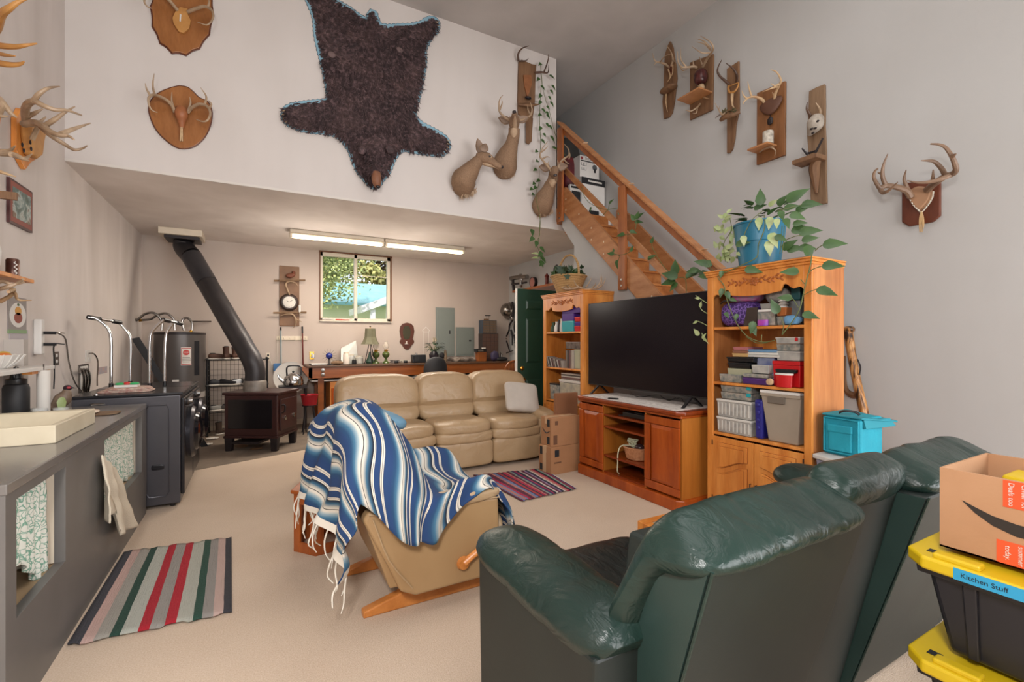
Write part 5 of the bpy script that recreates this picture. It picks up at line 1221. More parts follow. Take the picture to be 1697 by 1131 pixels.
# flowers in dark urn
t = bitem('flower_vase', 'dark round vase of white flowers and green leaves on the workbench', 'vase', 719,8.4); x = ax(719,8.4); zt_ = hz(573,719,8.4)
MB().lathe([(.05,0),(.06,.03),(.085,.10),(.09,.15),(.06,.20),(.05,.215),(.065,.235)], (x, 8.4, B), 22).build('urn', plain('urn_dark', '#2b272d', .3), t)
rn = random.Random(5); b = MB(); s_b = MB()
for k in range(46):
    a_ = rn.uniform(0,6.28); rr = rn.uniform(.03,.17); p = V((x + math.cos(a_) * rr, 8.4 + math.sin(a_) * rr * .6, B + .26 + rn.uniform(0,.14) - rr * .2))
    b.leaf(p, V((math.cos(a_), math.sin(a_) * .6, rn.uniform(-.5,.5))), .07,.05); s_b.rod((x, 8.4, B + .2), p, .002, n=3)
b.build('leaves', m_leafd, t); s_b.build('stems', m_stem, t)
for k in range(9):
    a_ = rn.uniform(0,6.28); rr = rn.uniform(.02,.10); p = V((x + math.cos(a_) * rr, 8.36 + math.sin(a_) * rr * .5, B + .36 + rn.uniform(0,.13))); fb = MB()
    for j in range(5): aa = j * 1.256; fb.leaf(p, V((math.cos(aa), -.3, math.sin(aa))), .032,.026)
    fb.build('flower', plain('petal_cream', '#d9cdb0', .7), t)
# office chair behind sofa
t = thing('office_chair', 'black padded office chair behind the beige sofa at the workbench', 'chair', (ax(719,7.6), 7.6,0)); x = ax(719,7.6)
MB().sbox((x + .02,7.52,.93),(.21,.05,.25), 3,10, lambda p: V((p.x * (1 - .18 * max(p.z / .25,0) ** 2), p.y + .05 * (p.x / .2) ** 2, p.z))).build('backrest', m_blackm, t)
MB().sbox((x, 7.75,.50),(.24,.23,.05), 4,8).build('seat', m_blackm, t); MB().rod((x, 7.72,.10),(x, 7.72,.46), .03, n=10).build('gas_column', m_steel, t)
MB().tube([(x, 7.74,.46),(x, 7.56,.52),(x, 7.50,.80)], .025,8,4).build('back_bracket', m_black, t)
for k in range(5): a_ = 2 * PI * k / 5; l = MB().tube([(x, 7.72,.11),(x + math.cos(a_) * .28,7.72 + math.sin(a_) * .28,.07)], [.028,.018], 8).build('base_arm', m_black, t); MB().ball((x + math.cos(a_) * .28,7.72 + math.sin(a_) * .28,.03), .03,4).build('caster', m_black, l)
# statue bottle
t = bitem('figurine', 'small brown carved figurine with a dark bundle on the workbench', 'figurine', 738,8.4); x = ax(738,8.4)
MB().lathe([(.035,0),(.04,.05),(.03,.12),(.035,.16),(.02,.2),(.022,.22),(0,.24)], (x, 8.4, B), 14).build('body', plain('carved_brown', '#7b664f', .6,0, '#4d3d2f', 12), t); MB().sbox((x - .07,8.4, B + .13),(.05,.035,.06), 2.4,6).build('bundle', m_blackm, t)
# wavy antique piece
t = bitem('mantel_carving', 'long low carved wavy grey piece lying on the workbench', 'carving', 765,8.5); xa, xb = ax(742,8.5), ax(790,8.5); b = MB()
b.tube([(xa + (xb - xa) * k / 10,8.5, B + .035 + .02 * math.sin(k * 1.9)) for k in range(11)], [.02,.035,.03,.045,.035,.04,.03,.045,.035,.03,.01], 10,3); b.build('carving', plain('carving_grey', '#8b7d70', .7,0, '#4e443d', 10), t)
# wooden box, radio, cups right
t = bitem('wooden_box', 'orange wooden box on the workbench with a device stacked on it', 'box', 797,8.45); x = ax(797,8.45); MB().box(x - .09, x + .09,8.38,8.52, B, B + .17).build('body', m_bench, t, smooth=False, bevel=.004); MB().box(x - .095, x + .095,8.375,8.525, B + .165, B + .185).build('lid', m_bench, t, smooth=False)
t = thing('cassette_player', 'black and silver cassette player on top of the orange wooden box', 'player', (x, 8.45, B + .186)); MB().box(x - .13, x + .09,8.38,8.5, B + .187, B + .25).build('housing', m_black, t, smooth=False, bevel=.006); MB().box(x - .10, x + .02,8.376,8.382, B + .2, B + .235).build('face_plate', m_steel, t, smooth=False); MB().box(x + .02, x + .08,8.40,8.46, B + .25, B + .275).build('paper_tag', m_paper, t, smooth=False)
# drawer cabinets
def drawers(x0, x1, z0, z1, nx, nz_, m, mf, label):
    t = thing('drawer_cabinet', label, 'drawer cabinet', ((x0 + x1) / 2,8.7, z0)); MB().box(x0, x1,8.62,8.8, z0, z1).build('body', m, t, smooth=False, bevel=.003)
    for i in range(nx):
        for j in range(nz_):
            a_, c_ = x0 + .01 + (x1 - x0 - .02) * i / nx, x0 + .01 + (x1 - x0 - .02) * (i + 1) / nx; e, f_ = z0 + .01 + (z1 - z0 - .02) * j / nz_, z0 + .01 + (z1 - z0 - .02) * (j + 1) / nz_
            d = MB().box(a_ + .003, c_ - .003,8.612,8.622, e + .003, f_ - .003).build('drawer', mf, t, smooth=False); MB().ball(((a_ + c_) / 2,8.608,(e + f_) / 2),(.006,.005,.005), 2).build('knob', m_brass, d)
xa, xb = P(799,560, Y=8.62).x, P(826,560, Y=8.62).x; z1 = P(812,553, Y=8.62).z; z2 = P(812,531, Y=8.62).z
drawers(xa, xb, B, z1,4,7, plain('cab_dark', '#3c3230', .5), plain('drawer_brown', '#5a4239', .4), 'dark parts cabinet of small brown drawers standing on the workbench')
drawers(xa + .01, xb - .04, z1 + .001, z2,2,5, plain('cab_blue', '#39434f', .5), plain('drawer_smoke', '#6b5a4b', .25), 'blue-grey parts cabinet with smoky drawers on top of the dark one')
t = thing('metal_stand', 'small rusty metal stand on top of the blue-grey parts cabinet', 'stand', ((xa + xb) / 2 - .03,8.7, z2)); x = (xa + xb) / 2 - .03
MB().box(x - .07, x + .02,8.66,8.72, z2, z2 + .03).build('base', m_barnr, t, smooth=False); b = MB(); [b.rod((x + q, 8.69, z2 + .03),(x + q, 8.69, z2 + .09), .004, n=5) for q in (-.02,.03)]; b.build('wires', m_iron, t); MB().box(x - .05, x + .06,8.66,8.72, z2 + .09, z2 + .105).build('top_plate', m_iron, t, smooth=False)
t = bitem('tool_heap', 'dark heap of tools and a purple bag at the right end of the workbench', 'tools', 822,8.4); x = ax(822,8.4)
MB().sbox((x - .03,8.4, B + .10),(.09,.06,.10), 2.6,8, lambda p: p + V((.0,0,.015 * nz(p, 20)))).build('purple_bag', plain('bag_purple', '#3a3350', .6), t); MB().sbox((x + .12,8.38, B + .04),(.13,.07,.04), 2.5,8).build('black_case', m_blackm, t); MB().lathe([(.03,0),(.03,.13),(.015,.15),(.015,.18)], (x + .15,8.46, B + .0), 12).build('spray_can', m_steel, t)
# windsor chair
cx_, cy_ = ax(850,7.3), 7.3
t = thing('wooden_chair', 'wooden spindle-back chair between the sofa and the workbench', 'chair', (cx_, cy_, 0)); m_wc = wood('chair_wood', '#a8622c', '#8f4d1f', '#743a14', 3,.3)
MB().sbox((cx_, cy_ + .15,.56),(.22,.21,.02), 4,8).build('seat', m_wc, t)
for k in range(7): q = -.17 + .34 * k / 6; MB().rod((cx_ + q, cy_ - .03,.58),(cx_ + q * 1.15, cy_ - .10,1.08 - .08 * abs(q / .17) ** 2), .007, n=6).build('spindle', m_wc, t)
MB().tube([(cx_ - .21, cy_ - .02,.58),(cx_ - .215, cy_ - .08,.9),(cx_ - .15, cy_ - .11,1.06),(cx_, cy_ - .12,1.10),(cx_ + .15, cy_ - .11,1.06),(cx_ + .215, cy_ - .08,.9),(cx_ + .21, cy_ - .02,.58)], .013,8,5).build('bow_back', m_wc, t)
for a_ in (-1,1):
    for c_ in (0,1): MB().rod((cx_ + a_ * .2, cy_ - .03 + c_ * .36,0),(cx_ + a_ * .15, cy_ + .02 + c_ * .24,.55), .012,.018,8).build('leg', m_wc, t)
# hard hat and hanging tools on the right wall near the corner
t = thing('hard_hat', 'silver metal helmet hanging on the wall beside the hanging tools', 'helmet', (4.78,8.35,1.9)); c_ = P(838,515, X=4.72)
b = MB(); b.lathe([(.155,0),(.15,.02),(.14,.09),(.10,.14),(.04,.165),(0,.17)], (0,0,0), 28); M_ = Matrix.Translation(c_ + V((.06,0,0))) @ Matrix.Rotation(R(-78), 4, 'Y'); b.v = [M_ @ p for p in b.v]; b.build('shell', m_steel, t)
b = MB(); b.lathe([(.155,0),(.185,-.005),(.185,.003),(.155,.01)], (0,0,0), 28); b.v = [M_ @ p for p in b.v]; b.build('brim', m_steel, t)
rn = random.Random(21)
ZR2 = zoomer(640,420,4.714, XR=0)
tl = [([(985,380),(990,440),(985,500)], .03, 'dark hanging bracket tool beside the helmet', 'hanging_tool', m_iron),([(985,470),(990,490),(985,515),(978,490)], .02, 'round grey pulley hanging under the bracket tool', 'pulley', m_steel),
      ([(990,520),(965,560),(960,600),(940,650)], .022, 'curved dark iron tool hanging below the pulley', 'hanging_tool', m_iron),([(1005,530),(1000,580),(1005,620)], .018, 'short dark iron tool hanging nearest the green door', 'hanging_tool', m_iron),
      ([(918,580),(925,640),(940,670)], .012, 'thin wooden-handled tool hanging at the far end of the wall', 'hanging_tool', m_barnr),([(925,650),(945,700),(965,770)], .013, 'long thin iron rod hanging low on the wall', 'hanging_tool', m_iron),
      ([(975,600),(985,650),(985,720)], .02, 'dark strap hanging beside the long iron rod', 'hanging_tool', m_blackm),([(1000,640),(1010,690),(1005,700)], .028, 'black pouch hanging by the green door edge', 'pouch', m_blackm),([(910,790),(950,775),(990,760)], .014, 'small iron tool lying level above the bench end', 'hanging_tool', m_iron)]
for pts, r_, lb_, nm_, m_ in tl:
    b = MB(); q = [ZR2(x_, y_, .06 + .01 * k) for k, (x_, y_) in enumerate(pts)]
    b.tube(q, [r_ * (.7 + .5 * rn.random()) for _ in q], 8,4); o_ = solo(nm_, b, m_, lb_, 'tool')
# shelf with old pump parts high on that wall
t = thing('wall_shelf', 'wooden shelf high on the wall above the green door with old metal parts', 'shelf', (4.6,7.0,2.4)); a, c = P(866,470, X=4.6), P(905,452, X=4.6)
b = MB(); b.box(4.45,4.88,6.35,8.0,2.40,2.44); b.build('plank', m_bench, t, smooth=False)
ZR3 = zoomer(820,360,3.533, X=4.6)
t = thing('metal_pump', 'old grey metal pump assembly at the wall shelf end near the corner', 'pump', tuple(ZR3(130,420)))
for pts, r_ in (([(95,360),(145,352),(190,350)], .045),([(105,352),(108,400),(112,432)], .03),([(150,335),(153,385),(150,410)], .035),([(100,392),(150,388),(185,382)], .02)):
    MB().tube([ZR3(*q) for q in pts], r_, 10,3).build('metal_part', m_steel if r_ > .03 else m_iron, t)
for i, (x_, y_, r_, m_, nm_, lb_) in enumerate(((240,320,.10, m_iron, 'clock', 'round dark alarm clock on the high shelf'),(305,395,.045, plain('lantern_red', '#6d2a22', .5), 'lantern', 'small red lantern at the end of the high shelf'))):
    c_ = ZR3(x_, y_); t = thing(nm_, lb_, nm_, (c_.x, c_.y, 2.441))
    if i == 0: MB().lathe([(0,-.03),(r_, -.03),(r_, .03),(0,.03)], V((4.55, c_.y, 2.441 + r_)), 24, axis='x').build('case', m_, t); MB().lathe([(0,-.034),(r_ * .85,-.032)], V((4.55, c_.y, 2.441 + r_)), 24, axis='x').build('dial', plain('dial_red', '#8e5a50', .4), t)
    else: MB().lathe([(r_, 0),(r_, .02),(r_ * .7,.04),(r_ * .7,.15),(r_, .17),(.01,.22)], V((4.6, c_.y, 2.441)), 14).build('body', m_, t)
# window ledge tools
for u0, u1, m_, lb_ in ((533,552, m_steel, 'grey metal scraper lying on the window sill'),(556,579, plain('brush_red', '#b33a2c', .5), 'red-handled brush lying on the window sill')):
    a, c = P(u0,532.5, Y=8.87), P(u1,533.5, Y=8.87); a.z = c.z = wz0 + .014; b = MB(); b.tube([a, a.lerp(c, .4), c], [.012,.013,.007], 8); solo('hand_tool', b, m_, lb_, 'tool')
# ================================================================== COUNTER AND LEFT WALL
CX, CY0, CY1, CH = -.79,2.38,4.92,.925
t = thing('counter', 'long grey counter with square openings and curtains along the sooty wall', 'counter', (-1.13,3.65,0))
MB().box(XL + .005, CX + .004, CY0, CY1, CH - .04, CH).build('worktop', plain('worktop_grey', '#77736f', .22,0, '#6a6662', 2), t, smooth=False, bevel=.004)
b = MB()   # front face with two cut-outs
for y0, y1, z0, z1 in ((CY0,2.47,0, CH - .04),(3.0,3.668,0, CH - .04),(4.75, CY1,0, CH - .04),(2.47,3.0,0,.39),(2.47,3.0,.846, CH - .04),(3.668,4.75,0,.39),(3.668,4.75,.846, CH - .04)):
    b.box(CX - .04, CX, y0, y1, z0, z1)
b.build('front_panel', m_grey, t, smooth=False)
MB().box(XL + .005, CX - .04, CY0, CY0 + .03,0, CH - .04).build('end_panel', m_white, t, smooth=False)
MB().box(XL + .005, CX - .04, CY1 - .03, CY1,0, CH - .04).build('end_panel', m_grey, t, smooth=False)
MB().box(XL + .01, CX - .04, CY0 + .03, CY1 - .03,.36,.385).build('inner_shelf', plain('shelf_tan', '#b59a77', .6), t, smooth=False)
for yy in (3.0,4.75): MB().box(CX - .30, CX - .041, yy + .0, yy + .035,.39,.846).build('jamb', m_cream, t, smooth=False); MB().box(CX - .12, CX - .09, yy - .03, yy - .001,.39,.846).build('jamb_board', m_oakside, t, smooth=False)
# curtains, white with green scrolls
n = NT('curtain_scroll'); o = n.obj(); vo = n.n('ShaderNodeTexVoronoi', feature='DISTANCE_TO_EDGE'); vo.inputs['Scale'].default_value = 40
nn_ = n.noise(o, 14,2); mx = n.n('ShaderNodeMixRGB'); mx.inputs[0].default_value = .12; n.l(o, mx.inputs[1]); 
tn = n.n('ShaderNodeTexNoise'); tn.inputs['Scale'].default_value = 12; n.l(o, tn.inputs[0]); n.l(tn.outputs[1], mx.inputs[2]); n.l(mx.outputs[0], vo.inputs[0])
n.col(n.ramp(vo.outputs['Distance'], [(0, '#6f9c86'),(.05, '#8db3a0'),(.08, '#dfe0d6'),(1, '#e6e6de')])); m_curt = n.fin(.9)
def curtain(y0, y1, zb, lab, seed):
    b = MB()
    def f(s_, q):
        y = y0 + (y1 - y0) * s_; z = .85 + (zb(s_) - .85) * q
        return V((CX - .055 + .014 * math.sin(s_ * 38 + seed) * (.4 + .6 * q) + .01 * noise.noise(V((s_ * 6, q * 3, seed))), y + .01 * q * math.sin(s_ * 20), z))
    b.grid(f, 60,14); return solo('curtain', b, m_curt, lab, 'curtain', solid=.003, ang=180)
curtain(2.48,2.93, lambda s_: .42 + .10 * math.sin(s_ * 5) * (s_ > .3) + .05 * s_, 'white curtain with green scroll print in the nearer counter opening', 1)
curtain(3.69,4.70, lambda s_: .33 + .08 * s_ + .03 * math.sin(s_ * 12) , 'white and green scroll curtain in the farther counter opening behind the towel', 2)
b = MB(); b.sbox((CX - .14,2.50,.45),(.05,.06,.06), 3,6); solo('plastic_bag', b, plain('bag_blue', '#2b86c4', .4), 'bright blue bag peeking out under the nearer curtain', 'bag', base=(CX - .14,2.5,.386))
# towel over the opening edge
n = NT('terry'); o = n.obj(); n.col('#d8ccb6'); n.bump(n.noise(o, 190,3), .7,.006); m_terry = n.fin(.95)
b = MB()
def tw(s_, q):
    z0_ = .79 - .13 * s_; z1_ = (.40 if s_ < .3 else .30 - .17 * s_)
    y = (3.50 + .26 * s_) * (1 - q) + (3.46 + .76 * s_) * q; z = z0_ + (z1_ - z0_) * q ** (1.0)
    return V((CX + .02 + .020 * (math.sin(s_ * 14 + 2.5 * q) * (.35 + q)) + .03 * q + .012 * noise.noise(V((s_ * 5, q * 5,1))), y, z))
b.grid(tw, 40,30); solo('towel', b, m_terry, 'cream terry towel hanging on the front of the grey counter', 'towel', solid=.008, ang=180, off=1)
# drop-in basin
m_basin = plain('basin_cream', '#d8cdb4', .55,0, '#c9bda3', 6)
t = thing('utility_sink', 'shallow cream rectangular basin standing on the counter end', 'basin', (-1.16,3.56, CH))
x0, x1, y0, y1, z0, z1 = XL + .03,-.885,3.22,3.90, CH, 1.02
b = MB(); w_ = .035
oc_ = [(x0, y0),(x1, y0),(x1, y1),(x0, y1)]; ic = [(x0 + w_, y0 + w_),(x1 - w_, y0 + w_),(x1 - w_, y1 - w_),(x0 + w_, y1 - w_)]
jc = [(x0 + .09, y0 + .09),(x1 - .09, y0 + .09),(x1 - .09, y1 - .09),(x0 + .09, y1 - .09)]
vs = [(*p, z0) for p in oc_] + [(*p, z1) for p in oc_] + [(*p, z1 - .004) for p in ic] + [(*p, z0 + .015) for p in jc]
fs = [[0,3,2,1]]
for i in range(4):
    j = (i + 1) % 4; fs += [[i, j, 4 + j, 4 + i], [4 + i, 4 + j, 8 + j, 8 + i], [8 + i, 8 + j, 12 + j, 12 + i]]
fs.append([12,13,14,15]); b.add(vs, fs); b.build('basin', m_basin, t, smooth=False, bevel=.006, seg=3)
MB().lathe([(.03,0),(.03,.004),(.012,.004),(0,.001)], ((x0 + x1) / 2,3.56, z0 + .015), 18).build('drain', m_steel, t)
# bottle
bx = V((-1.30,4.06, CH)); t = thing('water_bottle', 'large matte black water bottle with loop lid behind the cream basin', 'bottle', bx)
MB().lathe([(.055,0),(.062,.01),(.062,.23),(.056,.25),(.045,.256)], bx, 30).build('body', m_blackm, t); l = MB().lathe([(.048,.256),(.05,.262),(.05,.285),(.03,.292),(.024,.32),(0,.325)], bx, 24).build('lid', m_black, t)
MB().tube([bx + V((0,-.026,.30)), bx + V((0,-.028,.345)), bx + V((0,0,.362)), bx + V((0,.028,.345)), bx + V((0,.026,.30))], .007,8,4).build('loop', m_black, l)
# paper towel roll
q = V((-1.22,4.22, CH)); t = thing('paper_towel_roll', 'slim white paper roll on a wire stand beside the black bottle', 'paper roll', q)
MB().lathe([(.034,.012),(.034,.33),(.012,.331)], q, 26).build('roll', m_paper, t); MB().rod(q, q + V((0,0,.37)), .004, n=6).build('stand_rod', m_steel, t); MB().lathe([(.06,0),(.06,.01),(0,.011)], q, 22).build('base', m_steel, t)
for i, (x, y) in enumerate(((-1.17,3.99),(-1.07,3.98))):
    t = thing('glass_jar', ('low clear glass jar beside the basin, next to the bottle', 'low clear glass jar beside the basin, next to the bird figurine')[i], 'jar', (x, y, CH))
    MB().lathe([(.045,0),(.05,.008),(.05,.07),(.038,.085),(.038,.10),(.034,.10),(.034,.084),(.045,.07),(.045,.01),(0,.008)], (x, y, CH), 22).build('glass', glassy('jar_clear', '#cfd2cf', .3), t); MB().lathe([(.044,.01),(.044,.035),(0,.035)], (x, y, CH), 18).build('contents', plain('salt', '#bdb4a6', .8), t)
b = MB(); b.box(-.03,.03,-.006,.006,0,.085); o_ = solo('price_card', b, m_paper, 'small white printed card behind the glass jars', 'card', smooth=False); o_.location = (-1.27,4.22, CH); o_.rotation_euler = (.2,0,-.3)
MB().box(-.02,.02,-.0068,-.0058,.058,.066).build('printed_line', m_ink, o_, world=False, smooth=False)
# bird figurine
q = P(104,672, Y=4.25); q = V((q.x, 4.25, CH)); t = thing('bird_figurine', 'small painted pheasant figurine with red cheek on the counter', 'figurine', q)
m_bird = plain('bird_brown', '#7d6a58', .5,0, '#5c4a3d', 20)
MB().tube([q + V((-.10,0,.075)), q + V((-.04,0,.085)), q + V((0,0,.13)), q + V((.018,0,.17)), q + V((.02,0,.195))], [.008,.032,.046,.03,.018], 14,4).build('body', m_bird, t)
hd = MB().ball(q + V((.025,0,.205)),(.024,.02,.02), 5).build('head', plain('bird_dark', '#2d1b22', .4), t); MB().rod(q + V((.045,0,.205)), q + V((.066,0,.20)), .007,.001).build('beak', m_black, hd); MB().ball(q + V((.033,-.014,.207)),(.012,.008,.009), 3).build('cheek_patch', plain('bird_red', '#a3333c', .5), hd)
MB().lathe([(.02,.183),(.021,.188),(.018,.192)], q + V((.02,0,0)), 14).build('collar', m_white, t); MB().leaf(q + V((.01,-.05,.15)), V((.0,-.1,-1)), .13,.05, V((0,-1,0)), .05).build('green_leaf', m_leafl, t)
MB().sbox(q + V((0,0,.012)),(.075,.04,.014), 2.6,6).build('base', m_barn, t); MB().tube([q + V((-.0,0,.02)), q + V((0,0,.07))], .008,6).build('leg', m_bone, t)
b = MB(); b.sbox(P(88,656, Z=CH) * 1 + V((0,0,.02)),(.05,.035,.018), 2.4,6); b.v = [V((p.x + .02, p.y - .1, p.z)) for p in b.v]; solo('orange_peel', b, plain('orange_fabric', '#c9532c', .7), 'small orange cloth scrap beside the bird figurine', 'cloth', base=(-1.24,4.42, CH))
b = MB(); b.sbox(V((-.98,4.35, CH + .006)),(.13,.10,.006), 4,6, lambda p: p + V((0,0,.003 * nz(p, 40)))); solo('place_mat', b, m_barn, 'brown woven mat on the counter beside the bird figurine', 'mat')
b = MB(); b.sbox(V((-1.02,4.33, CH + .025)),(.06,.05,.012), 3,6); solo('napkin', b, plain('napkin', '#c79d84', .8,0, '#d8cbb6', 20), 'crumpled peach napkin lying on the brown mat', 'napkin')
a, c = P(150,673, Z=CH), P(202,668, Z=CH); b = MB(); b.tube([a + V((0,0,.008)), c + V((0,0,.008))], .012,8, flat=.45); solo('letter_opener', b, m_steel, 'flat silver bar lying near the counter edge beside the basin', 'tool')
# ------------- wall shelf with bowl
t = thing('wall_shelf', 'white wall shelf with side board above the counter holding the bowl', 'shelf', (-1.36,4.0,1.25))
MB().box(XL + .001,-1.22,3.55,4.42,1.255,1.28).build('shelf_board', m_white, t, smooth=False, bevel=.003); MB().box(XL + .001,-1.24,4.10,4.40,1.235,1.254).build('lower_strip', m_oak, t, smooth=False); MB().box(XL + .001,-1.38,4.425,4.50,.95,1.46).build('side_board', plain('board_grey', '#b3aba3', .7), t, smooth=False)
q = V((-1.36,3.98,1.281)); t = thing('bowl', 'white ribbed bowl of fruit on the wall shelf', 'bowl', q)
MB().lathe([(.05,0),(.06,.008),(.11,.045),(.14,.085),(.135,.085),(.105,.05),(.055,.016),(0,.012)], q, 32, sx=.85).build('dish', m_white, t)
b = MB(); [b.tube([q + V((math.cos(a_) * r_ * .85, math.sin(a_) * r_, z_)) for r_, z_ in ((.062,.008),(.112,.045),(.142,.086))], .0035,5,2) for a_ in [k * PI / 10 for k in range(20)]]; b.build('ribs', m_white, t)
for i, (dx, dy, dz, c_, nm_, lb_) in enumerate(((-.03,-.02,.10, '#b3262a', 'apple', 'red apple in the white ribbed bowl'),(.02,.04,.092, '#d9762b', 'orange', 'orange fruit beside the apple in the ribbed bowl'),(.0,.09,.10, '#cbb04a', 'lemon', 'yellow lemon at the far rim of the ribbed bowl'))):
    bb = MB().ball(q + V((dx, dy, dz - .03)),(.038,.045,.036), 7); solo(nm_, bb, plain('fruit' + c_, c_, .4), lb_, 'fruit')
# calendar, can, little shelf
def wl(u, v, out=0): return P(u, v, X=XL + out)
def wallquad(name, q4, th, mat, par, **kw):
    """panel on the left wall from four pixel corners (TL TR BR BL) -> y/z rectangle"""
    p = [wl(*c) for c in q4]; y0 = (p[0].y + p[3].y) / 2; y1 = (p[1].y + p[2].y) / 2; z1 = (p[0].z + p[1].z) / 2; z0 = (p[2].z + p[3].z) / 2
    b = MB(); b.box(XL + .001, XL + th, y0, y1, z0, z1); o = b.build(name, mat, par, smooth=False, **kw); return o, (y0, y1, z0, z1)
t = thing('calendar', 'wall calendar with a food photograph above a grey month page', 'calendar', wl(28,600))
pg, r_ = wallquad('page', [(14,547),(45,547),(46,602),(15,602)], .004, plain('page_grey', '#b5aeb0', .8), t)
ph, r_ = wallquad('photo', [(12,492),(42,494),(42,547),(12,548)], .006, plain('photo_dark', '#8c8480', .5), t)
y0, y1, z0, z1 = r_; ym, zm = (y0 + y1) / 2,(z0 + z1) / 2 - .01
b = MB(); b.lathe([(.9,.006),(.9,.008)], (XL, 0,0), 28, axis='x'); b.v = [V((p.x, ym + p.y * (y1 - y0) * .5, zm + p.z * (z1 - z0) * .42)) for p in b.v]; b.build('plate_picture', m_white, ph, smooth=False)
for dy, dz, s_, m_ in ((0,-.02,.45, plain('meat', '#8d4030', .6)),(0,.03,.36, plain('noodle', '#d0963f', .6)),(0,.075,.12, m_leaf)):
    b = MB(); b.lathe([(s_, .008),(s_, .0095)], (XL, 0,0), 14, axis='x'); b.v = [V((p.x, ym + p.y * (y1 - y0) * .5, zm + dz + p.z * (z1 - z0) * .36)) for p in b.v]; b.build('food_picture', m_, ph, smooth=False)
wallquad('header_strip', [(12,547),(42,547),(43,553),(12,553)], .007, plain('strip_green', '#86a077', .7), t)
b = MB(); yy = [r_[0] + .02 + k * (r_[1] - r_[0] - .04) / 7 for k in range(8)]; zb_ = wl(28,600).z; zt_ = wl(28,560).z
for y in yy: b.box(XL + .004, XL + .005, y, y + .0015, zb_ + .02, zt_ - .02)
for k in range(6): z = zb_ + .02 + k * (zt_ - zb_ - .04) / 5; b.box(XL + .004, XL + .005, yy[0], yy[-1], z, z + .0015)
b.build('month_grid', m_grey, pg, smooth=False)
# shelf plaque with antler & can
p = wl(12,462,.10); t = thing('shelf_plaque', 'small wooden shelf with antlers below on the wall above the calendar', 'shelf', p)
a, c = wl(-30,470,.0), wl(32,463,.0); zz_ = P(20,459.5, X=XL + .12).z; y0, y1 = 3.6, P(33,460, X=XL + .12).y
MB().box(XL + .001, XL + .19, y0, y1, zz_ - .025, zz_).build('ledge', m_oak, t, smooth=False, bevel=.003); MB().box(XL + .001, XL + .02, y0, y1 - .03, zz_ - .25, zz_ + .5).build('board', m_barnr, t, smooth=False)
for i, pts in enumerate(([(-10,470,.1),(5,466,.14),(20,472,.18),(40,468,.22)], [(-5,480,.1),(12,476,.16),(28,470,.2),(38,463,.24)], [(0,500,.05),(15,492,.1),(25,486,.14),(30,497,.18),(52,498,.22)], [(18,488,.1),(22,480,.14),(14,484,.2)])):
    MB().tube([wl(*q) for q in pts], [.014,.013,.009,.007,.003][:len(pts)], 8,4).build('antler', m_antler if i < 2 else m_bone, t)
q = V((XL + .11, P(21,460, X=XL + .11).y, zz_ + .001)); t = thing('drink_can', 'brown soda can with white script lettering on the small wall shelf', 'can', q)
MB().lathe([(.026,0),(.033,.008),(.033,.112),(.027,.122)], q, 26).build('body', plain('can_brown', '#4a2b24', .3,.4, '#6d4a3c', 15), t); MB().lathe([(.027,.1215),(.026,.119),(0,.119)], q, 20).build('rim', m_steel, t)
a_ = q + V((.022,-.026,0)); MB().tube([a_ + V((.006 * math.sin(k * 2.1), .006 * math.sin(k * 2.1), .02 + .009 * k)) for k in range(10)], .003,6,4).build('white_script', m_white, t)
t2 = thing('jug', 'pale rounded jug standing at the photo edge on the small wall shelf', 'jug', (XL + .10,3.86, zz_)); MB().lathe([(.05,.0),(.075,.04),(.08,.12),(.06,.2),(.04,.22)], (XL + .10,3.86, zz_), 22).build('body', m_white, t2)
MB().tube([(XL + .10,3.79, zz_ + .19),(XL + .10,3.74, zz_ + .17),(XL + .10,3.75, zz_ + .08),(XL + .10,3.79, zz_ + .05)], .009,8,4).build('handle', m_white, t2)
# framed picture
t = thing('framed_picture', 'small picture in a thin dark red frame on the smoky wall', 'picture', wl(29,386))
f_, r_ = wallquad('frame', [(10,294),(48.5,317),(48.5,386),(10,368)], .018, plain('frame_red', '#4a2524', .4), t)
y0, y1, z0, z1 = r_
b = MB(); b.box(XL + .018, XL + .0195, y0 + .015, y1 - .015, z0 + .015, z1 - .015); b.build('mat_border', plain('mat_red', '#8d4a3f', .6), t, smooth=False)
n = NT('picture_scene'); n.col(n.ramp(n.noise(n.obj(), 9,4,.6), [(.3, '#2e3a2c'),(.45, '#58706b'),(.55, '#a9b3ad'),(.62, '#6b4a36'),(.75, '#7d8f7a')])); m_pic = n.fin(.35)
b = MB(); b.box(XL + .0195, XL + .021, y0 + .04, y1 - .04, z0 + .05, z1 - .05); b.build('painted_scene', m_pic, t, smooth=False)
b = MB(); b.box(XL + .001, XL + .16,4.15, P(20,325, X=XL + .14).y, P(20,331, X=XL + .14).z, P(20,318, X=XL + .14).z); solo('wood_ledge', b, m_barnr, 'little wooden ledge on the wall just before the framed picture', 'shelf', smooth=False, bevel=.003)
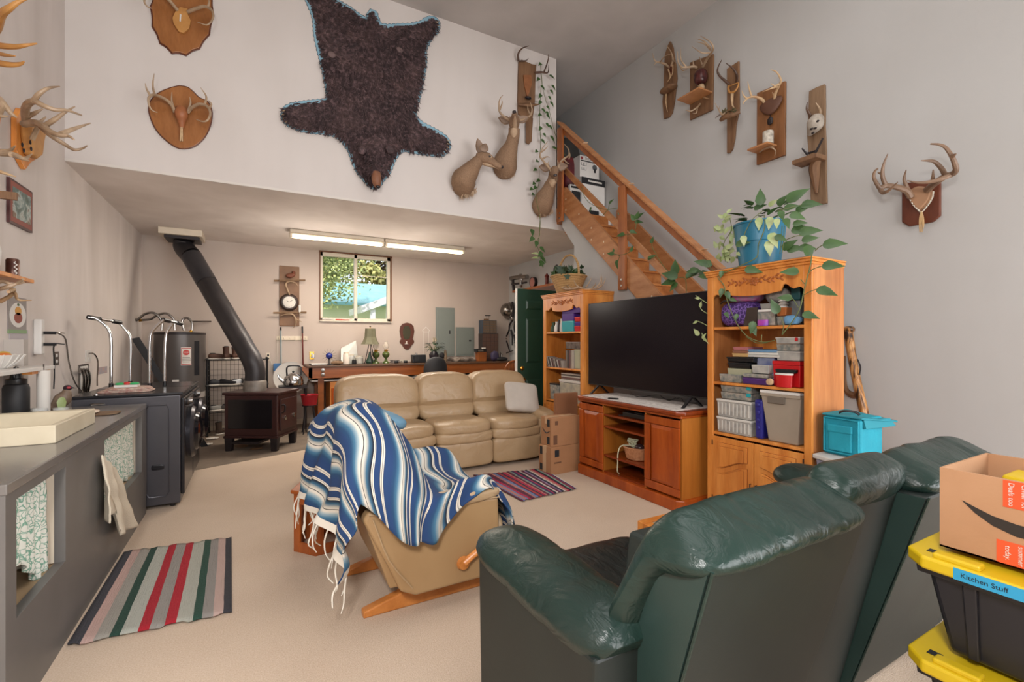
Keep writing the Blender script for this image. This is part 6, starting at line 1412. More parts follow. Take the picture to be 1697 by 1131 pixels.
# charging bar, plugs, outlets, cords
t = thing('power_strip', 'white vertical power strip with two black plugs on the smoky wall', 'power strip', wl(66,589))
a, c = wl(63,588,.03), wl(72,530,.03); MB().box(XL + .001, XL + .05, a.y, a.y + .07, a.z, c.z).build('housing', m_white, t, smooth=False, bevel=.01, seg=3)
for v_, L_ in ((552,86),(571,88)):
    a, c = P(72, v_, X=XL + .05), P(L_, v_ + 1, X=XL + .16); MB().tube([V((XL + .05, a.y, a.z)), V((XL + .12, a.y + .02, a.z))], .012,8).build('plug', m_black, t)
outw = lambda u0, v0, u1, v1, lb_, m_: outlet(lambda u, v: wl(u, v), u0, v0, u1, v1, lb_, m_)
outw(88,583,96,606, 'dark steel wall switch plate beside the power strip', m_steel); outw(141,580,150,601, 'white wall outlet with plugs above the laundry hookup box', m_white)
t = thing('hookup_box', 'recessed laundry hookup box with grey hoses in the wall', 'hookup box', wl(136,649)); wallquad('frame', [(129,604),(145,604),(145,650),(129,650)], .01, m_steel, t); wallquad('inner_box', [(131,607),(143,607),(143,646),(131,646)], .014, m_white, t)
for k in range(3): a = wl(132 + 4 * k, 618,.02); MB().tube([a, wl(134 + 5 * k, 612,.07), wl(139 + 5 * k, 625,.08), wl(138 + 4 * k, 650,.05)], .010,8,5).build('hose', m_steel, t)
t = thing('postcard', 'small pinned postcard on the wall beside the walking frame', 'postcard', wl(170,620)); wallquad('card', [(161,607),(177,610),(177,621),(161,618)], .004, plain('card_pink', '#b9958a', .7,0, '#8e9aa6', 30), t)
def cable(name, pts, r, m, label):
    b = MB(); b.tube(pts, r, 6,6); return solo(name, b, m, label, 'cord')
cable('electrical_cable', [V((XL + .12, wl(72,552).y + .02, wl(72,552).z)), wl(95,552,.10), wl(108,562,.08), wl(114,600,.05), wl(124,634,.05), wl(140,652,.08), P(160,655, X=-1.1)], .006, m_steel, 'grey power cord looping from the power strip down to the counter')
cable('electrical_cable', [V((XL + .12, wl(72,571).y + .02, wl(72,571).z)), wl(90,572,.08), wl(90,600,.03), wl(90,625,.03), wl(89,645,.03)], .005, m_blackm, 'thin dark cord hanging straight down beside the switch plate')
cable('electrical_cable', [wl(147,586,.01), wl(156,587,.05), wl(162,600,.05), wl(161,625,.04), wl(161,640,.04)], .007, m_steel, 'grey cord curving down from the white wall outlet')
cable('electrical_cable', [P(136,652, Z=CH + .01), P(150,658, Z=CH + .008), P(165,664, Z=CH + .008), P(180,667, Z=CH + .008)], .005, m_black, 'black cord lying across the far end of the counter')
# ================================================================== TROPHIES
def slab_x(outline, th, sign):
    return slab(outline, th, 'x', -sign if False else sign)
def tracepl(fn, pts, out=0): return [fn(x, y, out) for x, y in pts]
def board(fn, pts, out, th, mat, par, axis, sign, name='board', bevel=.004):
    n_ = len(pts); o1 = tracepl(fn, pts, out); D = (V((0, th * sign, 0)) if axis == 'y' else V((th * sign, 0,0)))
    b = MB(); vs = o1 + [p + D for p in o1]; fs = [list(range(n_)), [n_ + i for i in range(n_)][::-1]]
    for i in range(n_): j = (i + 1) % n_; fs.append([i, n_ + i, n_ + j, j])
    b.add(vs, fs)
    o = b.build(name, mat, par, smooth=False)
    bm_ = bmesh.new(); bm_.from_mesh(o.data); bmesh.ops.recalc_face_normals(bm_, faces=bm_.faces); bm_.to_mesh(o.data); bm_.free()
    if bevel: m = o.modifiers.new('b', 'BEVEL'); m.width = bevel; m.segments = 2; m.limit_method = 'ANGLE'; m.angle_limit = R(40)
    return o
def antler(fn, par, mat, beams, name='antler', r0=.016):
    """first path is the main beam, the rest are tines joined to it; paths are (x, y, out)"""
    b = MB()
    for k, pts in enumerate(beams):
        n_ = len(pts); ra = r0 if k == 0 else r0 * .68
        rr = [ra * (1 - .78 * (i / (n_ - 1)) ** 1.5) for i in range(n_)]
        b.tube([fn(*p) for p in pts], rr, 9,5)
    return b.build(name, mat, par)
ZA = zoomer(0,0,3.535, YL=0)
# upper scalloped plaque
t = thing('antler_plaque', 'scalloped wooden plaque with antlers cut off by the top of the photo', 'antler mount', ZA(1065,325))
sc = []
for k in range(14):
    a_ = 2 * PI * k / 14 + .1
    for q in range(4): aa = a_ + q * 2 * PI / 56; rr = 1 - .055 * math.sin(PI * q / 4); sc.append((1068 + 182 * rr * math.cos(aa), 70 + 255 * rr * math.sin(aa)))
board(ZA, [(1068 + (x - 1068) * 1.05,70 + (y - 70) * 1.04) for x, y in sc], .002,.012, m_mahog, t, 'y', -1, 'backing_edge'); board(ZA, sc, .014,.016, m_plaq, t, 'y', -1, 'plaque')
board(ZA, [(1030,75),(1055,50),(1100,60),(1103,95),(1120,130),(1110,175),(1080,202),(1050,195),(1020,150),(1012,115)], .03,.03, m_boned, t, 'y', -1, 'skull_cap')
MB().tube([ZA(1058,85,.065), ZA(1055,125,.065)], [.008,.006], 6).build('screw', m_white, t)
antler(ZA, t, m_antler, [[(1100,70,.06),(1150,50,.12),(1200,38,.18),(1240,60,.24),(1248,105,.27),(1215,145,.27),(1157,130,.25)], [(1215,50,.2),(1225,10,.22),(1215,-40,.22)]])
antler(ZA, t, m_antler, [[(1040,60,.06),(990,0,.12),(940,-40,.18),(870,-60,.24),(845,0,.27),(860,35,.27),(890,50,.25)], [(900,-60,.2),(890,-120,.22)]])
# lower plaque with skull
t = thing('antler_plaque', 'egg-shaped wooden plaque with deer skull and antlers on the loft wall', 'antler mount', ZA(1080,872))
ol = [(1050,508),(1095,515),(1130,540),(1165,575),(1215,600),(1238,650),(1238,700),(1222,760),(1190,815),(1140,858),(1080,872),(1030,862),(970,820),(920,765),(890,705),(875,640),(890,590),(935,548),(1000,520)]
olc = [tuple(p)[:2] for p in cr([(*p, 0) for p in ol + ol[:1]], 3)][:-1]
board(ZA, [(1060 + (x - 1060) * 1.04,690 + (y - 690) * 1.03) for x, y in olc], .002,.014, m_mahog, t, 'y', -1, 'backing_edge'); board(ZA, olc, .016,.016, m_plaq, t, 'y', -1, 'plaque')
MB().tube([ZA(1062,640,.05), ZA(1062,670,.07), ZA(1064,710,.06), ZA(1065,750,.05)], [.045,.055,.035,.018], 14,4).build('skull', plain('skull_wood', '#a8683f', .5,0, '#8e5533', 14), t)
for dx in (-5,6): MB().tube([ZA(1063 + dx * .3,745,.07), ZA(1062 + dx, 828,.05)], [.01,.006], 6,1).build('nasal_bone', m_bone, t)
antler(ZA, t, m_antler, [[(1025,660,.06),(1005,615,.10),(965,580,.15),(905,556,.21),(872,572,.26),(872,612,.28),(890,645,.27),(922,660,.25)], [(905,556,.21),(895,500,.24),(903,430,.25)], [(880,560,.24),(860,525,.26),(850,488,.26)]])
antler(ZA, t, m_antler, [[(1100,660,.06),(1125,630,.10),(1170,610,.15),(1215,625,.21),(1232,665,.26),(1215,705,.28),(1185,712,.27),(1150,700,.25)], [(1200,612,.18),(1208,565,.22),(1175,513,.23)], [(1222,640,.22),(1238,610,.25),(1220,588,.26)]])
antler(ZA, t, m_antler, [[(1018,640,.08),(1006,590,.10),(1007,540,.11)]], 'brow_tine', .012); antler(ZA, t, m_antler, [[(1103,650,.08),(1116,605,.10),(1112,568,.11)]], 'brow_tine', .012)

# ---------------------------------------------------------------- bear skin
ZBear = zoomer(420,0,3.428, YL=0)
bo = [(300,-10),(330,60),(345,110),(352,200),(366,270),(382,330),(398,400),(412,470),(425,555),(405,572),(300,582),(215,595),(175,615),(163,650),(172,685),(200,710),(262,738),(330,750),(392,755),(470,770),(510,805),(545,855),(568,920),(590,972),(625,1015),(660,1055),(690,1072),(716,1055),(728,1030),(765,990),(785,945),(802,900),(830,865),(862,852),(900,862),(960,872),(1030,880),(1075,880),(1105,855),(1112,820),(1098,788),(1065,762),(1020,735),(960,705),(930,680),(915,650),(922,610),(938,560),(952,500),(962,440),(974,380),(975,330),(972,285),(995,240),(1012,205),(1040,185),(1052,150),(1045,118),(1015,100),(985,105),(950,130),(890,143),(820,145),(760,148),(720,142),(705,110),(692,70),(672,60),(655,75),(646,112),(620,100),(590,82),(550,50),(500,22),(450,-10),(400,-45),(350,-90),(300,-125),(262,-132),(240,-110),(248,-75),(275,-45)]
t = thing('bear_skin_rug', 'dark brown bear skin with blue felt border and head, hung head down', 'bear skin', ZBear(690,1072))
cxm, cym = 680,480
def inside(x, y, pl=bo):
    c = False; n_ = len(pl)
    for i in range(n_):
        x1, y1 = pl[i]; x2, y2 = pl[i - 1]
        if (y1 > y) != (y2 > y) and x < (x2 - x1) * (y - y1) / (y2 - y1) + x1: c = not c
    return c
def edged(x, y, pl=bo):
    best = 1e9
    for i in range(len(pl)):
        x1, y1 = pl[i]; x2, y2 = pl[i - 1]; dx, dy = x2 - x1, y2 - y1; L = dx * dx + dy * dy
        k = max(0, min(1,((x - x1) * dx + (y - y1) * dy) / L)) if L else 0
        best = min(best, math.hypot(x - x1 - k * dx, y - y1 - k * dy))
    return best
# felt border: outline pushed outwards with small points
fo = []
rs = []
for i in range(len(bo)):
    x1, y1 = bo[i]; x2, y2 = bo[(i + 1) % len(bo)]; L = math.hypot(x2 - x1, y2 - y1); n_ = max(1, int(L / 12))
    for k in range(n_): rs.append((x1 + (x2 - x1) * k / n_, y1 + (y2 - y1) * k / n_, (y1 - y2) / L, (x2 - x1) / L))
ar = sum(bo[i][0] * bo[(i + 1) % len(bo)][1] - bo[(i + 1) % len(bo)][0] * bo[i][1] for i in range(len(bo)))
sg = -1 if ar > 0 else 1
m_felt = plain('felt_blue', '#8fb3c2', .9,0, '#7ca3b5', 6); m_feltd = plain('felt_black', '#2a2c33', .9)
board(ZBear, [(x + sg * nx * -1 * -(14 if k % 2 else 9), y + sg * ny * -1 * -(14 if k % 2 else 9)) for k, (x, y, nx, ny) in enumerate(rs)], .002,.004, m_feltd, t, 'y', -1, 'outer_felt', 0)
board(ZBear, [(x + sg * nx * -1 * -(11 if k % 2 else 8), y + sg * ny * -1 * -(11 if k % 2 else 8)) for k, (x, y, nx, ny) in enumerate(rs)], .006,.004, m_felt, t, 'y', -1, 'inner_felt', 0)
n = NT('bear_fur'); o = n.obj(); n.col(n.mix(.5, n.ramp(n.noise(o, 4.5,5,.5), [(.3, '#2c2123'),(.5, '#4c3a3b'),(.72, '#6b5350')]), n.ramp(n.noise(o, 26,4,.3,.7), [(.38, '#171011'),(.5, '#3d2d2e'),(.62, '#84696a')]))); n.bump(n.noise(o, 110,3), .6,.01); m_fur = n.fin(.75)
step = 13; H_ = {}; vs = []; fs = []
def hgt(x, y):
    d = edged(x, y) if inside(x, y) else 0
    hb_ = max(0, min(1,(y - 770) / 90)) * max(0, min(1,(1045 - y) / 60))
    return .012 + .045 * (1 - math.exp(-d / 45)) + .018 * noise.noise(V((x * .018, y * .018,5))) * min(1, d / 30) + .13 * hb_ * math.exp(-((x - 695) / (66 - .09 * max(0, y - 850))) ** 2)
gi = {}
for ix in range(150,1130, step):
    for iy in range(-140,1085, step):
        c4 = [(ix, iy),(ix + step, iy),(ix + step, iy + step),(ix, iy + step)]
        if sum(inside(*c) for c in c4) >= 4:
            q = []
            for c in c4:
                if c not in gi: gi[c] = len(vs); vs.append(ZBear(c[0], c[1], hgt(*c)))
                q.append(gi[c])
            fs.append(q)
MB().add(vs, fs).build('hide', m_fur, t, ang=180)
rn = random.Random(12); b = MB(); cnt = 0
while cnt < 11000:
    x, y = rn.uniform(150,1125), rn.uniform(-138,1075)
    if not inside(x, y): continue
    cnt += 1
    d = edged(x, y); L = rn.uniform(22,56) * (1.15 if 250 < y < 700 and 420 < x < 960 else .8) * (.75 if d < 25 or y > 820 else 1)
    ang = math.atan2(y - 330, x - 660) if abs(x - 660) > 60 else PI / 2
    ang = ang * .35 + (PI / 2) * .65 + rn.gauss(0,.55)
    if x > 920: ang = rn.gauss(.9,.4)
    if x < 400 and y > 560: ang = PI - rn.gauss(.5,.4)
    ex, ey = x + math.cos(ang) * L, y + math.sin(ang) * L
    w_ = rn.uniform(2.2,4.8); px_, py_ = -math.sin(ang) * w_, math.cos(ang) * w_; h = hgt(x, y)
    b.add([ZBear(x - px_, y - py_, h - .002), ZBear(x + px_, y + py_, h - .002), ZBear(ex, ey, h + rn.uniform(.012,.045))], [[0,1,2]])
fu = b.build('fur', m_fur, t, smooth=False); fu['kind'] = 'stuff'
# head with snout, ears; paws with claws
m_sn = plain('snout_tan', '#8a5c40', .6,0, '#6a432f', 9)
sn = MB().tube([ZBear(697,985,.17), ZBear(699,1020,.19), ZBear(703,1050,.18), ZBear(706,1068,.16)], [.05,.055,.045,.02], 14,4).build('snout', m_sn, t); MB().ball(ZBear(708,1062,.21),(.028,.018,.018), 5).build('nose', m_black, sn)
for x, y in ((618,855),(775,850)): MB().sbox(ZBear(x, y, .15),(.045,.02,.05), 2.2,6, None, Matrix.Rotation(.5 if x < 700 else -.5,3, 'Y')).build('ear', m_fur, t)
for x, y in ((660,945),(730,945)): MB().ball(ZBear(x, y, .255), .009,4).build('eye', m_black, t)
for (x, y, dx, dy) in ((172,630,-1,.1),(170,650,-1,.2),(176,672,-1,.5),(188,690,-.8,.8),(204,702,-.5,1),(1106,800,1,0),(1108,818,1,.2),(1104,838,1,.4),(1094,856,.8,.8),(1080,868,.4,1),(1045,125,1,-.3),(1050,145,1,.1)):
    MB().tube([ZBear(x - dx * 8, y - dy * 8,.03), ZBear(x + dx * 2, y + dy * 2,.035), ZBear(x + dx * 10, y + dy * 10,.02)], [.006,.005,.001], 6,2).build('claw', m_bone, t)
for x, y in ((445,310),(830,283)): MB().ball(ZBear(x, y, .07),(.04,.012,.035), 5).build('bald_patch', plain('bald', '#6e5a58', .8), t)

# ---------------------------------------------------------------- deer heads
n = NT('deer_coat'); o = n.obj(); n.col(n.mix(.4, n.ramp(n.noise(o, 6,4), [(.3, '#94755a'),(.7, '#7a5f48')]), n.ramp(n.noise(o, 90,3), [(.3, '#644b39'),(.7, '#a2856a')]))); n.bump(n.noise(o, 150,3), .4,.006); m_deer = n.fin(.85)
m_dlight = plain('deer_light', '#bda488', .85,0, '#a98c70', 20); m_dear = plain('deer_ear_inner', '#96806f', .85); m_dnose = plain('deer_nose', '#2a2020', .35)
ZD = zoomer(720,60,3.142, YL=0)
def deer(label, neck, hb, fwd, up, ears, sc=1.0, cat='deer head mount', throat=True, tuft=None, look=None):
    t = thing('deer_head', label, cat, neck[0][0])
    pts = [p for p, r_ in neck]; rs_ = [r_ for p, r_ in neck]
    b = MB(); b.tube(pts, rs_, 22,6)
    b.v = [p + V((noise.noise(p * 14), 0, noise.noise(p * 14 + V((5,5,5))))) * .008 for p in b.v]
    for p in b.v:
        if p.y > YL - .002: p.y = YL - .002
    b.build('neck', m_deer, t)
    f = V(fwd).normalized(); s_ = f.cross(V(up)).normalized(); u = s_.cross(f)
    M = Matrix((f, -s_, u)).transposed().to_4x4(); M.translation = hb; M = M @ Matrix.Scale(sc, 4)
    h = MB(M); h.tube([(-.05,0,-.02),(0,0,0),(.06,0,.012),(.12,0,.0),(.18,0,-.018),(.235,0,-.03),(.262,0,-.036)], [.055,.076,.08,.064,.046,.038,.024], 16,4, flat=.82)
    hd = h.build('head', m_deer, t)
    MB(M).sbox((.272,0,-.026),(.016,.026,.018), 2.4,6).build('nose', m_dnose, hd)
    MB(M).tube([(.02,0,-.05),(.10,0,-.048),(.18,0,-.045),(.23,0,-.05),(.25,0,-.048)], [.028,.030,.021,.015,.008], 12,3).build('jaw', m_dlight, hd)
    for q in (-1,1):
        MB(M).ball((.095, q * .058,.022),(.016,.010,.014), 5).build('eye', m_black, hd)
        MB(M).ball((.095, q * .052,.024),(.024,.011,.021), 5).build('eye_rim', m_dlight, hd)
    for k, (d, L) in enumerate(ears):
        d = V(d).normalized(); q = 1 if k == 0 else -1
        base = hb + u * .055 * sc + s_ * (-.05 * sc * q) - f * .0
        face = V(look).normalized() if look else (f * .8 - s_ * .3 * q).normalized(); side = d.cross(face).normalized(); face = side.cross(d)
        for lay, (mm, sc2, off) in enumerate(((m_deer, 1,0),(m_dear, .82,.004))):
            e = MB(); prof = [(0,.020),(.12,.042),(.35,.058),(.6,.05),(.85,.026),(1,.002)]; vs = []; fs = []
            for tt, wd in prof:
                for j in range(7):
                    a_ = (j / 6 - .5) * 2; vs.append(base + d * L * tt * (1 if lay == 0 else .92) + side * a_ * wd * sc2 - face * (.02 * (1 - a_ * a_) * (wd / .05)) + face * off)
            for i in range(len(prof) - 1):
                for j in range(6): c0 = i * 7 + j; fs.append([c0, c0 + 1, c0 + 8, c0 + 7])
            e.add(vs, fs); e.build('ear' if lay == 0 else 'ear_lining', mm, hd if lay == 0 else hd, ang=180, solid=.003)
    if throat: MB().tube([throat[0] + V((.0,0,-.06)),(throat[0] + throat[1]) / 2, throat[1] + V((0,0,.05))], [.02,.05,.035], 12,4).build('throat_patch', m_dlight, t)
    if tuft:
        rn = random.Random(3); b = MB()
        for k in range(160):
            a_ = rn.uniform(-1,1); p = tuft[0].lerp(tuft[1], (a_ + 1) / 2) + V((0,-rn.uniform(0,.12), rn.uniform(0,.05))); e_ = p + V((rn.uniform(-.02,.02), -rn.uniform(0,.02), -rn.uniform(.03,.08))); b.add([p + V((-.006,0,0)), p + V((.006,0,0)), e_], [[0,1,2]])
        b.build('chest_fringe', m_dlight, t, smooth=False)
    return t
t = deer('doe head mount in profile with one tall ear, beside the bear skin', [(ZD(152,800,.0), .135),(ZD(150,775,.05), .15),(ZD(155,745,.12), .155),(ZD(185,705,.20), .115),(ZD(212,668,.27), .082),(ZD(238,640,.31), .066)], ZD(243,632,.32),(1,-.35,-.30),(.25,-.1,1),
     (((-.35,-.05,1), .20),((.1,-.5,.6), .10)), 1.05, throat=None, tuft=(ZD(125,845,.0), ZD(205,820,.0)), look=(-.1,-1,-.1))
t = deer('buck head mount raised nose-up with tall antlers, centre of the three deer heads', [(ZD(368,700,.0), .15),(ZD(366,680,.06), .165),(ZD(375,640,.13), .15),(ZD(398,575,.22), .095),(ZD(412,520,.28), .077),(ZD(416,480,.31), .07)], ZD(416,462,.33),(-.5,-.85,.22),(0,.3,1),
     (((.85,-.42,.32), .16),((-.85,.42,.32), .16)), 1.0, throat=(ZD(412,505,.33), ZD(414,500,.35)), tuft=(ZD(330,725,.0), ZD(400,735,.0)))
antler(ZD, t, m_antler, [[(398,440,.36),(370,425,.36),(340,395,.37),(336,355,.38),(342,325,.40),(356,308,.42)], [(392,435,.38),(388,412,.39)], [(340,385,.37),(352,350,.42),(350,330,.45)]])
antler(ZD, t, m_antler, [[(440,440,.36),(470,432,.36),(500,412,.37),(508,385,.38),(504,362,.40),(498,342,.42)], [(440,438,.38),(443,412,.39)], [(500,408,.37),(488,385,.42),(484,360,.45)]])
t = deer('buck head mount with wide antlers beside the staircase post, under the ivy', [(ZD(562,905,.0), .13),(ZD(560,885,.06), .145),(ZD(572,850,.12), .135),(ZD(595,795,.20), .09),(ZD(612,755,.27), .074),(ZD(620,722,.29), .066)], ZD(622,708,.31),(-.5,-.85,-.42),(0,.2,1),
     (((.85,-.42,.15), .15),((-.85,.42,.15), .15)), .98, throat=(ZD(612,765,.30), ZD(614,765,.32)), tuft=(ZD(530,935,.0), ZD(600,925,.0)))
antler(ZD, t, m_antler, [[(604,698,.34),(585,672,.36),(562,645,.38),(550,622,.40),(562,585,.42),(590,548,.44)], [(560,640,.38),(585,628,.42),(600,632,.44)], [(588,672,.36),(596,650,.38)], [(555,605,.4),(575,590,.45),(592,570,.48)]])
antler(ZD, t, m_antler, [[(642,698,.34),(650,668,.36),(672,640,.38),(698,622,.40),(698,590,.42),(675,562,.44)], [(700,640,.40),(706,620,.44),(700,596,.46)], [(672,640,.38),(690,660,.42),(702,665,.45)], [(646,668,.35),(640,645,.37)]])
# driftwood antler board at the top right of the loft wall
t = thing('antler_board', 'weathered board with antlers and small shelf high on the loft wall', 'antler mount', ZD(487,565))
board(ZD, [(435,135),(450,128),(478,140),(500,150),(525,155),(520,250),(518,345),(505,440),(470,430),(432,410),(430,330),(432,220)], .002,.03, m_barnr, t, 'y', -1); board(ZD, [(475,420),(510,430),(503,550),(488,566),(474,555)], .03,.02, m_barnr, t, 'y', -1, 'lower_board')
board(ZD, [(460,205),(500,205),(505,250),(490,300),(480,320),(465,260)], .033,.02, plain('carved_tan', '#96603a', .6,0, '#7c4c2c', 12), t, 'y', -1, 'carved_piece'); MB().tube([ZD(436,355,.08), ZD(490,358,.12), ZD(545,355,.10)], [.02,.05,.01], 8,3, flat=.5).build('ledge', m_barnr, t); MB().ball(ZD(488,322,.08),(.05,.03,.02), 5).build('nest', m_iron, t)
antler(ZD, t, m_antlerd, [[(438,130,.05),(435,95,.09),(455,65,.12),(492,50,.14)], [(440,130,.06),(475,128,.12),(490,115,.14)]]); antler(ZD, t, m_antlerd, [[(525,190,.05),(560,188,.10),(590,190,.14),(595,150,.16)], [(570,188,.12),(590,130,.15),(592,95,.16)]])

# ---------------------------------------------------------------- right wall
ZR = zoomer(1070,40,3.327, XR=0)
def rb_(pts, out, th, mat, par, name='board', bevel=.004): return board(ZR, pts, out, th, mat, par, 'x', -1, name, bevel)
t = thing('antler_board', 'narrow driftwood board with antlers and rounded ledge, highest on the right wall', 'antler mount', ZR(120,525))
rb_([(142,97),(128,125),(113,175),(110,240),(108,300),(106,370),(100,430),(108,525),(135,515),(152,490),(165,420),(172,350),(178,300),(174,240),(162,180),(156,130)], .002,.03, m_barnr, t)
rb_([(122,225),(150,225),(152,262),(138,285),(126,262)], .032,.03, m_mahog, t, 'heart_plate'); MB().sbox(ZR(126,358,.08),(.075,.13,.035), 2.3,8).build('ledge', m_barnr, t)
antler(ZR, t, m_antler, [[(130,240,.06),(110,222,.14),(80,212,.2),(58,208,.24),(45,190,.28),(38,160,.3)], [(60,208,.24),(44,226,.28)], [(78,212,.2),(105,178,.24),(140,166,.26)]], r0=.014); antler(ZR, t, m_antler, [[(140,232,.06),(150,195,.08),(140,155,.10),(118,122,.12)], [(150,200,.08),(165,210,.12)]], r0=.014)
antler(ZR, t, m_bone, [[(125,250,.08),(135,290,.09),(120,320,.08)], [(150,225,.09),(148,270,.09),(135,300,.08)]], 'jaw_bone', .011); antler(ZR, t, m_bone, [[(113,385,.05),(112,430,.06),(120,485,.05)]], 'lower_antler', .012)
t = thing('antler_board', 'wide rectangular board with big antlers, dark mask and ledge, second from the ceiling', 'antler mount', ZR(315,530))
rb_([(252,215),(380,168),(375,475),(251,532)], .002,.028, m_barnr, t)
antler(ZR, t, m_antler, [[(282,240,.08),(262,234,.14),(230,238,.2),(198,236,.26),(178,205,.3),(175,150,.32)], [(225,238,.21),(195,195,.28),(193,130,.3)], [(192,235,.27),(205,256,.3),(235,246,.32)], [(265,232,.12),(260,200,.14)]]); antler(ZR, t, m_antler, [[(315,235,.08),(340,190,.14),(365,155,.2),(372,125,.24),(352,95,.28),(303,65,.32)], [(360,135,.22),(322,95,.28),(280,80,.3)], [(352,158,.2),(310,158,.28),(255,124,.32)], [(360,145,.2),(325,110,.26),(280,98,.3)], [(312,225,.1),(295,178,.14)]])
MB().sbox(ZR(304,292,.10),(.07,.075,.095), 2.6,10).build('dark_mask', plain('mask_dark', '#2a1114', .25,0, '#5a2c28', 12), t); MB().tube([ZR(300,335,.08), ZR(310,350,.09), ZR(300,372,.08)], [.03,.035,.02], 8,3).build('bone_piece', m_bone, t)
b = MB(); a1, a2 = ZR(203,430,.23), ZR(318,372,.03); z_ = (a1.z + a2.z) / 2; y_a, y_b = ZR(253,400,0).y, ZR(376,360,0).y; b.box(XR - .26, XR - .03, min(y_a, y_b) , max(y_a, y_b) , z_ - .02, z_ + .0); b.build('ledge', m_stair, t, smooth=False, bevel=.003)
antler(ZR, t, m_antler, [[(300,440,.05),(285,458,.1),(250,480,.16),(217,474,.2)], [(285,458,.1),(280,490,.12),(258,492,.16)]], 'lower_antler', .012); antler(ZR, t, m_bone, [[(320,405,.05),(350,412,.1)]], 'small_bone', .01)
t = thing('antler_board', 'pointed board with dark antlers, orange skull frame and log ledge, third from the ceiling', 'antler mount', ZR(462,715))
rb_([(455,250),(520,207),(522,470),(503,560),(498,630),(485,690),(470,712),(455,715)], .002,.026, m_barnr, t)
antler(ZR, t, m_antlerd, [[(462,335,.06),(440,315,.12),(412,290,.17),(396,262,.2),(402,230,.23),(420,197,.25)]]); antler(ZR, t, m_antlerd, [[(500,320,.06),(503,285,.12),(490,255,.17),(470,235,.2),(443,215,.23)]])
antler(ZR, t, m_boned, [[(462,335,.06),(456,355,.08),(466,378,.09),(492,370,.09),(508,345,.08),(510,325,.07),(480,335,.08),(462,345,.08)]], 'skull_frame', .013); antler(ZR, t, m_bone, [[(478,378,.08),(476,410,.08),(478,445,.07),(488,462,.06)]], 'nose_bone', .018)
MB().tube([ZR(415,528,.12), ZR(440,508,.13), ZR(480,494,.12), ZR(520,482,.08)], [.03,.05,.05,.035], 10,3, flat=.7).build('ledge', m_barnr, t)
antler(ZR, t, m_antler, [[(445,480,.16),(420,500,.18),(402,470,.2),(382,435,.22)], [(425,498,.18),(405,475,.2),(410,448,.22)]], 'lower_antler', .011); antler(ZR, t, m_antlerd, [[(410,500,.2),(395,510,.22),(383,520,.24)]], 'twig', .008)
b = MB(); rn = random.Random(6)
for k in range(16): b.leaf(ZR(440 + rn.uniform(-22,60), 488 + rn.uniform(-12,6), .16),(rn.uniform(-.5,.2), rn.uniform(-1,1), rn.uniform(.1,.8)), .06,.025)
b.build('dried_leaves', plain('dried_leaf', '#6c6446', .8), t)
t = thing('antler_board', 'rectangular reddish board with pale antlers and candle can on ledge, fourth from the ceiling', 'antler mount', ZR(700,780))
rb_([(622,385),(778,317),(776,725),(620,780)], .002,.03, wood('board_orange', '#8f6038', '#7c4f2a', '#643d1f', 3,.5,(1,1,.12)), t)
antler(ZR, t, m_bone, [[(655,435,.06),(640,415,.12),(605,402,.18),(572,405,.22),(545,425,.26),(537,442,.28)], [(560,412,.24),(540,395,.27),(531,368,.28)], [(585,402,.2),(572,360,.24),(562,316,.26)]]); antler(ZR, t, m_bone, [[(710,425,.06),(715,385,.1),(732,345,.14),(746,310,.18),(722,265,.22),(690,252,.26)], [(732,345,.14),(700,352,.22),(645,374,.26)], [(738,330,.16),(712,340,.2),(690,327,.24)], [(712,410,.07),(698,375,.12)]])
MB().sbox(ZR(690,455,.06),(.03,.11,.085), 2.4,8, lambda p: V((p.x, p.y * (1 + .5 * p.z / .085), p.z))).build('leather_heart', plain('leather_brown', '#5f3d2c', .6), t); MB().tube([ZR(686,490,.05), ZR(686,520,.06)], .004,5).build('cord', m_iron, t); MB().sbox(ZR(686,535,.06),(.012,.03,.04), 3,4).build('trinket', m_iron, t)
y_a, y_b = ZR(622,680,0).y, ZR(735,650,0).y; z_ = ZR(690,662,.1).z; MB().box(XR - .2, XR - .032, min(y_a, y_b), max(y_a, y_b), z_ - .02, z_).build('ledge', m_stair, t, smooth=False, bevel=.003)
antler(ZR, t, m_antler, [[(630,705,.05),(655,688,.1),(690,680,.12),(715,698,.1),(712,730,.06)], [(690,680,.12),(715,668,.14)]], 'lower_antler', .012)
pc = ZR(675,640,.12); t2 = thing('candle_can', 'white carved candle holder standing on the ledge of the reddish antler board', 'candle', (XR - .12, pc.y, z_)); MB().lathe([(.05,0),(.053,.01),(.053,.13),(.045,.135),(.045,.12),(0,.12)], (XR - .12, pc.y, z_ + .001), 22).build('can', plain('can_carved', '#cfc8ba', .7,0, '#8f877b', 25), t2)
t = thing('antler_board', 'long grey barn board with painted white skull and thick ledge, lowest of the boards', 'antler mount', ZR(960,1000))
rb_([(908,375),(950,352),(995,335),(997,450),(995,560),(1002,700),(1002,850),(1006,990),(962,998),(950,990),(918,1005),(916,900),(912,780),(898,620),(905,500)], .002,.028, m_barn, t)
MB().tube([ZR(945,520,.06), ZR(935,550,.09), ZR(920,580,.08), ZR(900,612,.06)], [.06,.075,.055,.02], 12,3).build('skull', plain('skull_grey', '#b3a99c', .6,0, '#8f8579', 20), t)
for x, y in ((925,545),(935,575),(915,578),(948,535),(922,600)): MB().ball(ZR(x, y, .145),(.007,.016,.011), 4).build('painted_mark', m_iron, t)
antler(ZR, t, m_antlerd, [[(915,515,.08),(900,490,.12),(888,465,.16),(892,430,.18)]]); antler(ZR, t, m_antler, [[(958,510,.06),(962,475,.10),(938,432,.12)]])
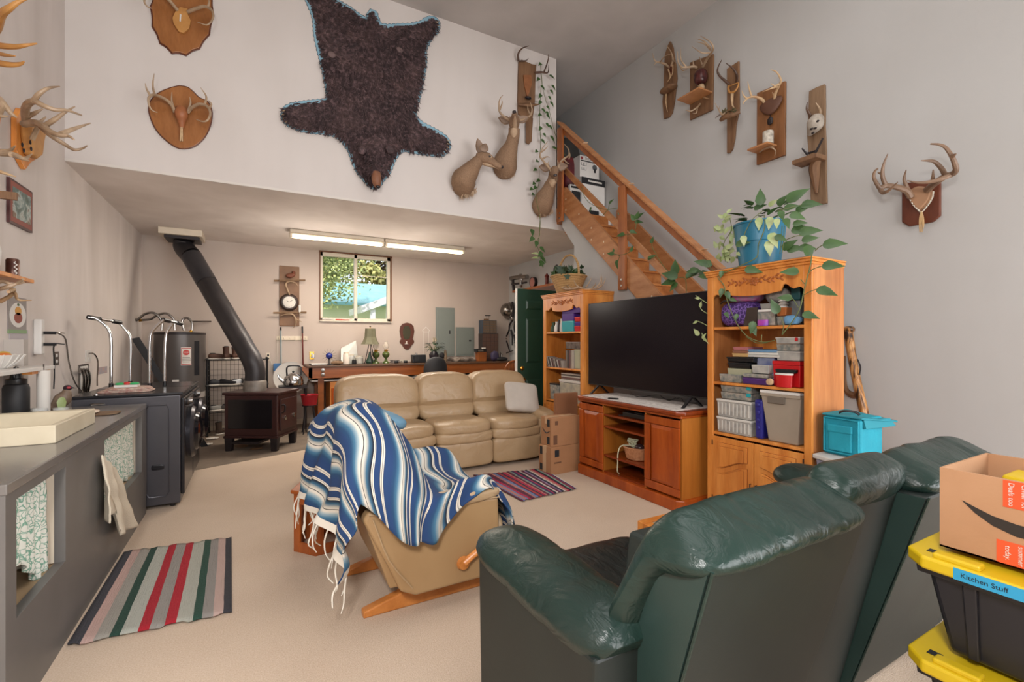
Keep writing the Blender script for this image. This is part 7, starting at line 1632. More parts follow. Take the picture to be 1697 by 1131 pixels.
y_a, y_b = ZR(868,745,0).y, ZR(1008,700,0).y; z_ = ZR(930,728,.12).z; MB().box(XR - .2, XR - .03, min(y_a, y_b), max(y_a, y_b), z_ - .045, z_).build('ledge', m_barnr, t, smooth=False, bevel=.008)
MB().tube([ZR(955,745,.06), ZR(932,785,.06), ZR(935,850,.05), ZR(942,935,.045)], [.03,.05,.04,.012], 9,4).build('carved_branch', m_barnr, t)
t2 = thing('knife_set', 'dark folding knives propped on the thick ledge of the barn board', 'knives', ZR(910,715,.12)); 
for pts in ([(893,722,.14),(862,686,.2)], [(935,712,.12),(978,628,.14)], [(890,715,.12),(935,700,.12)]): MB().tube([ZR(*q) for q in pts], [.012,.008], 6).build('blade', m_iron, t2)
# heart mount
ZH = zoomer(1300,200,4.275, XR=0)
t = thing('antler_plaque', 'mahogany shield with laced leather heart and heavy antlers, alone on the right wall', 'antler mount', ZH(970,752))
board(ZH, [(842,480),(878,442),(1080,430),(1115,438),(1115,675),(1060,722),(893,752),(842,722)], .002,.032, m_mahog, t, 'x', -1, 'shield', .008)
m_lh = plain('leather_tan', '#a57d5d', .6,0, '#957052', 7)
hp = [(970,645),(925,610),(895,565),(890,525),(915,488),(960,470),(1005,474),(1045,488),(1055,515),(1045,555),(1015,600)]
hp2 = [tuple(p)[:2] for p in cr([(*p, 0) for p in hp + hp[:1]], 4)][:-1]
board(ZH, hp2,.034,.045, m_lh, t, 'x', -1, 'leather_heart', .015)
for k in range(14):
    a_ = (k + .5) / 14; hh = cr([(890,560,0),(915,600,0),(945,630,0),(970,648,0),(1000,620,0),(1030,580,0),(1050,540,0),(1056,495,0)], 8); i_ = int(a_ * (len(hh) - 2)); p, q = hh[i_], hh[i_ + 1]; d = (q - p).normalized()
    MB().tube([ZH(p.x - d.x * 9, p.y - d.y * 9,.07), ZH(p.x, p.y, .078), ZH(p.x + d.x * 9, p.y + d.y * 9,.07)], .0055,6).build('lacing', m_rope, t)
for dx in (-14,-4,6,16): MB().tube([ZH(970,645,.08), ZH(970 + dx * .8,690,.085), ZH(970 + dx, 740,.07), ZH(966 + dx * .6,790,.05)], [.006,.005,.004,.002], 5,3).build('tassel', plain('lace_tan', '#c2a172', .7), t)
antler(ZH, t, m_antlerd if False else plain('antler_brown', '#8b705a', .45,0, '#6a5342', 9,.25,50), [[(1010,492,.08),(1050,455,.14),(1085,430,.18),(1140,395,.22),(1190,378,.26),(1215,350,.3),(1205,300,.33),(1180,245,.36),(1140,190,.38),(1095,170,.4),(1033,165,.42)], [(1140,388,.22),(1110,335,.27),(1065,292,.32),(1020,284,.36),(968,284,.4)], [(1188,255,.36),(1215,235,.39)], [(1190,378,.26),(1120,410,.3),(1040,432,.33),(950,440,.36),(870,425,.38)], [(1050,455,.14),(1052,410,.18),(1054,348,.2)]], r0=.027)
antler(ZH, t, MATS['antler_brown'], [[(895,540,.08),(870,500,.12),(830,482,.16),(775,468,.2),(715,462,.24),(680,480,.27),(655,450,.3),(632,400,.32),(640,360,.34),(662,340,.35)], [(715,455,.24),(695,395,.28),(700,320,.31),(732,236,.33)], [(695,375,.28),(660,368,.3)], [(680,490,.27),(700,512,.3),(745,490,.33),(802,436,.36)], [(885,520,.1),(862,460,.14),(848,410,.17),(862,350,.2)]], r0=.027)
# ---------------------------------------------------------------- left wall mounts (edge of the photo)
ZL = zoomer(0,0,3.769, XL=0)
t = thing('antler_plaque', 'big many-pointed antlers on a yellow wood plaque on the left wall near the corner', 'antler mount', ZL(125,1055))
board(ZL, [(66,735),(95,672),(140,690),(165,750),(180,830),(215,850),(210,930),(205,985),(160,1010),(125,1057),(95,1000),(66,930)], .002,.03, m_oak, t, 'x', 1)
board(ZL, [(120,770),(200,775),(235,790),(215,880),(205,960),(170,985),(140,960),(125,850)], .032,.06, m_boned, t, 'x', 1, 'skull_plate', .015)
for x, y in ((140,905),(150,940),(190,890),(195,930)): MB().ball(ZL(x, y, .09),(.006,.012,.016), 3).build('eye_hole', m_iron, t)
antler(ZL, t, m_antler, [[(165,770,.10),(158,690,.16),(175,650,.22),(215,632,.28),(260,655,.34),(340,685,.4),(420,690,.45),(508,720,.48)], [(210,635,.28),(240,590,.32),(300,552,.36),(372,540,.38)], [(290,780,.3),(345,745,.36),(400,705,.4),(467,666,.44)], [(170,730,.14),(220,705,.2),(268,680,.24)]], r0=.024)
antler(ZL, t, m_antler, [[(150,775,.10),(210,768,.18),(260,780,.26),(310,820,.34),(370,845,.4),(425,850,.44),(462,872,.48)], [(380,838,.4),(470,802,.44),(565,770,.48)], [(250,790,.2),(320,850,.28),(400,900,.34),(460,935,.38),(510,930,.42),(545,910,.46)], [(200,870,.1),(250,770,.16),(287,730,.18)]], r0=.024)
t = thing('antler_plaque', 'antler mount on the left wall, mostly outside the photo, lower tips showing', 'antler mount', ZL(-40,1000)); board(ZL, [(-140,500),(-60,500),(-30,700),(-60,950),(-120,950)], .002,.03, m_oak, t, 'x', 1)
antler(ZL, t, m_antler, [[(-60,600,.06),(-10,620,.12),(30,660,.17),(70,710,.2),(105,735,.22)], [(20,650,.16),(0,720,.18),(50,728,.22)]], r0=.024)
antler(ZL, t, m_antler, [[(-60,930,.06),(0,955,.14),(80,965,.22),(140,990,.28),(180,1005,.3)], [(-20,945,.1),(60,940,.16),(95,912,.2)], [(70,965,.22),(150,990,.24),(200,962,.26)]], r0=.022); antler(ZL, t, m_bone, [[(-40,1060,.06),(20,1080,.12),(100,1105,.18)]], 'antler_tip', .014)
t = thing('antler_plaque', 'antlers at the top of the left wall reaching in from outside the photo', 'antler mount', ZL(-60,420)); board(ZL, [(-160,60),(-70,40),(-50,200),(-80,420),(-150,420)], .002,.03, m_oak, t, 'x', 1)
antler(ZL, t, m_boned, [[(-60,220,.06),(-20,170,.12),(10,90,.2),(60,50,.26),(110,15,.3),(170,-10,.34)]], r0=.026); antler(ZL, t, m_boned, [[(-60,260,.06),(0,285,.14),(90,292,.22),(160,283,.28),(230,272,.32)], [(-30,330,.1),(40,345,.2),(95,350,.26)]], r0=.020); antler(ZL, t, m_boned, [[(-60,380,.06),(10,398,.14),(80,405,.2),(130,398,.24),(150,385,.26)]], r0=.02)
# ================================================================== PLANTS
def vine(par, pts, r, mat=None, name='vine'):
    b = MB(); b.tube(pts, r, 5,5); return b.build(name, mat or m_stem, par)
def leaves(par, items, mat, name='leaf'):
    """items: (point, direction, length, width, up)"""
    for p, d, L, W_2, up in items:
        MB().leaf(p, d, L, W_2, up, .2,.25).build(name, mat, par, ang=180)
rn = random.Random(77)
# long ivy down the loft wall
t = thing('hanging_vine', 'long green pothos vine trailing down the loft wall past the deer heads', 'vine', ZD(545,1080,.06))
vine(t, [ZD(*p) for p in ((553,150,.08),(556,250,.07),(550,350,.08),(548,450,.06),(553,560,.08),(545,650,.06),(545,760,.08),(528,830,.25),(548,935,.28),(550,1000,.25),(540,1080,.2))], .004)
vine(t, [ZD(*p) for p in ((556,195,.07),(568,290,.08),(600,400,.07),(632,520,.08),(660,590,.10),(682,620,.15))], .0035)
ZD3 = zoomer(820,360,3.533, YL=0)
vine(t, [ZD3(*p) for p in ((266,0,.22),(262,70,.2),(262,110,.2),(245,150,.2),(262,210,.2),(272,290,.2))], .0035)
lv = [(600,210),(612,262),(605,287),(553,150),(542,225),(555,265),(553,310),(552,345),(560,385),(595,320),(605,348),(585,372),(583,400),(586,415),(597,472),(605,525),(615,585),(553,415),(583,460),(553,480),(567,515),(557,545),(533,603),(537,657),(530,700),(545,755),(520,770),(527,790),(508,800),(515,830)]
leaves(t, [(ZD(x - (3 if x > 553 else -3), y - 8,.09),(.6 if x > 553 else -.6,-.35,-.55 + rn.uniform(-.3,.3)), .085 * rn.uniform(.75,1.2) * (1.35 if y in (210,525,585) else 1), .055, V((0,-1,.4))) for x, y in lv], m_leaf)
leaves(t, [(ZD3(x, y, .2),(rn.uniform(-.8,.8), -.3,-.6), .11,.07, V((0,-1,.5))) for x, y in ((215,70),(228,118),(245,140),(262,175),(275,205),(255,215),(270,235),(262,255),(285,260))], m_leaf)
leaves(t, [(ZD3(258,240 + 22 * k, .2),(-1,-.2,0 - .1 * k), .13,.05, V((0,-1,.8))) for k in (-1,0)], m_leafl)
# pot of pothos on the right bookcase
PX, PY, PZ = 3.60,2.33,2.037
solo('serving_tray', MB().box(3.40,3.79,1.83,2.60, PZ, PZ + .012), m_grey, 'flat grey tray under the blue flower pot on the bookcase', 'tray', smooth=False, bevel=.004)
PZ += .013
t = thing('potted_plant', 'pothos in a large blue plastic pot on top of the right bookcase', 'plant', (PX, PY, PZ))
MB().lathe([(.14,0),(.15,.01),(.172,.19),(.178,.195),(.178,.20),(.190,.335),(.197,.338),(.197,.352),(.183,.352),(.17,.30)], (PX, PY, PZ), 40).build('pot', plain('pot_blue', '#1f6f8c', .42,0, '#1a647f', 3), t)
MB().lathe([(.172,.31),(0,.32)], (PX, PY, PZ), 24).build('soil', plain('soil', '#2f2520', .95), t)
ZP = zoomer(1150,300,4.04, X=3.45)
def zp(x, y, X): return P(1150 + x / 4.04,300 + y / 4.04, X=X)
spec = [  # x, y of leaf base, dx, dz, length, X depth, light?
 (445,165,.0,1,.14,3.6,0),(620,140,.9,.45,.17,3.6,0),(715,165,1,-.05,.14,3.62,0),(680,205,.9,.3,.12,3.6,0),(640,225,.7,-.3,.12,3.5,0),(660,290,1,.0,.10,3.5,0),(650,330,.9,-.1,.15,3.5,0),(700,350,1,.05,.15,3.5,0),
 (400,190,.8,.2,.10,3.6,0),(560,165,.3,.3,.10,3.6,0),(500,170,.6,.4,.08,3.6,1),(600,190,.8,.1,.11,3.55,0),(575,200,.2,-.6,.09,3.5,0),(610,250,.3,-.8,.09,3.45,0),(510,240,-.1,-1,.10,3.4,1),(435,245,.0,-1,.10,3.38,1),(330,365,.1,-1,.09,3.36,1),(555,250,0,-.8,.08,3.4,1),
 (510,350,.4,-.8,.13,3.38,1),(500,400,.1,-1,.12,3.37,1),(540,370,.8,-.4,.10,3.38,0),(280,430,.8,.1,.11,3.36,0),(720,400,.9,.1,.11,3.45,0),(760,430,.1,-.8,.12,3.42,0),(620,465,1,.1,.12,3.45,0),(590,460,.5,.3,.12,3.45,0),(700,450,.8,-.1,.12,3.45,0),(860,430,1,.0,.14,3.35,0),(855,570,1,-.05,.13,3.33,0),(705,610,-.9,.1,.12,3.33,0),(820,725,.9,-.3,.13,3.33,0),(725,890,.9,-.25,.11,3.33,0),(660,785,-.9,.1,.10,3.33,0),(560,890,-.2,.5,.12,3.33,0),(340,590,.9,-.2,.13,3.33,0),(190,600,-.3,-1,.07,3.33,0),(110,640,-1,.1,.11,3.5,0),(20,600,-1,0,.10,3.6,0),(90,560,-.8,.3,.12,3.45,0),
 (400,940,-.2,-.8,.10,3.32,0),(380,960,.5,-1,.10,3.32,0),(210,880,.3,-.5,.06,3.32,0),(290,890,-.2,-.6,.06,3.32,0),(240,790,.6,-.2,.06,3.32,0),(190,720,-.2,-.8,.08,3.32,0),(215,740,.5,-1,.08,3.32,0)]
items0, items1 = [], []
for x, y, dx, dz, L, X_, li in spec:
    (items1 if li else items0).append((zp(x, y, X_), V((dx * .35 - .15,-dx * .85 - .1, dz)), L, L * .58, V((-.8,-.6,.35))))
for k in range(26):
    a_ = rn.uniform(0,6.28); rr = rn.uniform(.05,.18); items0.append((V((PX + math.cos(a_) * rr, PY + math.sin(a_) * rr, PZ + .35 + rn.uniform(0,.14))), V((math.cos(a_), math.sin(a_), rn.uniform(-.1,.7))), rn.uniform(.08,.13), .06, V((0,0,1))))
leaves(t, items0, m_leaf)
for k in range(42):
    x, y = rn.uniform(150,285), rn.uniform(210,540); x = 200 + (x - 200) * (1 if y > 300 else .4)
    items1.append((zp(x, y, 3.48 + rn.uniform(-.05,.1)), V((rn.uniform(-.3,.3), rn.uniform(-.8,.8), rn.uniform(-1,.5))), rn.uniform(.05,.09), rn.uniform(.03,.05), V((-1,-.6,.3))))
leaves(t, items1, m_leafl)
for pts in ([(470,230,3.5),(475,300,3.4),(455,370,3.37),(430,430,3.36),(420,510,3.35),(330,560,3.33),(220,610,3.33),(160,640,3.33),(200,700,3.32),(220,790,3.32),(260,900,3.32),(310,990,3.32),(370,1050,3.32),(460,1080,3.32),(540,1070,3.32)],
            [(460,200,3.5),(390,260,3.4),(350,330,3.37),(335,370,3.36)], [(560,200,3.5),(640,180,3.55),(720,160,3.6)], [(590,300,3.45),(585,400,3.43),(575,490,3.42)], [(605,300,3.45),(600,400,3.43),(590,480,3.42)],
            [(790,490,3.33),(780,560,3.33),(760,640,3.32),(740,720,3.32),(710,850,3.32),(660,940,3.32),(590,1030,3.32)], [(770,615,3.32),(800,590,3.32),(860,570,3.32)], [(735,765,3.32),(780,740,3.32),(825,725,3.32)], [(715,660,3.32),(740,690,3.32)], [(700,850,3.32),(670,800,3.32),(655,785,3.32)],
            [(600,400,3.42),(680,370,3.42),(720,365,3.44)], [(810,470,3.38),(835,445,3.36),(862,430,3.35)], [(240,250,3.5),(250,330,3.48),(200,420,3.45),(210,540,3.44)], [(220,610,3.33),(130,600,3.4),(95,560,3.45)], [(590,1030,3.32),(600,970,3.32),(580,910,3.32)], [(450,1080,3.32),(455,1030,3.32)], [(490,1085,3.32),(420,1085,3.32),(350,1045,3.32)]):
    vine(t, [zp(*p) for p in pts], .004 if len(pts) > 5 else .003)
# vine over the stairs
ZS_ = zoomer(900,160,3.14, X=3.765)
t = thing('hanging_vine', 'pothos vine winding through the stair rails toward the bookcase', 'vine', ZS_(750,950))
for pts in ([(200,470),(215,520),(250,560),(330,590),(345,560)], [(310,620),(340,590),(390,580)], [(405,720),(440,720),(460,710)], [(355,815),(400,825),(440,815),(458,800)], [(400,825),(388,870)], [(565,750),(570,790),(590,830),(545,845)], [(590,830),(640,900),(700,940),(740,950),(745,1020)], [(740,950),(800,930),(850,930),(900,935)], [(480,690),(485,660),(480,640)]):
    vine(t, [ZS_(x, y) for x, y in pts], .0035)
leaves(t, [(ZS_(x, y), V((dx * .5,-dx * .8, dz)), L, L * .6, V((-.9,-.3,.5))) for x, y, dx, dz, L in ((345,560,.4,.5,.08),(390,600,.5,-.3,.10),(480,640,.6,.5,.12),(478,645,-.4,.6,.10),(485,640,.2,1,.10),(475,655,.8,0,.10),(425,718,-1,0,.11),(450,700,.6,-.2,.09),(565,765,.1,.7,.08),(370,822,-1,.3,.10),(390,825,.6,.2,.09),(458,810,.1,.6,.08),(388,850,-.1,-1,.11),(368,810,-.1,.5,.05),(545,850,.6,.4,.10),(690,930,-.1,1,.17),(700,945,-.9,.4,.18),(690,960,-1,-.1,.16),(700,970,-.6,-.5,.12),(740,940,.9,.3,.13),(760,905,.9,-.1,.13),(810,925,.9,0,.13),(880,880,-.8,.3,.14),(920,900,.2,-.5,.12),(250,575,-.2,-.6,.06))], m_leaf)
# small sprigs in front of the television's edge
t = thing('hanging_vine', 'thin pale pothos tips hanging in front of the television edge', 'vine', P(1165,560, X=3.3))
ZT = lambda u, v: P(u, v, X=3.36)
for pts in ([(1172,503),(1160,495),(1153,490)], [(1172,520),(1163,514),(1160,508)], [(1172,540),(1160,534),(1153,532)], [(1174,570),(1166,560),(1163,552)]): vine(t, [ZT(*p) for p in pts], .003, m_leafl)
leaves(t, [(ZT(u, v), V((dx * .4,-dx, dz)), L, L * .55, V((-1,0,.3))) for u, v, dx, dz, L in ((1160,495,-1,.2,.05),(1161,510,0,1,.06),(1156,533,-.8,-.3,.05),(1159,556,-.7,.8,.08),(1164,562,.4,.9,.06),(1166,560,.5,-.8,.05))], m_leafl)

# basket with ivy on the left bookcase
LZ = 2.057; q = V((3.56,4.90, LZ)); n = NT('wicker'); o = n.obj(); wv = n.n('ShaderNodeTexWave', bands_direction='Z'); wv.inputs['Scale'].default_value = 28; wv.inputs['Distortion'].default_value = 2; wv.inputs['Detail Scale'].default_value = 6
n.l(o, wv.inputs['Vector']); n.col(n.ramp(wv.outputs[0], [(0, '#8a6238'),(.5, '#c49a62'),(1, '#d9b47c')])); n.bump(wv.outputs[0], .7,.01); m_wick = n.fin(.7)
t = thing('wicker_basket', 'round wicker basket with tall arched handle full of ivy on the left bookcase', 'basket', q)
MB().lathe([(.12,0),(.15,.01),(.18,.09),(.21,.17),(.235,.22),(.225,.22),(.195,.16),(.16,.08),(.11,.02),(0,.015)], q, 36).build('bowl', m_wick, t)
b = MB()
for k in range(40): a_ = 2 * PI * k / 40; a2 = 2 * PI * (k + 1) / 40; b.rod(q + V((math.cos(a_) * .23, math.sin(a_) * .23,.222)), q + V((math.cos(a2) * .23, math.sin(a2) * .23,.222)), .013, n=6)
b.build('rim', m_wick, t); MB().tube([q + V((0,.22,.20)), q + V((0,.20,.36)), q + V((0,.11,.47)), q + V((0,0,.50)), q + V((0,-.11,.47)), q + V((0,-.20,.36)), q + V((0,-.22,.20))], .014,8,5).build('handle', m_wick, t)
t2 = thing('ivy_plant', 'dark green star-leaved ivy filling the wicker basket', 'plant', q + V((0,0,.15)))
for k in range(46):
    a_ = rn.uniform(0,6.28); rr = rn.uniform(.02,.28); p = q + V((math.cos(a_) * rr * .8, math.sin(a_) * rr * 1.15,.23 + rn.uniform(0,.10) - .05 * (rr > .22)))
    b = MB(); d0 = V((-.3 + rn.uniform(-.4,.4), rn.uniform(-.6,.6), rn.uniform(.1,1))).normalized(); sd = d0.cross(V((-1,-.8,.2))).normalized(); s_ = rn.uniform(.04,.062)
    star = [(0,-.2),(.55,-.45),(.5,.05),(1.0,.35),(.45,.5),(0,1.25),(-.45,.5),(-1.0,.35),(-.5,.05),(-.55,-.45)]
    b.add([p] + [p + sd * x * s_ + d0 * y * s_ + V((-.01 * abs(x), 0,0)) for x, y in star], [[0, i + 1,(i + 1) % 10 + 1] for i in range(10)]); b.build('leaf', m_leafd if k % 4 else m_leaf, t2, smooth=False)
MB().tube([q + V((.0,.30,.22)), q + V((.0,.34,.34)), q + V((0,.31,.40)), q + V((0,.26,.41))], [.006,.006,.008,.012], 8,3).build('curled_stem', m_iron, t2); MB().sbox(q + V((0,0,.16)),(.15,.15,.05), 2.2,6).build('foliage_mass', m_leafd, t2)
t = thing('shed_antlers', 'pale antlers lying on the left bookcase in front of the wicker basket', 'antlers', (3.46,4.55, LZ)); ZG = zoomer(860,370,8.7, X=3.41)
antler(lambda x, y, o_: P(860 + x / 8.7,370 + y / 8.7, X=3.41 + o_), t, m_antler, [[(880,925,.02),(780,945,0),(660,945,0),(580,890,.0),(530,830,.02)], [(860,920,.02),(820,880,.03),(790,820,.06)], [(700,950,0),(620,870,.03),(575,790,.04)], [(760,950,0),(690,890,.03),(670,840,.06)]], r0=.014)
antler(lambda x, y, o_: P(860 + x / 8.7,370 + y / 8.7, X=3.41 + o_), t, m_antler, [[(870,930,.02),(960,950,.1),(1060,945,.16),(1150,935,.2),(1215,880,.22),(1248,790,.24)], [(1150,935,.2),(1190,870,.22),(1200,770,.24)], [(1060,930,.16),(1100,890,.18),(1110,840,.2)], [(960,930,.1),(1000,880,.14),(1045,790,.18)], [(1120,920,.18),(1165,860,.2),(1190,740,.22)]], r0=.014)

# ================================================================== SHELF CONTENTS
ORD = 'first second third fourth fifth sixth seventh eighth ninth tenth eleventh twelfth'.split()
def at_shelf(zo, x0, x1, ytop, z, X=3.41, ybot=None):
    """item between two crop columns standing on shelf height z: y range and height"""
    A, Bq = zo(x0, ytop, X), zo(x1, ytop, X); ya, yb = sorted((A.y, Bq.y))
    zt = (A.z + Bq.z) / 2; zb = z if ybot is None else (zo(x0, ybot, X).z + zo(x1, ybot, X).z) / 2
    return ya + .002, yb - .002, zb + .001, zt
def shelfbox(zo, name, label, cat, x0, x1, ytop, z, depth, mat, X=3.41, ybot=None, lid=None, group=None, rib=False, lidh=.018, bev=.006):
    ya, yb, zb, zt = at_shelf(zo, x0, x1, ytop, z, X, ybot); t = thing(name, label, cat, (X + depth / 2,(ya + yb) / 2, zb), group=group)
    h = zt - zb; lh = min(lidh, h * .3) if lid else 0
    MB().hexa([(X + .006, ya + .006, zb),(X + depth, ya + .006, zb),(X + depth, yb - .006, zb),(X + .006, yb - .006, zb),(X, ya, zt - lh),(X + depth, ya, zt - lh),(X + depth, yb, zt - lh),(X, yb, zt - lh)]).build('body', mat, t, smooth=False, bevel=bev)
    if lid: MB().box(X - .004, X + depth + .002, ya - .001, yb + .001, zt - lh, zt).build('lid', lid, t, smooth=False, bevel=.003)
    if rib:
        for k in range(rib): y = ya + (yb - ya) * (k + .5) / rib; MB().box(X - .0015, X + .002, y - .004, y + .004, zb + .02, zt - lh - .01).build('divider_rib', m_clear2, t, smooth=False)
    return t
m_clear = plain('clear_bin', '#b7b3ab', .2,0, '#8f8f8c', 14); m_clear2 = plain('clear_rib', '#d3d0c9', .2); m_clear3 = plain('clear_mixed', '#a79d90', .2,0, '#5f6a6a', 30)
m_gtote = plain('tote_taupe', '#a09383', .45); m_sage = plain('sage', '#a8a78c', .6); m_red = plain('red_bin', '#c3161b', .35); m_pur = plain('purple_bin', '#4f2b85', .35); m_teal = plain('teal_bin', '#1f9aa3', .35); m_navy = plain('navy_bin', '#26267d', .35); m_plid = plain('lid_purple', '#4b2a6b', .3)
z1_, z2_, z3_ = 1.566,1.111,.691
K1 = lambda x, y, X: P(1170 + x / 5.653,460 + y / 5.653, X=X)
K2 = lambda x, y, X: P(1170 + x / 6.28,600 + y / 6.28, X=X)
K3 = lambda x, y, X: P(895 + x / 6.655,500 + y / 6.655, X=X)
# top shelf, right bookcase
n = NT('bag_circles'); vo = n.n('ShaderNodeTexVoronoi', feature='DISTANCE_TO_EDGE'); vo.inputs['Scale'].default_value = 34; n.l(n.obj(), vo.inputs[0]); n.col(n.ramp(vo.outputs['Distance'], [(0, '#8a6fb5'),(.06, '#6c4a9c'),(.1, '#3d2263'),(1, '#341b57')])); m_pbag = n.fin(.6)
ya, yb, zb, zt = at_shelf(K1,100,440,225, z1_, 3.41); t = thing('fabric_bag', 'purple patterned fabric bag on the top shelf of the right bookcase', 'bag', (3.5,(ya + yb) / 2, zb))
MB().sbox((3.52,(ya + yb) / 2,(zb + zt) / 2),(.11,(yb - ya) / 2,(zt - zb) / 2), 3.2,12, lambda p: p + V((0,0,.008 * nz(p, 18)))).build('body', m_pbag, t); MB().tube([(3.42, yb - .03, zt - .01),(3.40, yb - .08, zt + .01),(3.41,(ya + yb) / 2, zt)], .006,6,3).build('zipper', m_blackm, t)
za = zt; ya, yb, zb, zt = at_shelf(K1,205,480,95, za - .012,3.44); t = thing('fabric_bag', 'pink and grey floral bag lying on top of the purple bag', 'bag', (3.52,(ya + yb) / 2, zb)); MB().sbox((3.53,(ya + yb) / 2,(zb + zt) / 2 + .0),(.10,(yb - ya) / 2,(zt - zb) / 2), 2.5,12, lambda p: p + V((0,0,.01 * nz(p, 25)))).build('body', plain('pink_floral', '#c4578f', .7,0, '#8d8a97', 22), t)
b = MB(); A_, B_2 = K1(345,448,3.40), K1(470,448,3.40); C_2 = K1(400,290,3.46); h = C_2.z - z1_
b.hexa([(3.398, A_.y - .005, z1_ + .001),(3.408, A_.y - .005, z1_ + .001),(3.408, B_2.y, z1_ + .001),(3.398, B_2.y, z1_ + .001),(3.40, A_.y - .035, z1_ + h),(3.41, A_.y - .035, z1_ + h),(3.41, B_2.y - .01, z1_ + h),(3.40, B_2.y - .01, z1_ + h)]); solo('photo_frame', b, plain('frame_dark', '#3b302a', .2), 'dark glossy photo frame leaning on the purple bag', 'frame', smooth=False)
b1 = shelfbox(K1, 'storage_box', 'clear box with white lid strip on the top shelf of the right bookcase', 'box', 472,648,300, z1_, .2, m_clear3,3.415, lid=m_white)
b = MB(); ya, yb, _, _ = at_shelf(K1,480,585,400, z1_, 3.39); r_ = (yb - ya) / 2; b.lathe([(r_ * .5,0),(r_, 0),(r_, .045),(r_ * .5,.045),(r_ * .5,0)], (3.39 + r_ * 0 - .0 + .0,(ya + yb) / 2, z1_ + .001), 24); b.v = [V((p.x * 1 - .0, p.y, p.z)) for p in b.v]
b.v = [V((3.37 + (p.x - 3.39) * .45 + .022, p.y, p.z)) for p in b.v]; solo('ribbon_roll', b, plain('ribbon', '#c23fa0', .3,0, '#5a45b0', 9), 'shiny pink and purple ribbon roll in front of the clear box', 'ribbon')
shelfbox(K1, 'storage_box', 'grey translucent box stacked on the white-lidded clear box', 'box', 500,640,243,0,.18, plain('grey_clear', '#8f8b86', .3), 3.42, ybot=299)
b = MB(); ya, yb, zb, zt = at_shelf(K1,500,715,70,0,3.44,240); b.sbox((3.55,(ya + yb) / 2,(zb + zt) / 2),(.09,(yb - ya) / 2,(zt - zb) / 2), 2.4,12, lambda p: p + V((0,0,.014 * nz(p, 22)))); solo('plastic_bag', b, plain('plastic_bag', '#a9a39c', .2,0, '#7a736c', 18), 'crinkled clear plastic bag of supplies under the carved apron', 'bag')
shelfbox(K1, 'storage_box', 'small orange-brown box under the white spool stack', 'box', 650,755,282,0,.12, plain('orange_box', '#a8602a', .4), 3.40, ybot=362)
ya, yb, zb, zt = at_shelf(K1,645,735,195,0,3.40,281); t = thing('spool_stack', 'stack of white plastic spools on the orange-brown box', 'spools', (3.45,(ya + yb) / 2, zb)); r_ = (yb - ya) / 2
for k in range(3): z_ = zb + (zt - zb) * k / 3; MB().lathe([(r_, 0),(r_, .006),(r_ * .7,.01),(r_ * .7,(zt - zb) / 3 - .008),(r_, (zt - zb) / 3 - .002)], (3.45,(ya + yb) / 2, z_), 20).build('spool', m_white, t)
shelfbox(K1, 'storage_box', 'small clear box beneath the orange-brown box', 'box', 655,750,363, z1_, .15, m_clear3,3.42)
shelfbox(K1, 'storage_box', 'grey flat-topped box on the top shelf beside the side panel', 'box', 757,885,218, z1_, .26, plain('box_slate', '#6f7476', .5), 3.47, bev=.01)
shelfbox(K1, 'storage_box', 'dark teal box on top of the grey flat-topped box', 'box', 785,884,70,0,.2, plain('box_dteal', '#1d4f52', .5), 3.50, ybot=212)
b = MB(); ya, yb, zb, zt = at_shelf(K1,722,885,355, z1_, 3.40); b.sbox((3.42,(ya + yb) / 2,(zb + zt) / 2),(.04,(yb - ya) / 2,(zt - zb) / 2), 2.6,10, lambda p: p + V((0,0,.012 * nz(p, 24)))); solo('blue_cloth', b, plain('cloth_blue', '#6d9fc6', .85,0, '#5b8db8', 15,.3,80), 'light blue folded cloth at the end of the top shelf', 'cloth')
# middle shelf
shelfbox(K1, 'storage_box', 'sage green plastic box at the bottom of the black case stack', 'box', 195,425,855,0,.28, m_sage, 3.42, ybot=925)
shelfbox(K1, 'plastic_tray', 'low clear bead tray on the middle shelf under the sage box', 'tray', 120,330,908, z2_, .3, m_clear3,3.40)
for a_, (y0_, y1_, x0_, x1_, lb_) in enumerate(((800,852,203,415, 'lower black plastic case on the sage green box'),(748,797,192,450, 'upper black plastic case under the books'))): shelfbox(K1, 'plastic_case', lb_, 'case', x0_, x1_, y0_, 0,.28, m_black, 3.41, ybot=y1_, lid=m_black)
for k, (y0_, y1_, c_, lb_) in enumerate(((712,745, '#c9a36a', 'tan book on the upper black case'),(685,710, '#8f5f4c', 'brown book in the middle of the little book stack'),(652,683, '#b06a6c', 'pinkish book topping the little book stack'))): 
    b_ = shelfbox(K1, 'book', lb_, 'book', 240 + 4 * k, 392, y0_, 0,.2, plain('book' + c_, c_, .6), 3.42, ybot=y1_, bev=.001, group='books on the middle shelf')
for k, (y0_, y1_, c_, lb_) in enumerate(((728,750, '#d5d3cb', 'lowest white folder of the paper stack on the middle shelf'),(704,726, '#e0ded7', 'middle white folder of the paper stack on the middle shelf'),(678,702, '#6d95b8', 'light blue folder topping the paper stack on the middle shelf'))): 
    shelfbox(K1, 'folder', lb_, 'folder', 370 - 6 * k, 690 - 12 * k, y0_, 0,.28, plain('fold' + c_, c_, .6), 3.43, ybot=y1_, bev=.001, group='folders on the middle shelf')
shelfbox(K1, 'storage_box', 'tall clear box of white and blue supplies under the folders', 'box', 470,640,752, z2_, .24, plain('clear_blue', '#9a9ea8', .25,0, '#45528a', 9), 3.46)
t = shelfbox(K1, 'lidded_dish', 'flat dish with purple base and clear lid on the middle shelf', 'dish', 330,590,945, z2_, .2, m_plid, 3.385, bev=.01)
ya, yb, zb, zt = at_shelf(K1,340,580,905,0,3.39,944); MB().box(3.39,3.57, ya, yb, zb, zt).build('clear_lid', m_clear3, t, smooth=False, bevel=.01)
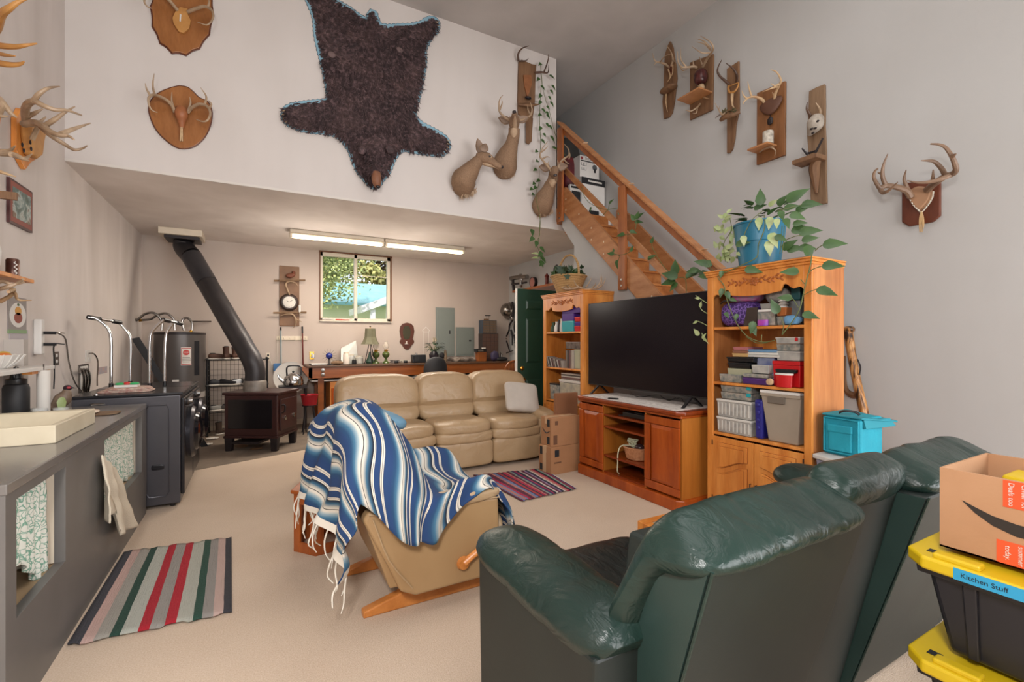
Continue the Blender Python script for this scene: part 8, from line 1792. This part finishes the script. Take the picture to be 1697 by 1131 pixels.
shelfbox(K1, 'storage_box', 'small clear glass box on the purple dish', 'box', 420,590,822,0,.12, m_clear, 3.40, ybot=903)
b = MB(); q = K1(603,978,3.375); b.lathe([(0,-.02),(.024,-.016),(.026,.0),(.0,.012)], q, 16, axis='x'); solo('wooden_disc', b, m_bone, 'round wooden disc beside the purple dish', 'disc', base=(q.x, q.y, z2_ + .0))
t = shelfbox(K1, 'storage_bin', 'large bright red plastic bin on the middle shelf', 'bin', 622,885,785, z2_, .22, m_red, 3.44, lid=m_red, lidh=.03)
shelfbox(K1, 'black_tray', 'black tray between the red bin and the red tub', 'tray', 640,850,862,0,.03, m_black, 3.408, ybot=898)
ya, yb, zb, zt = at_shelf(K1,645,822,900, z2_, 3.40); r_ = (yb - ya) / 2 * .98; t = thing('plastic_tub', 'round red tub with white lid in front of the red bin', 'tub', (3.40,(ya + yb) / 2, z2_))
MB().lathe([(r_ * .88,0),(r_ * .98, zt - z2_ - .012)], (3.40 - .0,(ya + yb) / 2, z2_ + .001), 30, sx=.42).build('tub', m_red, t); MB().lathe([(r_ * 1.02, zt - z2_ - .012),(r_ * 1.02, zt - z2_),(0, zt - z2_)], (3.40,(ya + yb) / 2, z2_ + .001), 30, sx=.42).build('lid', m_white, t)
for k, (x0_, x1_, y0_, y1_, m_, lb_) in enumerate(((655,885,693,782, m_clear, 'clear wide box on the red bin'),(655,885,625,690, m_clear3, 'clear box of dark beads on the wide clear box'),(650,885,562,622, m_clear, 'topmost clear box with a red patch in the pile over the red bin'))): 
    t = shelfbox(K1, 'storage_box', lb_, 'box', x0_, x1_, y0_, 0,.2, m_, 3.44, ybot=y1_, lid=m_clear2 if k != 1 else None, lidh=.008, bev=.002)
ya, yb, zb, zt = at_shelf(K1,830,862,565,0,3.436,598); MB().box(3.434,3.44, ya, yb, zb, zt).build('red_patch', m_red, t, smooth=False)
# lower shelf
for k, (x0_, x1_, y0_, y1_, lb_) in enumerate(((110,470,590,765, 'lower clear organiser with ribbed drawers on the bottom open shelf'),(110,470,402,588, 'upper clear organiser with ribbed drawers on the bottom open shelf'))): shelfbox(K2, 'drawer_organiser', lb_, 'organiser', x0_, x1_, y0_, z3_ if k == 0 else 0,.3, m_clear, 3.405, ybot=None if k == 0 else y1_, rib=9, lid=m_clear2)
for k, (y0_, y1_, lb_) in enumerate(((325,395, 'clear tackle box with teal latch on the ribbed organisers'),(255,322, 'topmost clear tackle box with teal latch, just under the shelf'))):
    t = shelfbox(K2, 'tackle_box', lb_, 'box', 150,475, y0_, 0,.26, m_clear3,3.42, ybot=y1_, bev=.002); ya, yb, zb, zt = at_shelf(K2,415,462, y0_ + 8,0,3.41, y0_ + 45); MB().box(3.412,3.42, ya, yb, zb, zt).build('latch', m_teal, t, smooth=False, bevel=.002)
t = shelfbox(K2, 'storage_case', 'upright deep blue case with scalloped grips on the bottom open shelf', 'case', 497,590,395, z3_, .25, m_navy, 3.41, bev=.015)
for k in range(4): ya, yb, zb, zt = at_shelf(K2,525,560,430 + k * 80,0,3.405,470 + k * 80); MB().sbox((3.408,(ya + yb) / 2,(zb + zt) / 2),(.006,(yb - ya) / 2,(zt - zb) / 2), 2.4,5).build('grip', m_navy, t)
ya, yb, zb, zt = at_shelf(K2,560,985,300, z3_, 3.405); t = thing('storage_tote', 'taupe plastic tote with white lid on the bottom open shelf', 'storage tote', (3.55,(ya + yb) / 2, z3_))
MB().hexa([(3.43, ya + .03, zb),(3.7, ya + .03, zb),(3.7, yb - .05, zb),(3.43, yb - .05, zb),(3.41, ya, zt - .03),(3.72, ya, zt - .03),(3.72, yb, zt - .03),(3.41, yb, zt - .03)]).build('body', m_gtote, t, smooth=False, bevel=.01); MB().box(3.402,3.73, ya, yb, zt - .05, zt - .028).build('rim', m_gtote, t, smooth=False, bevel=.004); MB().box(3.40,3.73, ya - .0, yb, zt - .028, zt - .005).build('lid', m_white, t, smooth=False, bevel=.005); MB().box(3.398,3.408, ya + .11, yb - .06, zt - .10, zt - .05).build('handle', plain('taupe_dark', '#6d6358', .5), t, smooth=False, bevel=.004)
# left bookcase
for x0_, x1_, y0_, y1_, m_, lb_, z_ in ((237,370,215, None, m_teal, 'teal plastic box on the top shelf of the left bookcase', z1_),(237,372,135,212, m_pur, 'purple box standing on the teal box', 0),(237,440,62,132, m_pur, 'wide purple box topmost in the left bookcase', 0),(374,440,270, None, m_red, 'red-lidded box beside the teal box', z1_),(374,440,225,268, m_pur, 'small purple box between the two red-lidded boxes', 0),(374,440,170,222, m_red, 'upper red box under the wide purple box', 0)):
    shelfbox(K3, 'storage_box', lb_, 'box', x0_, x1_, y0_, z_, .25, m_, 3.41, ybot=y1_, bev=.004)
for k, (x0_, x1_, y0_, m_, lb_) in enumerate(((100,140,230, m_leafd, 'small dark green figurine on the top shelf of the left bookcase'),(142,178,222, m_white, 'white cup beside the green figurine'),(180,205,200, m_iron, 'dark little bottle beside the white cup'),(207,232,190, m_clear2, 'narrow pale picture card against the teal box'))):
    ya, yb, zb, zt = at_shelf(K3, x0_, x1_, y0_, z1_, 3.42); b = MB(); r_ = (yb - ya) / 2; h = zt - zb; b.lathe([(r_ * .8,0),(r_, .01),(r_ * .9, h * .5),(r_ * .5, h * .75),(r_ * .6, h)], (3.42 + r_, (ya + yb) / 2, zb), 14); solo(('figurine', 'cup', 'bottle', 'card')[k], b, m_, lb_, ('figurine', 'cup', 'bottle', 'card')[k])
rn = random.Random(31); pc_ = ['#7c6f66', '#a3978c', '#4c4440', '#b9b0a6', '#6a4a48']
for k in range(12):
    y_ = K3(100 + 14 * k, 700,3.42).y; lean = .07 - .0042 * k; h = .135 - .004 * k
    b = MB(); b.hexa([(3.40, y_ - .010, z2_ + .001),(3.53, y_ - .010, z2_ + .001),(3.53, y_, z2_ + .001),(3.40, y_, z2_ + .001),(3.40, y_ - .01 + lean, z2_ + h),(3.53, y_ - .01 + lean, z2_ + h),(3.53, y_ + lean, z2_ + h),(3.40, y_ + lean, z2_ + h)])
    solo('disc_case', b, plain('cd' + pc_[k % 5], pc_[k % 5], .3), ORD[k] + ' disc case from the door side in the leaning row on the left bookcase', 'disc case', 'leaning disc cases', smooth=False)
shelfbox(K3, 'storage_box', 'sage cardboard box on the second shelf of the left bookcase', 'box', 374,440,530, z2_, .28, m_sage, 3.43)
t = shelfbox(K3, 'disc_rack', 'dark rack of upright disc cases on the second shelf of the left bookcase', 'rack', 278,438,445,0,.25, plain('rack_dark', '#3b3431', .5,0, '#7a6a60', 25), 3.43, ybot=525)
for k in range(5):
    ya, yb, zb, zt = at_shelf(K3,282 + 18 * k, 298 + 18 * k, 538, z2_ , 3.425); solo('disc_case', MB().box(3.425,3.55, ya, yb, zb, zt), plain('cd' + pc_[(k * 2) % 5], pc_[(k * 2) % 5], .3), ORD[k] + ' upright disc case from the leaning row, under the dark rack on the left bookcase', 'disc case', 'upright disc cases', smooth=False)
for k in range(5):
    y0_ = 795 + 15 * k; ya, yb, zb, zt = at_shelf(K3,232,440, y0_, 0,3.41, y0_ + 14); solo('disc_case', MB().box(3.41,3.55, ya, yb, zb, zt), plain('cd' + pc_[(k + 1) % 5], pc_[(k + 1) % 5], .3), ORD[k] + ' disc case from the top of the flat pile on the third shelf', 'disc case', 'flat pile of disc cases', smooth=False)
shelfbox(K3, 'paper_stack', 'white papers under the flat pile of disc cases', 'papers', 205,440,870,0,.28, m_paper, 3.40, ybot=898, bev=.002)
shelfbox(K3, 'storage_box', 'clear bin of cream fabric on the third shelf of the left bookcase', 'box', 215,440,902, z3_, .3, plain('fabric_bin', '#b5aa93', .3,0, '#8f8c82', 14), 3.41); shelfbox(K3, 'storage_box', 'smaller clear bin with dark lid at the outer end of the third shelf', 'box', 105,208,905, z3_, .25, m_clear3,3.41, lid=m_black)

# basket with rope in the TV stand
q = V((3.30,3.42,.286)); t = thing('wicker_basket', 'small oval wicker basket on a middle shelf of the cherry stand', 'basket', q)
MB().lathe([(.09,0),(.10,.006),(.125,.10),(.13,.115),(.12,.115),(.09,.01),(0,.008)], q, 30, sx=.8, sy=1.05).build('bowl', plain('wicker_pink', '#a86f4a', .6,0, '#c68f66', 40,.5,90), t)
b = MB(); [b.tube([q + V((math.cos(a_) * .105, math.sin(a_) * .137,.117)), q + V((math.cos(a_ + .3) * .105, math.sin(a_ + .3) * .137,.117))], .008,6) for a_ in [k * .3 for k in range(21)]]; b.build('rim', MATS['wicker_pink'], t)
rn = random.Random(2); b = MB()
b.tube([q + V((rn.uniform(-.05,.05), .03 + rn.uniform(-.05,.06), .13 + rn.uniform(-.02,.06))) for _ in range(26)] + [q + V((-.09,.10,.12)), q + V((-.125,.115,.05)), q + V((-.135,.11,-.05)), q + V((-.135,.115,-.13)), q + V((-.10,.13,-.165))], .006,6,4)
solo('cord_hank', b, plain('cord_cream', '#cfcfb0', .8), 'tangled cream cord in the wicker basket with an end hanging down', 'cord', base=q + V((0,0,.02))); b = MB(); b.ball(q + V((-.01,-.06,.125)),(.045,.05,.035), 7); solo('dark_stone', b, plain('stone_dark', '#3a2a2c', .2), 'dark glossy ball in the wicker basket beside the cord', 'ball')

# ================================================================== RIGHT CORNER
t = thing('storage_bin', 'clear plastic bin with pale lid under the teal bag', 'storage bin', (3.52,1.6,0)); z0 = .68
A3 = [P(1346,752, Z=z0), P(1430,776, Z=z0), P(1482,754, Z=z0)]; A3.append(A3[0] + A3[2] - A3[1])
A3 = [V((p.x, min(p.y, 1.79), 0)) for p in A3]; cc_ = sum(A3, V()) / 4
def q4(k, z): return [V((cc_.x + (p.x - cc_.x) * k, cc_.y + (p.y - cc_.y) * k, z)) for p in (A3[0], A3[1], A3[2], A3[3])]
MB().hexa(q4(1.0, z0 - .03) + q4(1.0, z0)).build('lid', plain('lid_pale', '#c9c6c1', .35), t, smooth=False, bevel=.008, seg=3); MB().hexa(q4(.8,.33) + q4(.92, z0 - .03)).build('body', plain('bin_misty', '#a9a9b5', .25,0, '#5b5a86', 7), t, smooth=False, bevel=.01)
MB().hexa(q4(.82,0) + q4(.94,.33)).build('lower_body', MATS['bin_misty'], t, smooth=False, bevel=.01)
m_tb = plain('bag_teal', '#1696ab', .7,0, '#12869b', 5,.3,50); zb = z0 + .001
B0, B1, B2 = P(1364,750, Z=zb), P(1427,763, Z=zb), P(1466,749, Z=zb)
ex = (B1 - B0); ey = (B2 - B1); ln = ex.length; wd = ey.length; ex.normalize(); ey = V((0,0,1)).cross(ex)
t = thing('cooler_bag', 'bright teal fabric bag with flap and front pocket on the pale bin lid', 'bag', (B0 + B2) / 2)
hh = P(1427,697, X=B1.x).z - zb; M = fr(B0, ex, ey)
wd = min(wd, .26)
MB(M).hexa([(0,0,0),(ln, 0,0),(ln, wd, 0),(0, wd, 0),(.0,.0, hh),(ln, 0, hh),(ln, wd, hh + .01),(0, wd, hh + .01)]).build('body', m_tb, t, smooth=False, bevel=.018, seg=3)
MB(M).hexa([(-.005,-.006, hh + .002),(ln + .008,-.006, hh + .002),(ln + .06, wd + .06, hh - .03),(-.005, wd + .02, hh + .012),(-.005,-.006, hh + .016),(ln + .01,-.006, hh + .016),(ln + .06, wd + .06, hh - .018),(-.005, wd + .02, hh + .026)]).build('flap', plain('bag_teal_flap', '#1a8393', .7), t, smooth=False, bevel=.006)
MB(M).hexa([(ln, .02, hh - .005),(ln + .006,.02, hh - .06),(ln + .01, wd - .0, hh - .06),(ln, wd, hh - .005),(ln + .006,.02, hh),(ln + .02,.02, hh - .055),(ln + .06, wd + .03, hh - .05),(ln + .04, wd, hh)]).build('side_flap', MATS['bag_teal_flap'], t, smooth=False)
p_ = MB(M).box(.04, ln - .05,-.016,.004,.03, hh * .62).build('front_pocket', m_tb, t, smooth=False, bevel=.012, seg=3); MB(M).box(.035, ln - .045,-.022,-.004, hh * .60, hh * .80).build('pocket_flap', m_tb, t, smooth=False, bevel=.008)
MB(M).tube([(.012,-.008,.02),(.012,-.008, hh - .01),(ln - .012,-.008, hh - .01),(ln - .012,-.008,.02),(.012,-.008,.02)], .006,6).build('seam_piping', m_tb, t); MB(M).box(-.03,.0,.05,.09, hh * .5, hh * .8).build('strap_loop', m_tb, t, smooth=False, bevel=.01)
MB(M).tube([(.06,.08, hh + .02),(.09,.08, hh + .035),(ln - .09,.10, hh + .035),(ln - .06,.10, hh + .02)], .010,8,4, flat=.5).build('top_handle', m_black, t)
# carved walking stick
T0 = P(1405,548, X=4.83); Bs = P(1466,850, X=4.62); Bs = V((Bs.x, Bs.y, .0)); n = NT('stick_wood'); n.col(n.ramp(n.noise(n.obj((1,1,.25)), 18,3,.8), [(.42, '#2e1d14'),(.52, '#b07a45'),(.7, '#d3a66f')])); m_stk = n.fin(.3)
b = MB(); dirn = (Bs - T0); b.tube([T0, T0 + dirn * .25 + V((0,.01,0)), T0 + dirn * .5, T0 + dirn * .75 + V((0,-.01,0)), Bs], [.038,.034,.036,.03,.022], 12,6); t = thing('walking_stick', 'glossy knotty walking stick leaning on the wall behind the teal bag', 'walking stick', Bs); b.build('shaft', m_stk, t)
MB().sbox(T0 + V((0,-.01,.01)),(.04,.045,.03), 2.5,7).build('top_knob', m_stk, t); MB().tube([T0 + dirn * .17 + V((-.02,-.04,0)), T0 + dirn * .2 + V((-.03,-.06,-.02)), T0 + dirn * .26 + V((-.02,-.03,0))], .006,6,3).build('peg', m_iron, t)
b = MB(); q = P(1410,650, X=4.83); 
t = thing('wooden_bowl', 'brown wooden bracket hanging low on the wall behind the walking stick', 'bracket', P(1410,650, X=4.8)); MB().tube([P(1398,590, X=4.85), P(1400,640, X=4.84), P(1412,655, X=4.82), P(1424,652, X=4.82), P(1420,640, X=4.84)], [.02,.022,.03,.03,.02], 8,4).build('bent_wood', m_barnr, t)
t['label'] = 'brown bentwood crook hanging on the wall behind the walking stick'; t.name = 'bentwood_crook'; t['category'] = 'stick'

# ================================================================== TOP OF THE STAIRS
KS = lambda x, y, Y: P(925 + x / 7.072,200 + y / 7.072, Y=Y)
def stairbox(label, x0, x1, y0, y1, Y, d, name='product_box', zb=None):
    a, c = KS(x0, y1, Y), KS(x1, y0, Y); z_ = a.z if zb is None else zb; t = thing(name, label, 'box', ((a.x + c.x) / 2, Y + d / 2, z_)); MB().box(a.x, c.x, Y, Y + d, z_, c.z).build('carton', m_white, t, smooth=False, bevel=.002); return t, a.x, c.x, z_, c.z
t, xa, xb, za, zb = stairbox('lower black and white cookware box at the top of the stairs', 275,545,712,975,5.72,.30, zb=3.382)
MB().box(xa - .0, xb + .001,5.716,5.7215, zb - .10, zb).build('black_band', m_blackm, t, smooth=False); MB().box(xa + .12, xb - .06,5.714,5.717, zb - .06, zb - .035).build('printed_line', m_paper, t, smooth=False)
MB().box(xa + .14, xb - .12,5.716,5.7215, za + .02, za + .10).build('black_panel', m_blackm, t, smooth=False)
t, xa, xb, z2a, z2b = stairbox('upper white stockpot box with product pictures at the top of the stairs', 255,478,455,705,5.74,.24, zb=zb + .002)
text(t, '20 STOCKPOT', .042, fr(((xa + xb) / 2 + .02,5.736, z2b - .04),(1,0,0),(0,0,1)), m_ink, 'lettering', .0004, sx=.8); MB().box(xa + .02, xb - .02,5.7355,5.7405, z2b - .085, z2b - .07).build('rule_line', m_blackm, t, smooth=False); MB().box(xa + .015, xa + .055,5.7345,5.7405, z2b - .055, z2b - .02).build('red_square', plain('red_mark', '#8d2f35', .6), t, smooth=False)
for x_, z_, s_ in ((xa + .05, z2b - .13,.022),(xa + .10, z2b - .13,.022),(xa + .05, z2b - .20,.018),(xa + .10, z2b - .20,.018)): MB().tube([(x_ - s_, 5.737, z_ + s_),(x_ - s_, 5.737, z_ - s_),(x_ + s_, 5.737, z_ - s_),(x_ + s_, 5.737, z_ + s_)], .003,5).build('pot_outline', m_ink, t)
MB().lathe([(.0,-.003),(.045,-.003),(.045,0)], (xb - .085,5.741, z2b - .15), 20, axis='y').build('pot_picture', plain('pot_pic', '#57595c', .4), t); MB().box(xb - .10, xb - .07,5.734,5.740, z2b - .23, z2b - .17).build('pot_handle_picture', m_blackm, t, smooth=False)
t, xa2, xb2, za2, zb2 = stairbox('small white open-faced box standing before the cookware box on the top step', 140,272,770,960,5.66,.05, zb=3.382); MB().box(xa2 + .03, xb2 - .02,5.656,5.661, za2 + .02, zb2 - .09).build('black_panel', m_blackm, t, smooth=False); MB().box(xa2 + .02, xb2 - .0,5.656,5.661, zb2 - .05, zb2 - .02).build('black_band', m_blackm, t, smooth=False)
b = MB(); a, c = KS(120,700,5.9), KS(256,500,5.9); b.sbox(((a.x + c.x) / 2 - .04,5.95,(a.z + c.z) / 2),((c.x - a.x) / 2 + .03,.12,(c.z - a.z) / 2 + .1), 2.8,8, lambda p: p + V((0,0,.015 * nz(p, 12)))); b.v = [V((p.x, p.y + .05, max(p.z, 3.382))) for p in b.v]
solo('duffel_bag', b, plain('duffel_red', '#6d1820', .6,0, '#1c1417', 6), 'dark red and black duffel bag squeezed beside the stockpot box', 'bag')
b = MB(); a, c = KS(150,470,6.1), KS(440,225,6.1); b.sbox((min((a.x + c.x) / 2,4.55), 6.3,3.382 + (c.z - 3.382) / 2),(min((c.x - a.x) / 2,.3), .17,(c.z - 3.382) / 2), 2.6,12, lambda p: p + V((0,0,.02 * nz(p, 8)))); solo('backpack', b, plain('pack_black', '#2c2b2a', .7,0, '#3b3835', 5,.3,30), 'big dark rounded pack behind the boxes at the top of the stairs', 'bag')
t = thing('wire_rack', 'grey wire shelving standing on the loft beside the stair opening', 'shelf rack', (3.98,6.1,3.37))
for x in (3.93,4.0):
    for y in (5.80,6.3): MB().rod((x, y, 3.37),(x, y, 4.78 if x > 3.95 else 4.62), .012, n=6).build('post', m_steel, t)
for z in (3.6,4.1,4.58):
    b = MB(); [b.rod((3.90 + .012 * k, 5.78, z),(3.90 + .012 * k, 6.32, z), .003, n=4) for k in range(9)]; [b.rod((3.90,5.78 + .09 * k, z),(4.01,5.78 + .09 * k, z), .003, n=4) for k in range(7)]; b.build('wire_shelf', m_steel, t)
b = MB(); b.sbox((3.955,5.95,3.98),(.05,.12,.56), 4,12, lambda p: p + V((.012 * nz(p, 9), .012 * nz(p, 7,2), 0))); solo('hanging_coats', b, plain('coats_dark', '#26262c', .9,0, '#34303a', 6), 'dark clothing hanging on the wire shelving by the stair post', 'clothing')
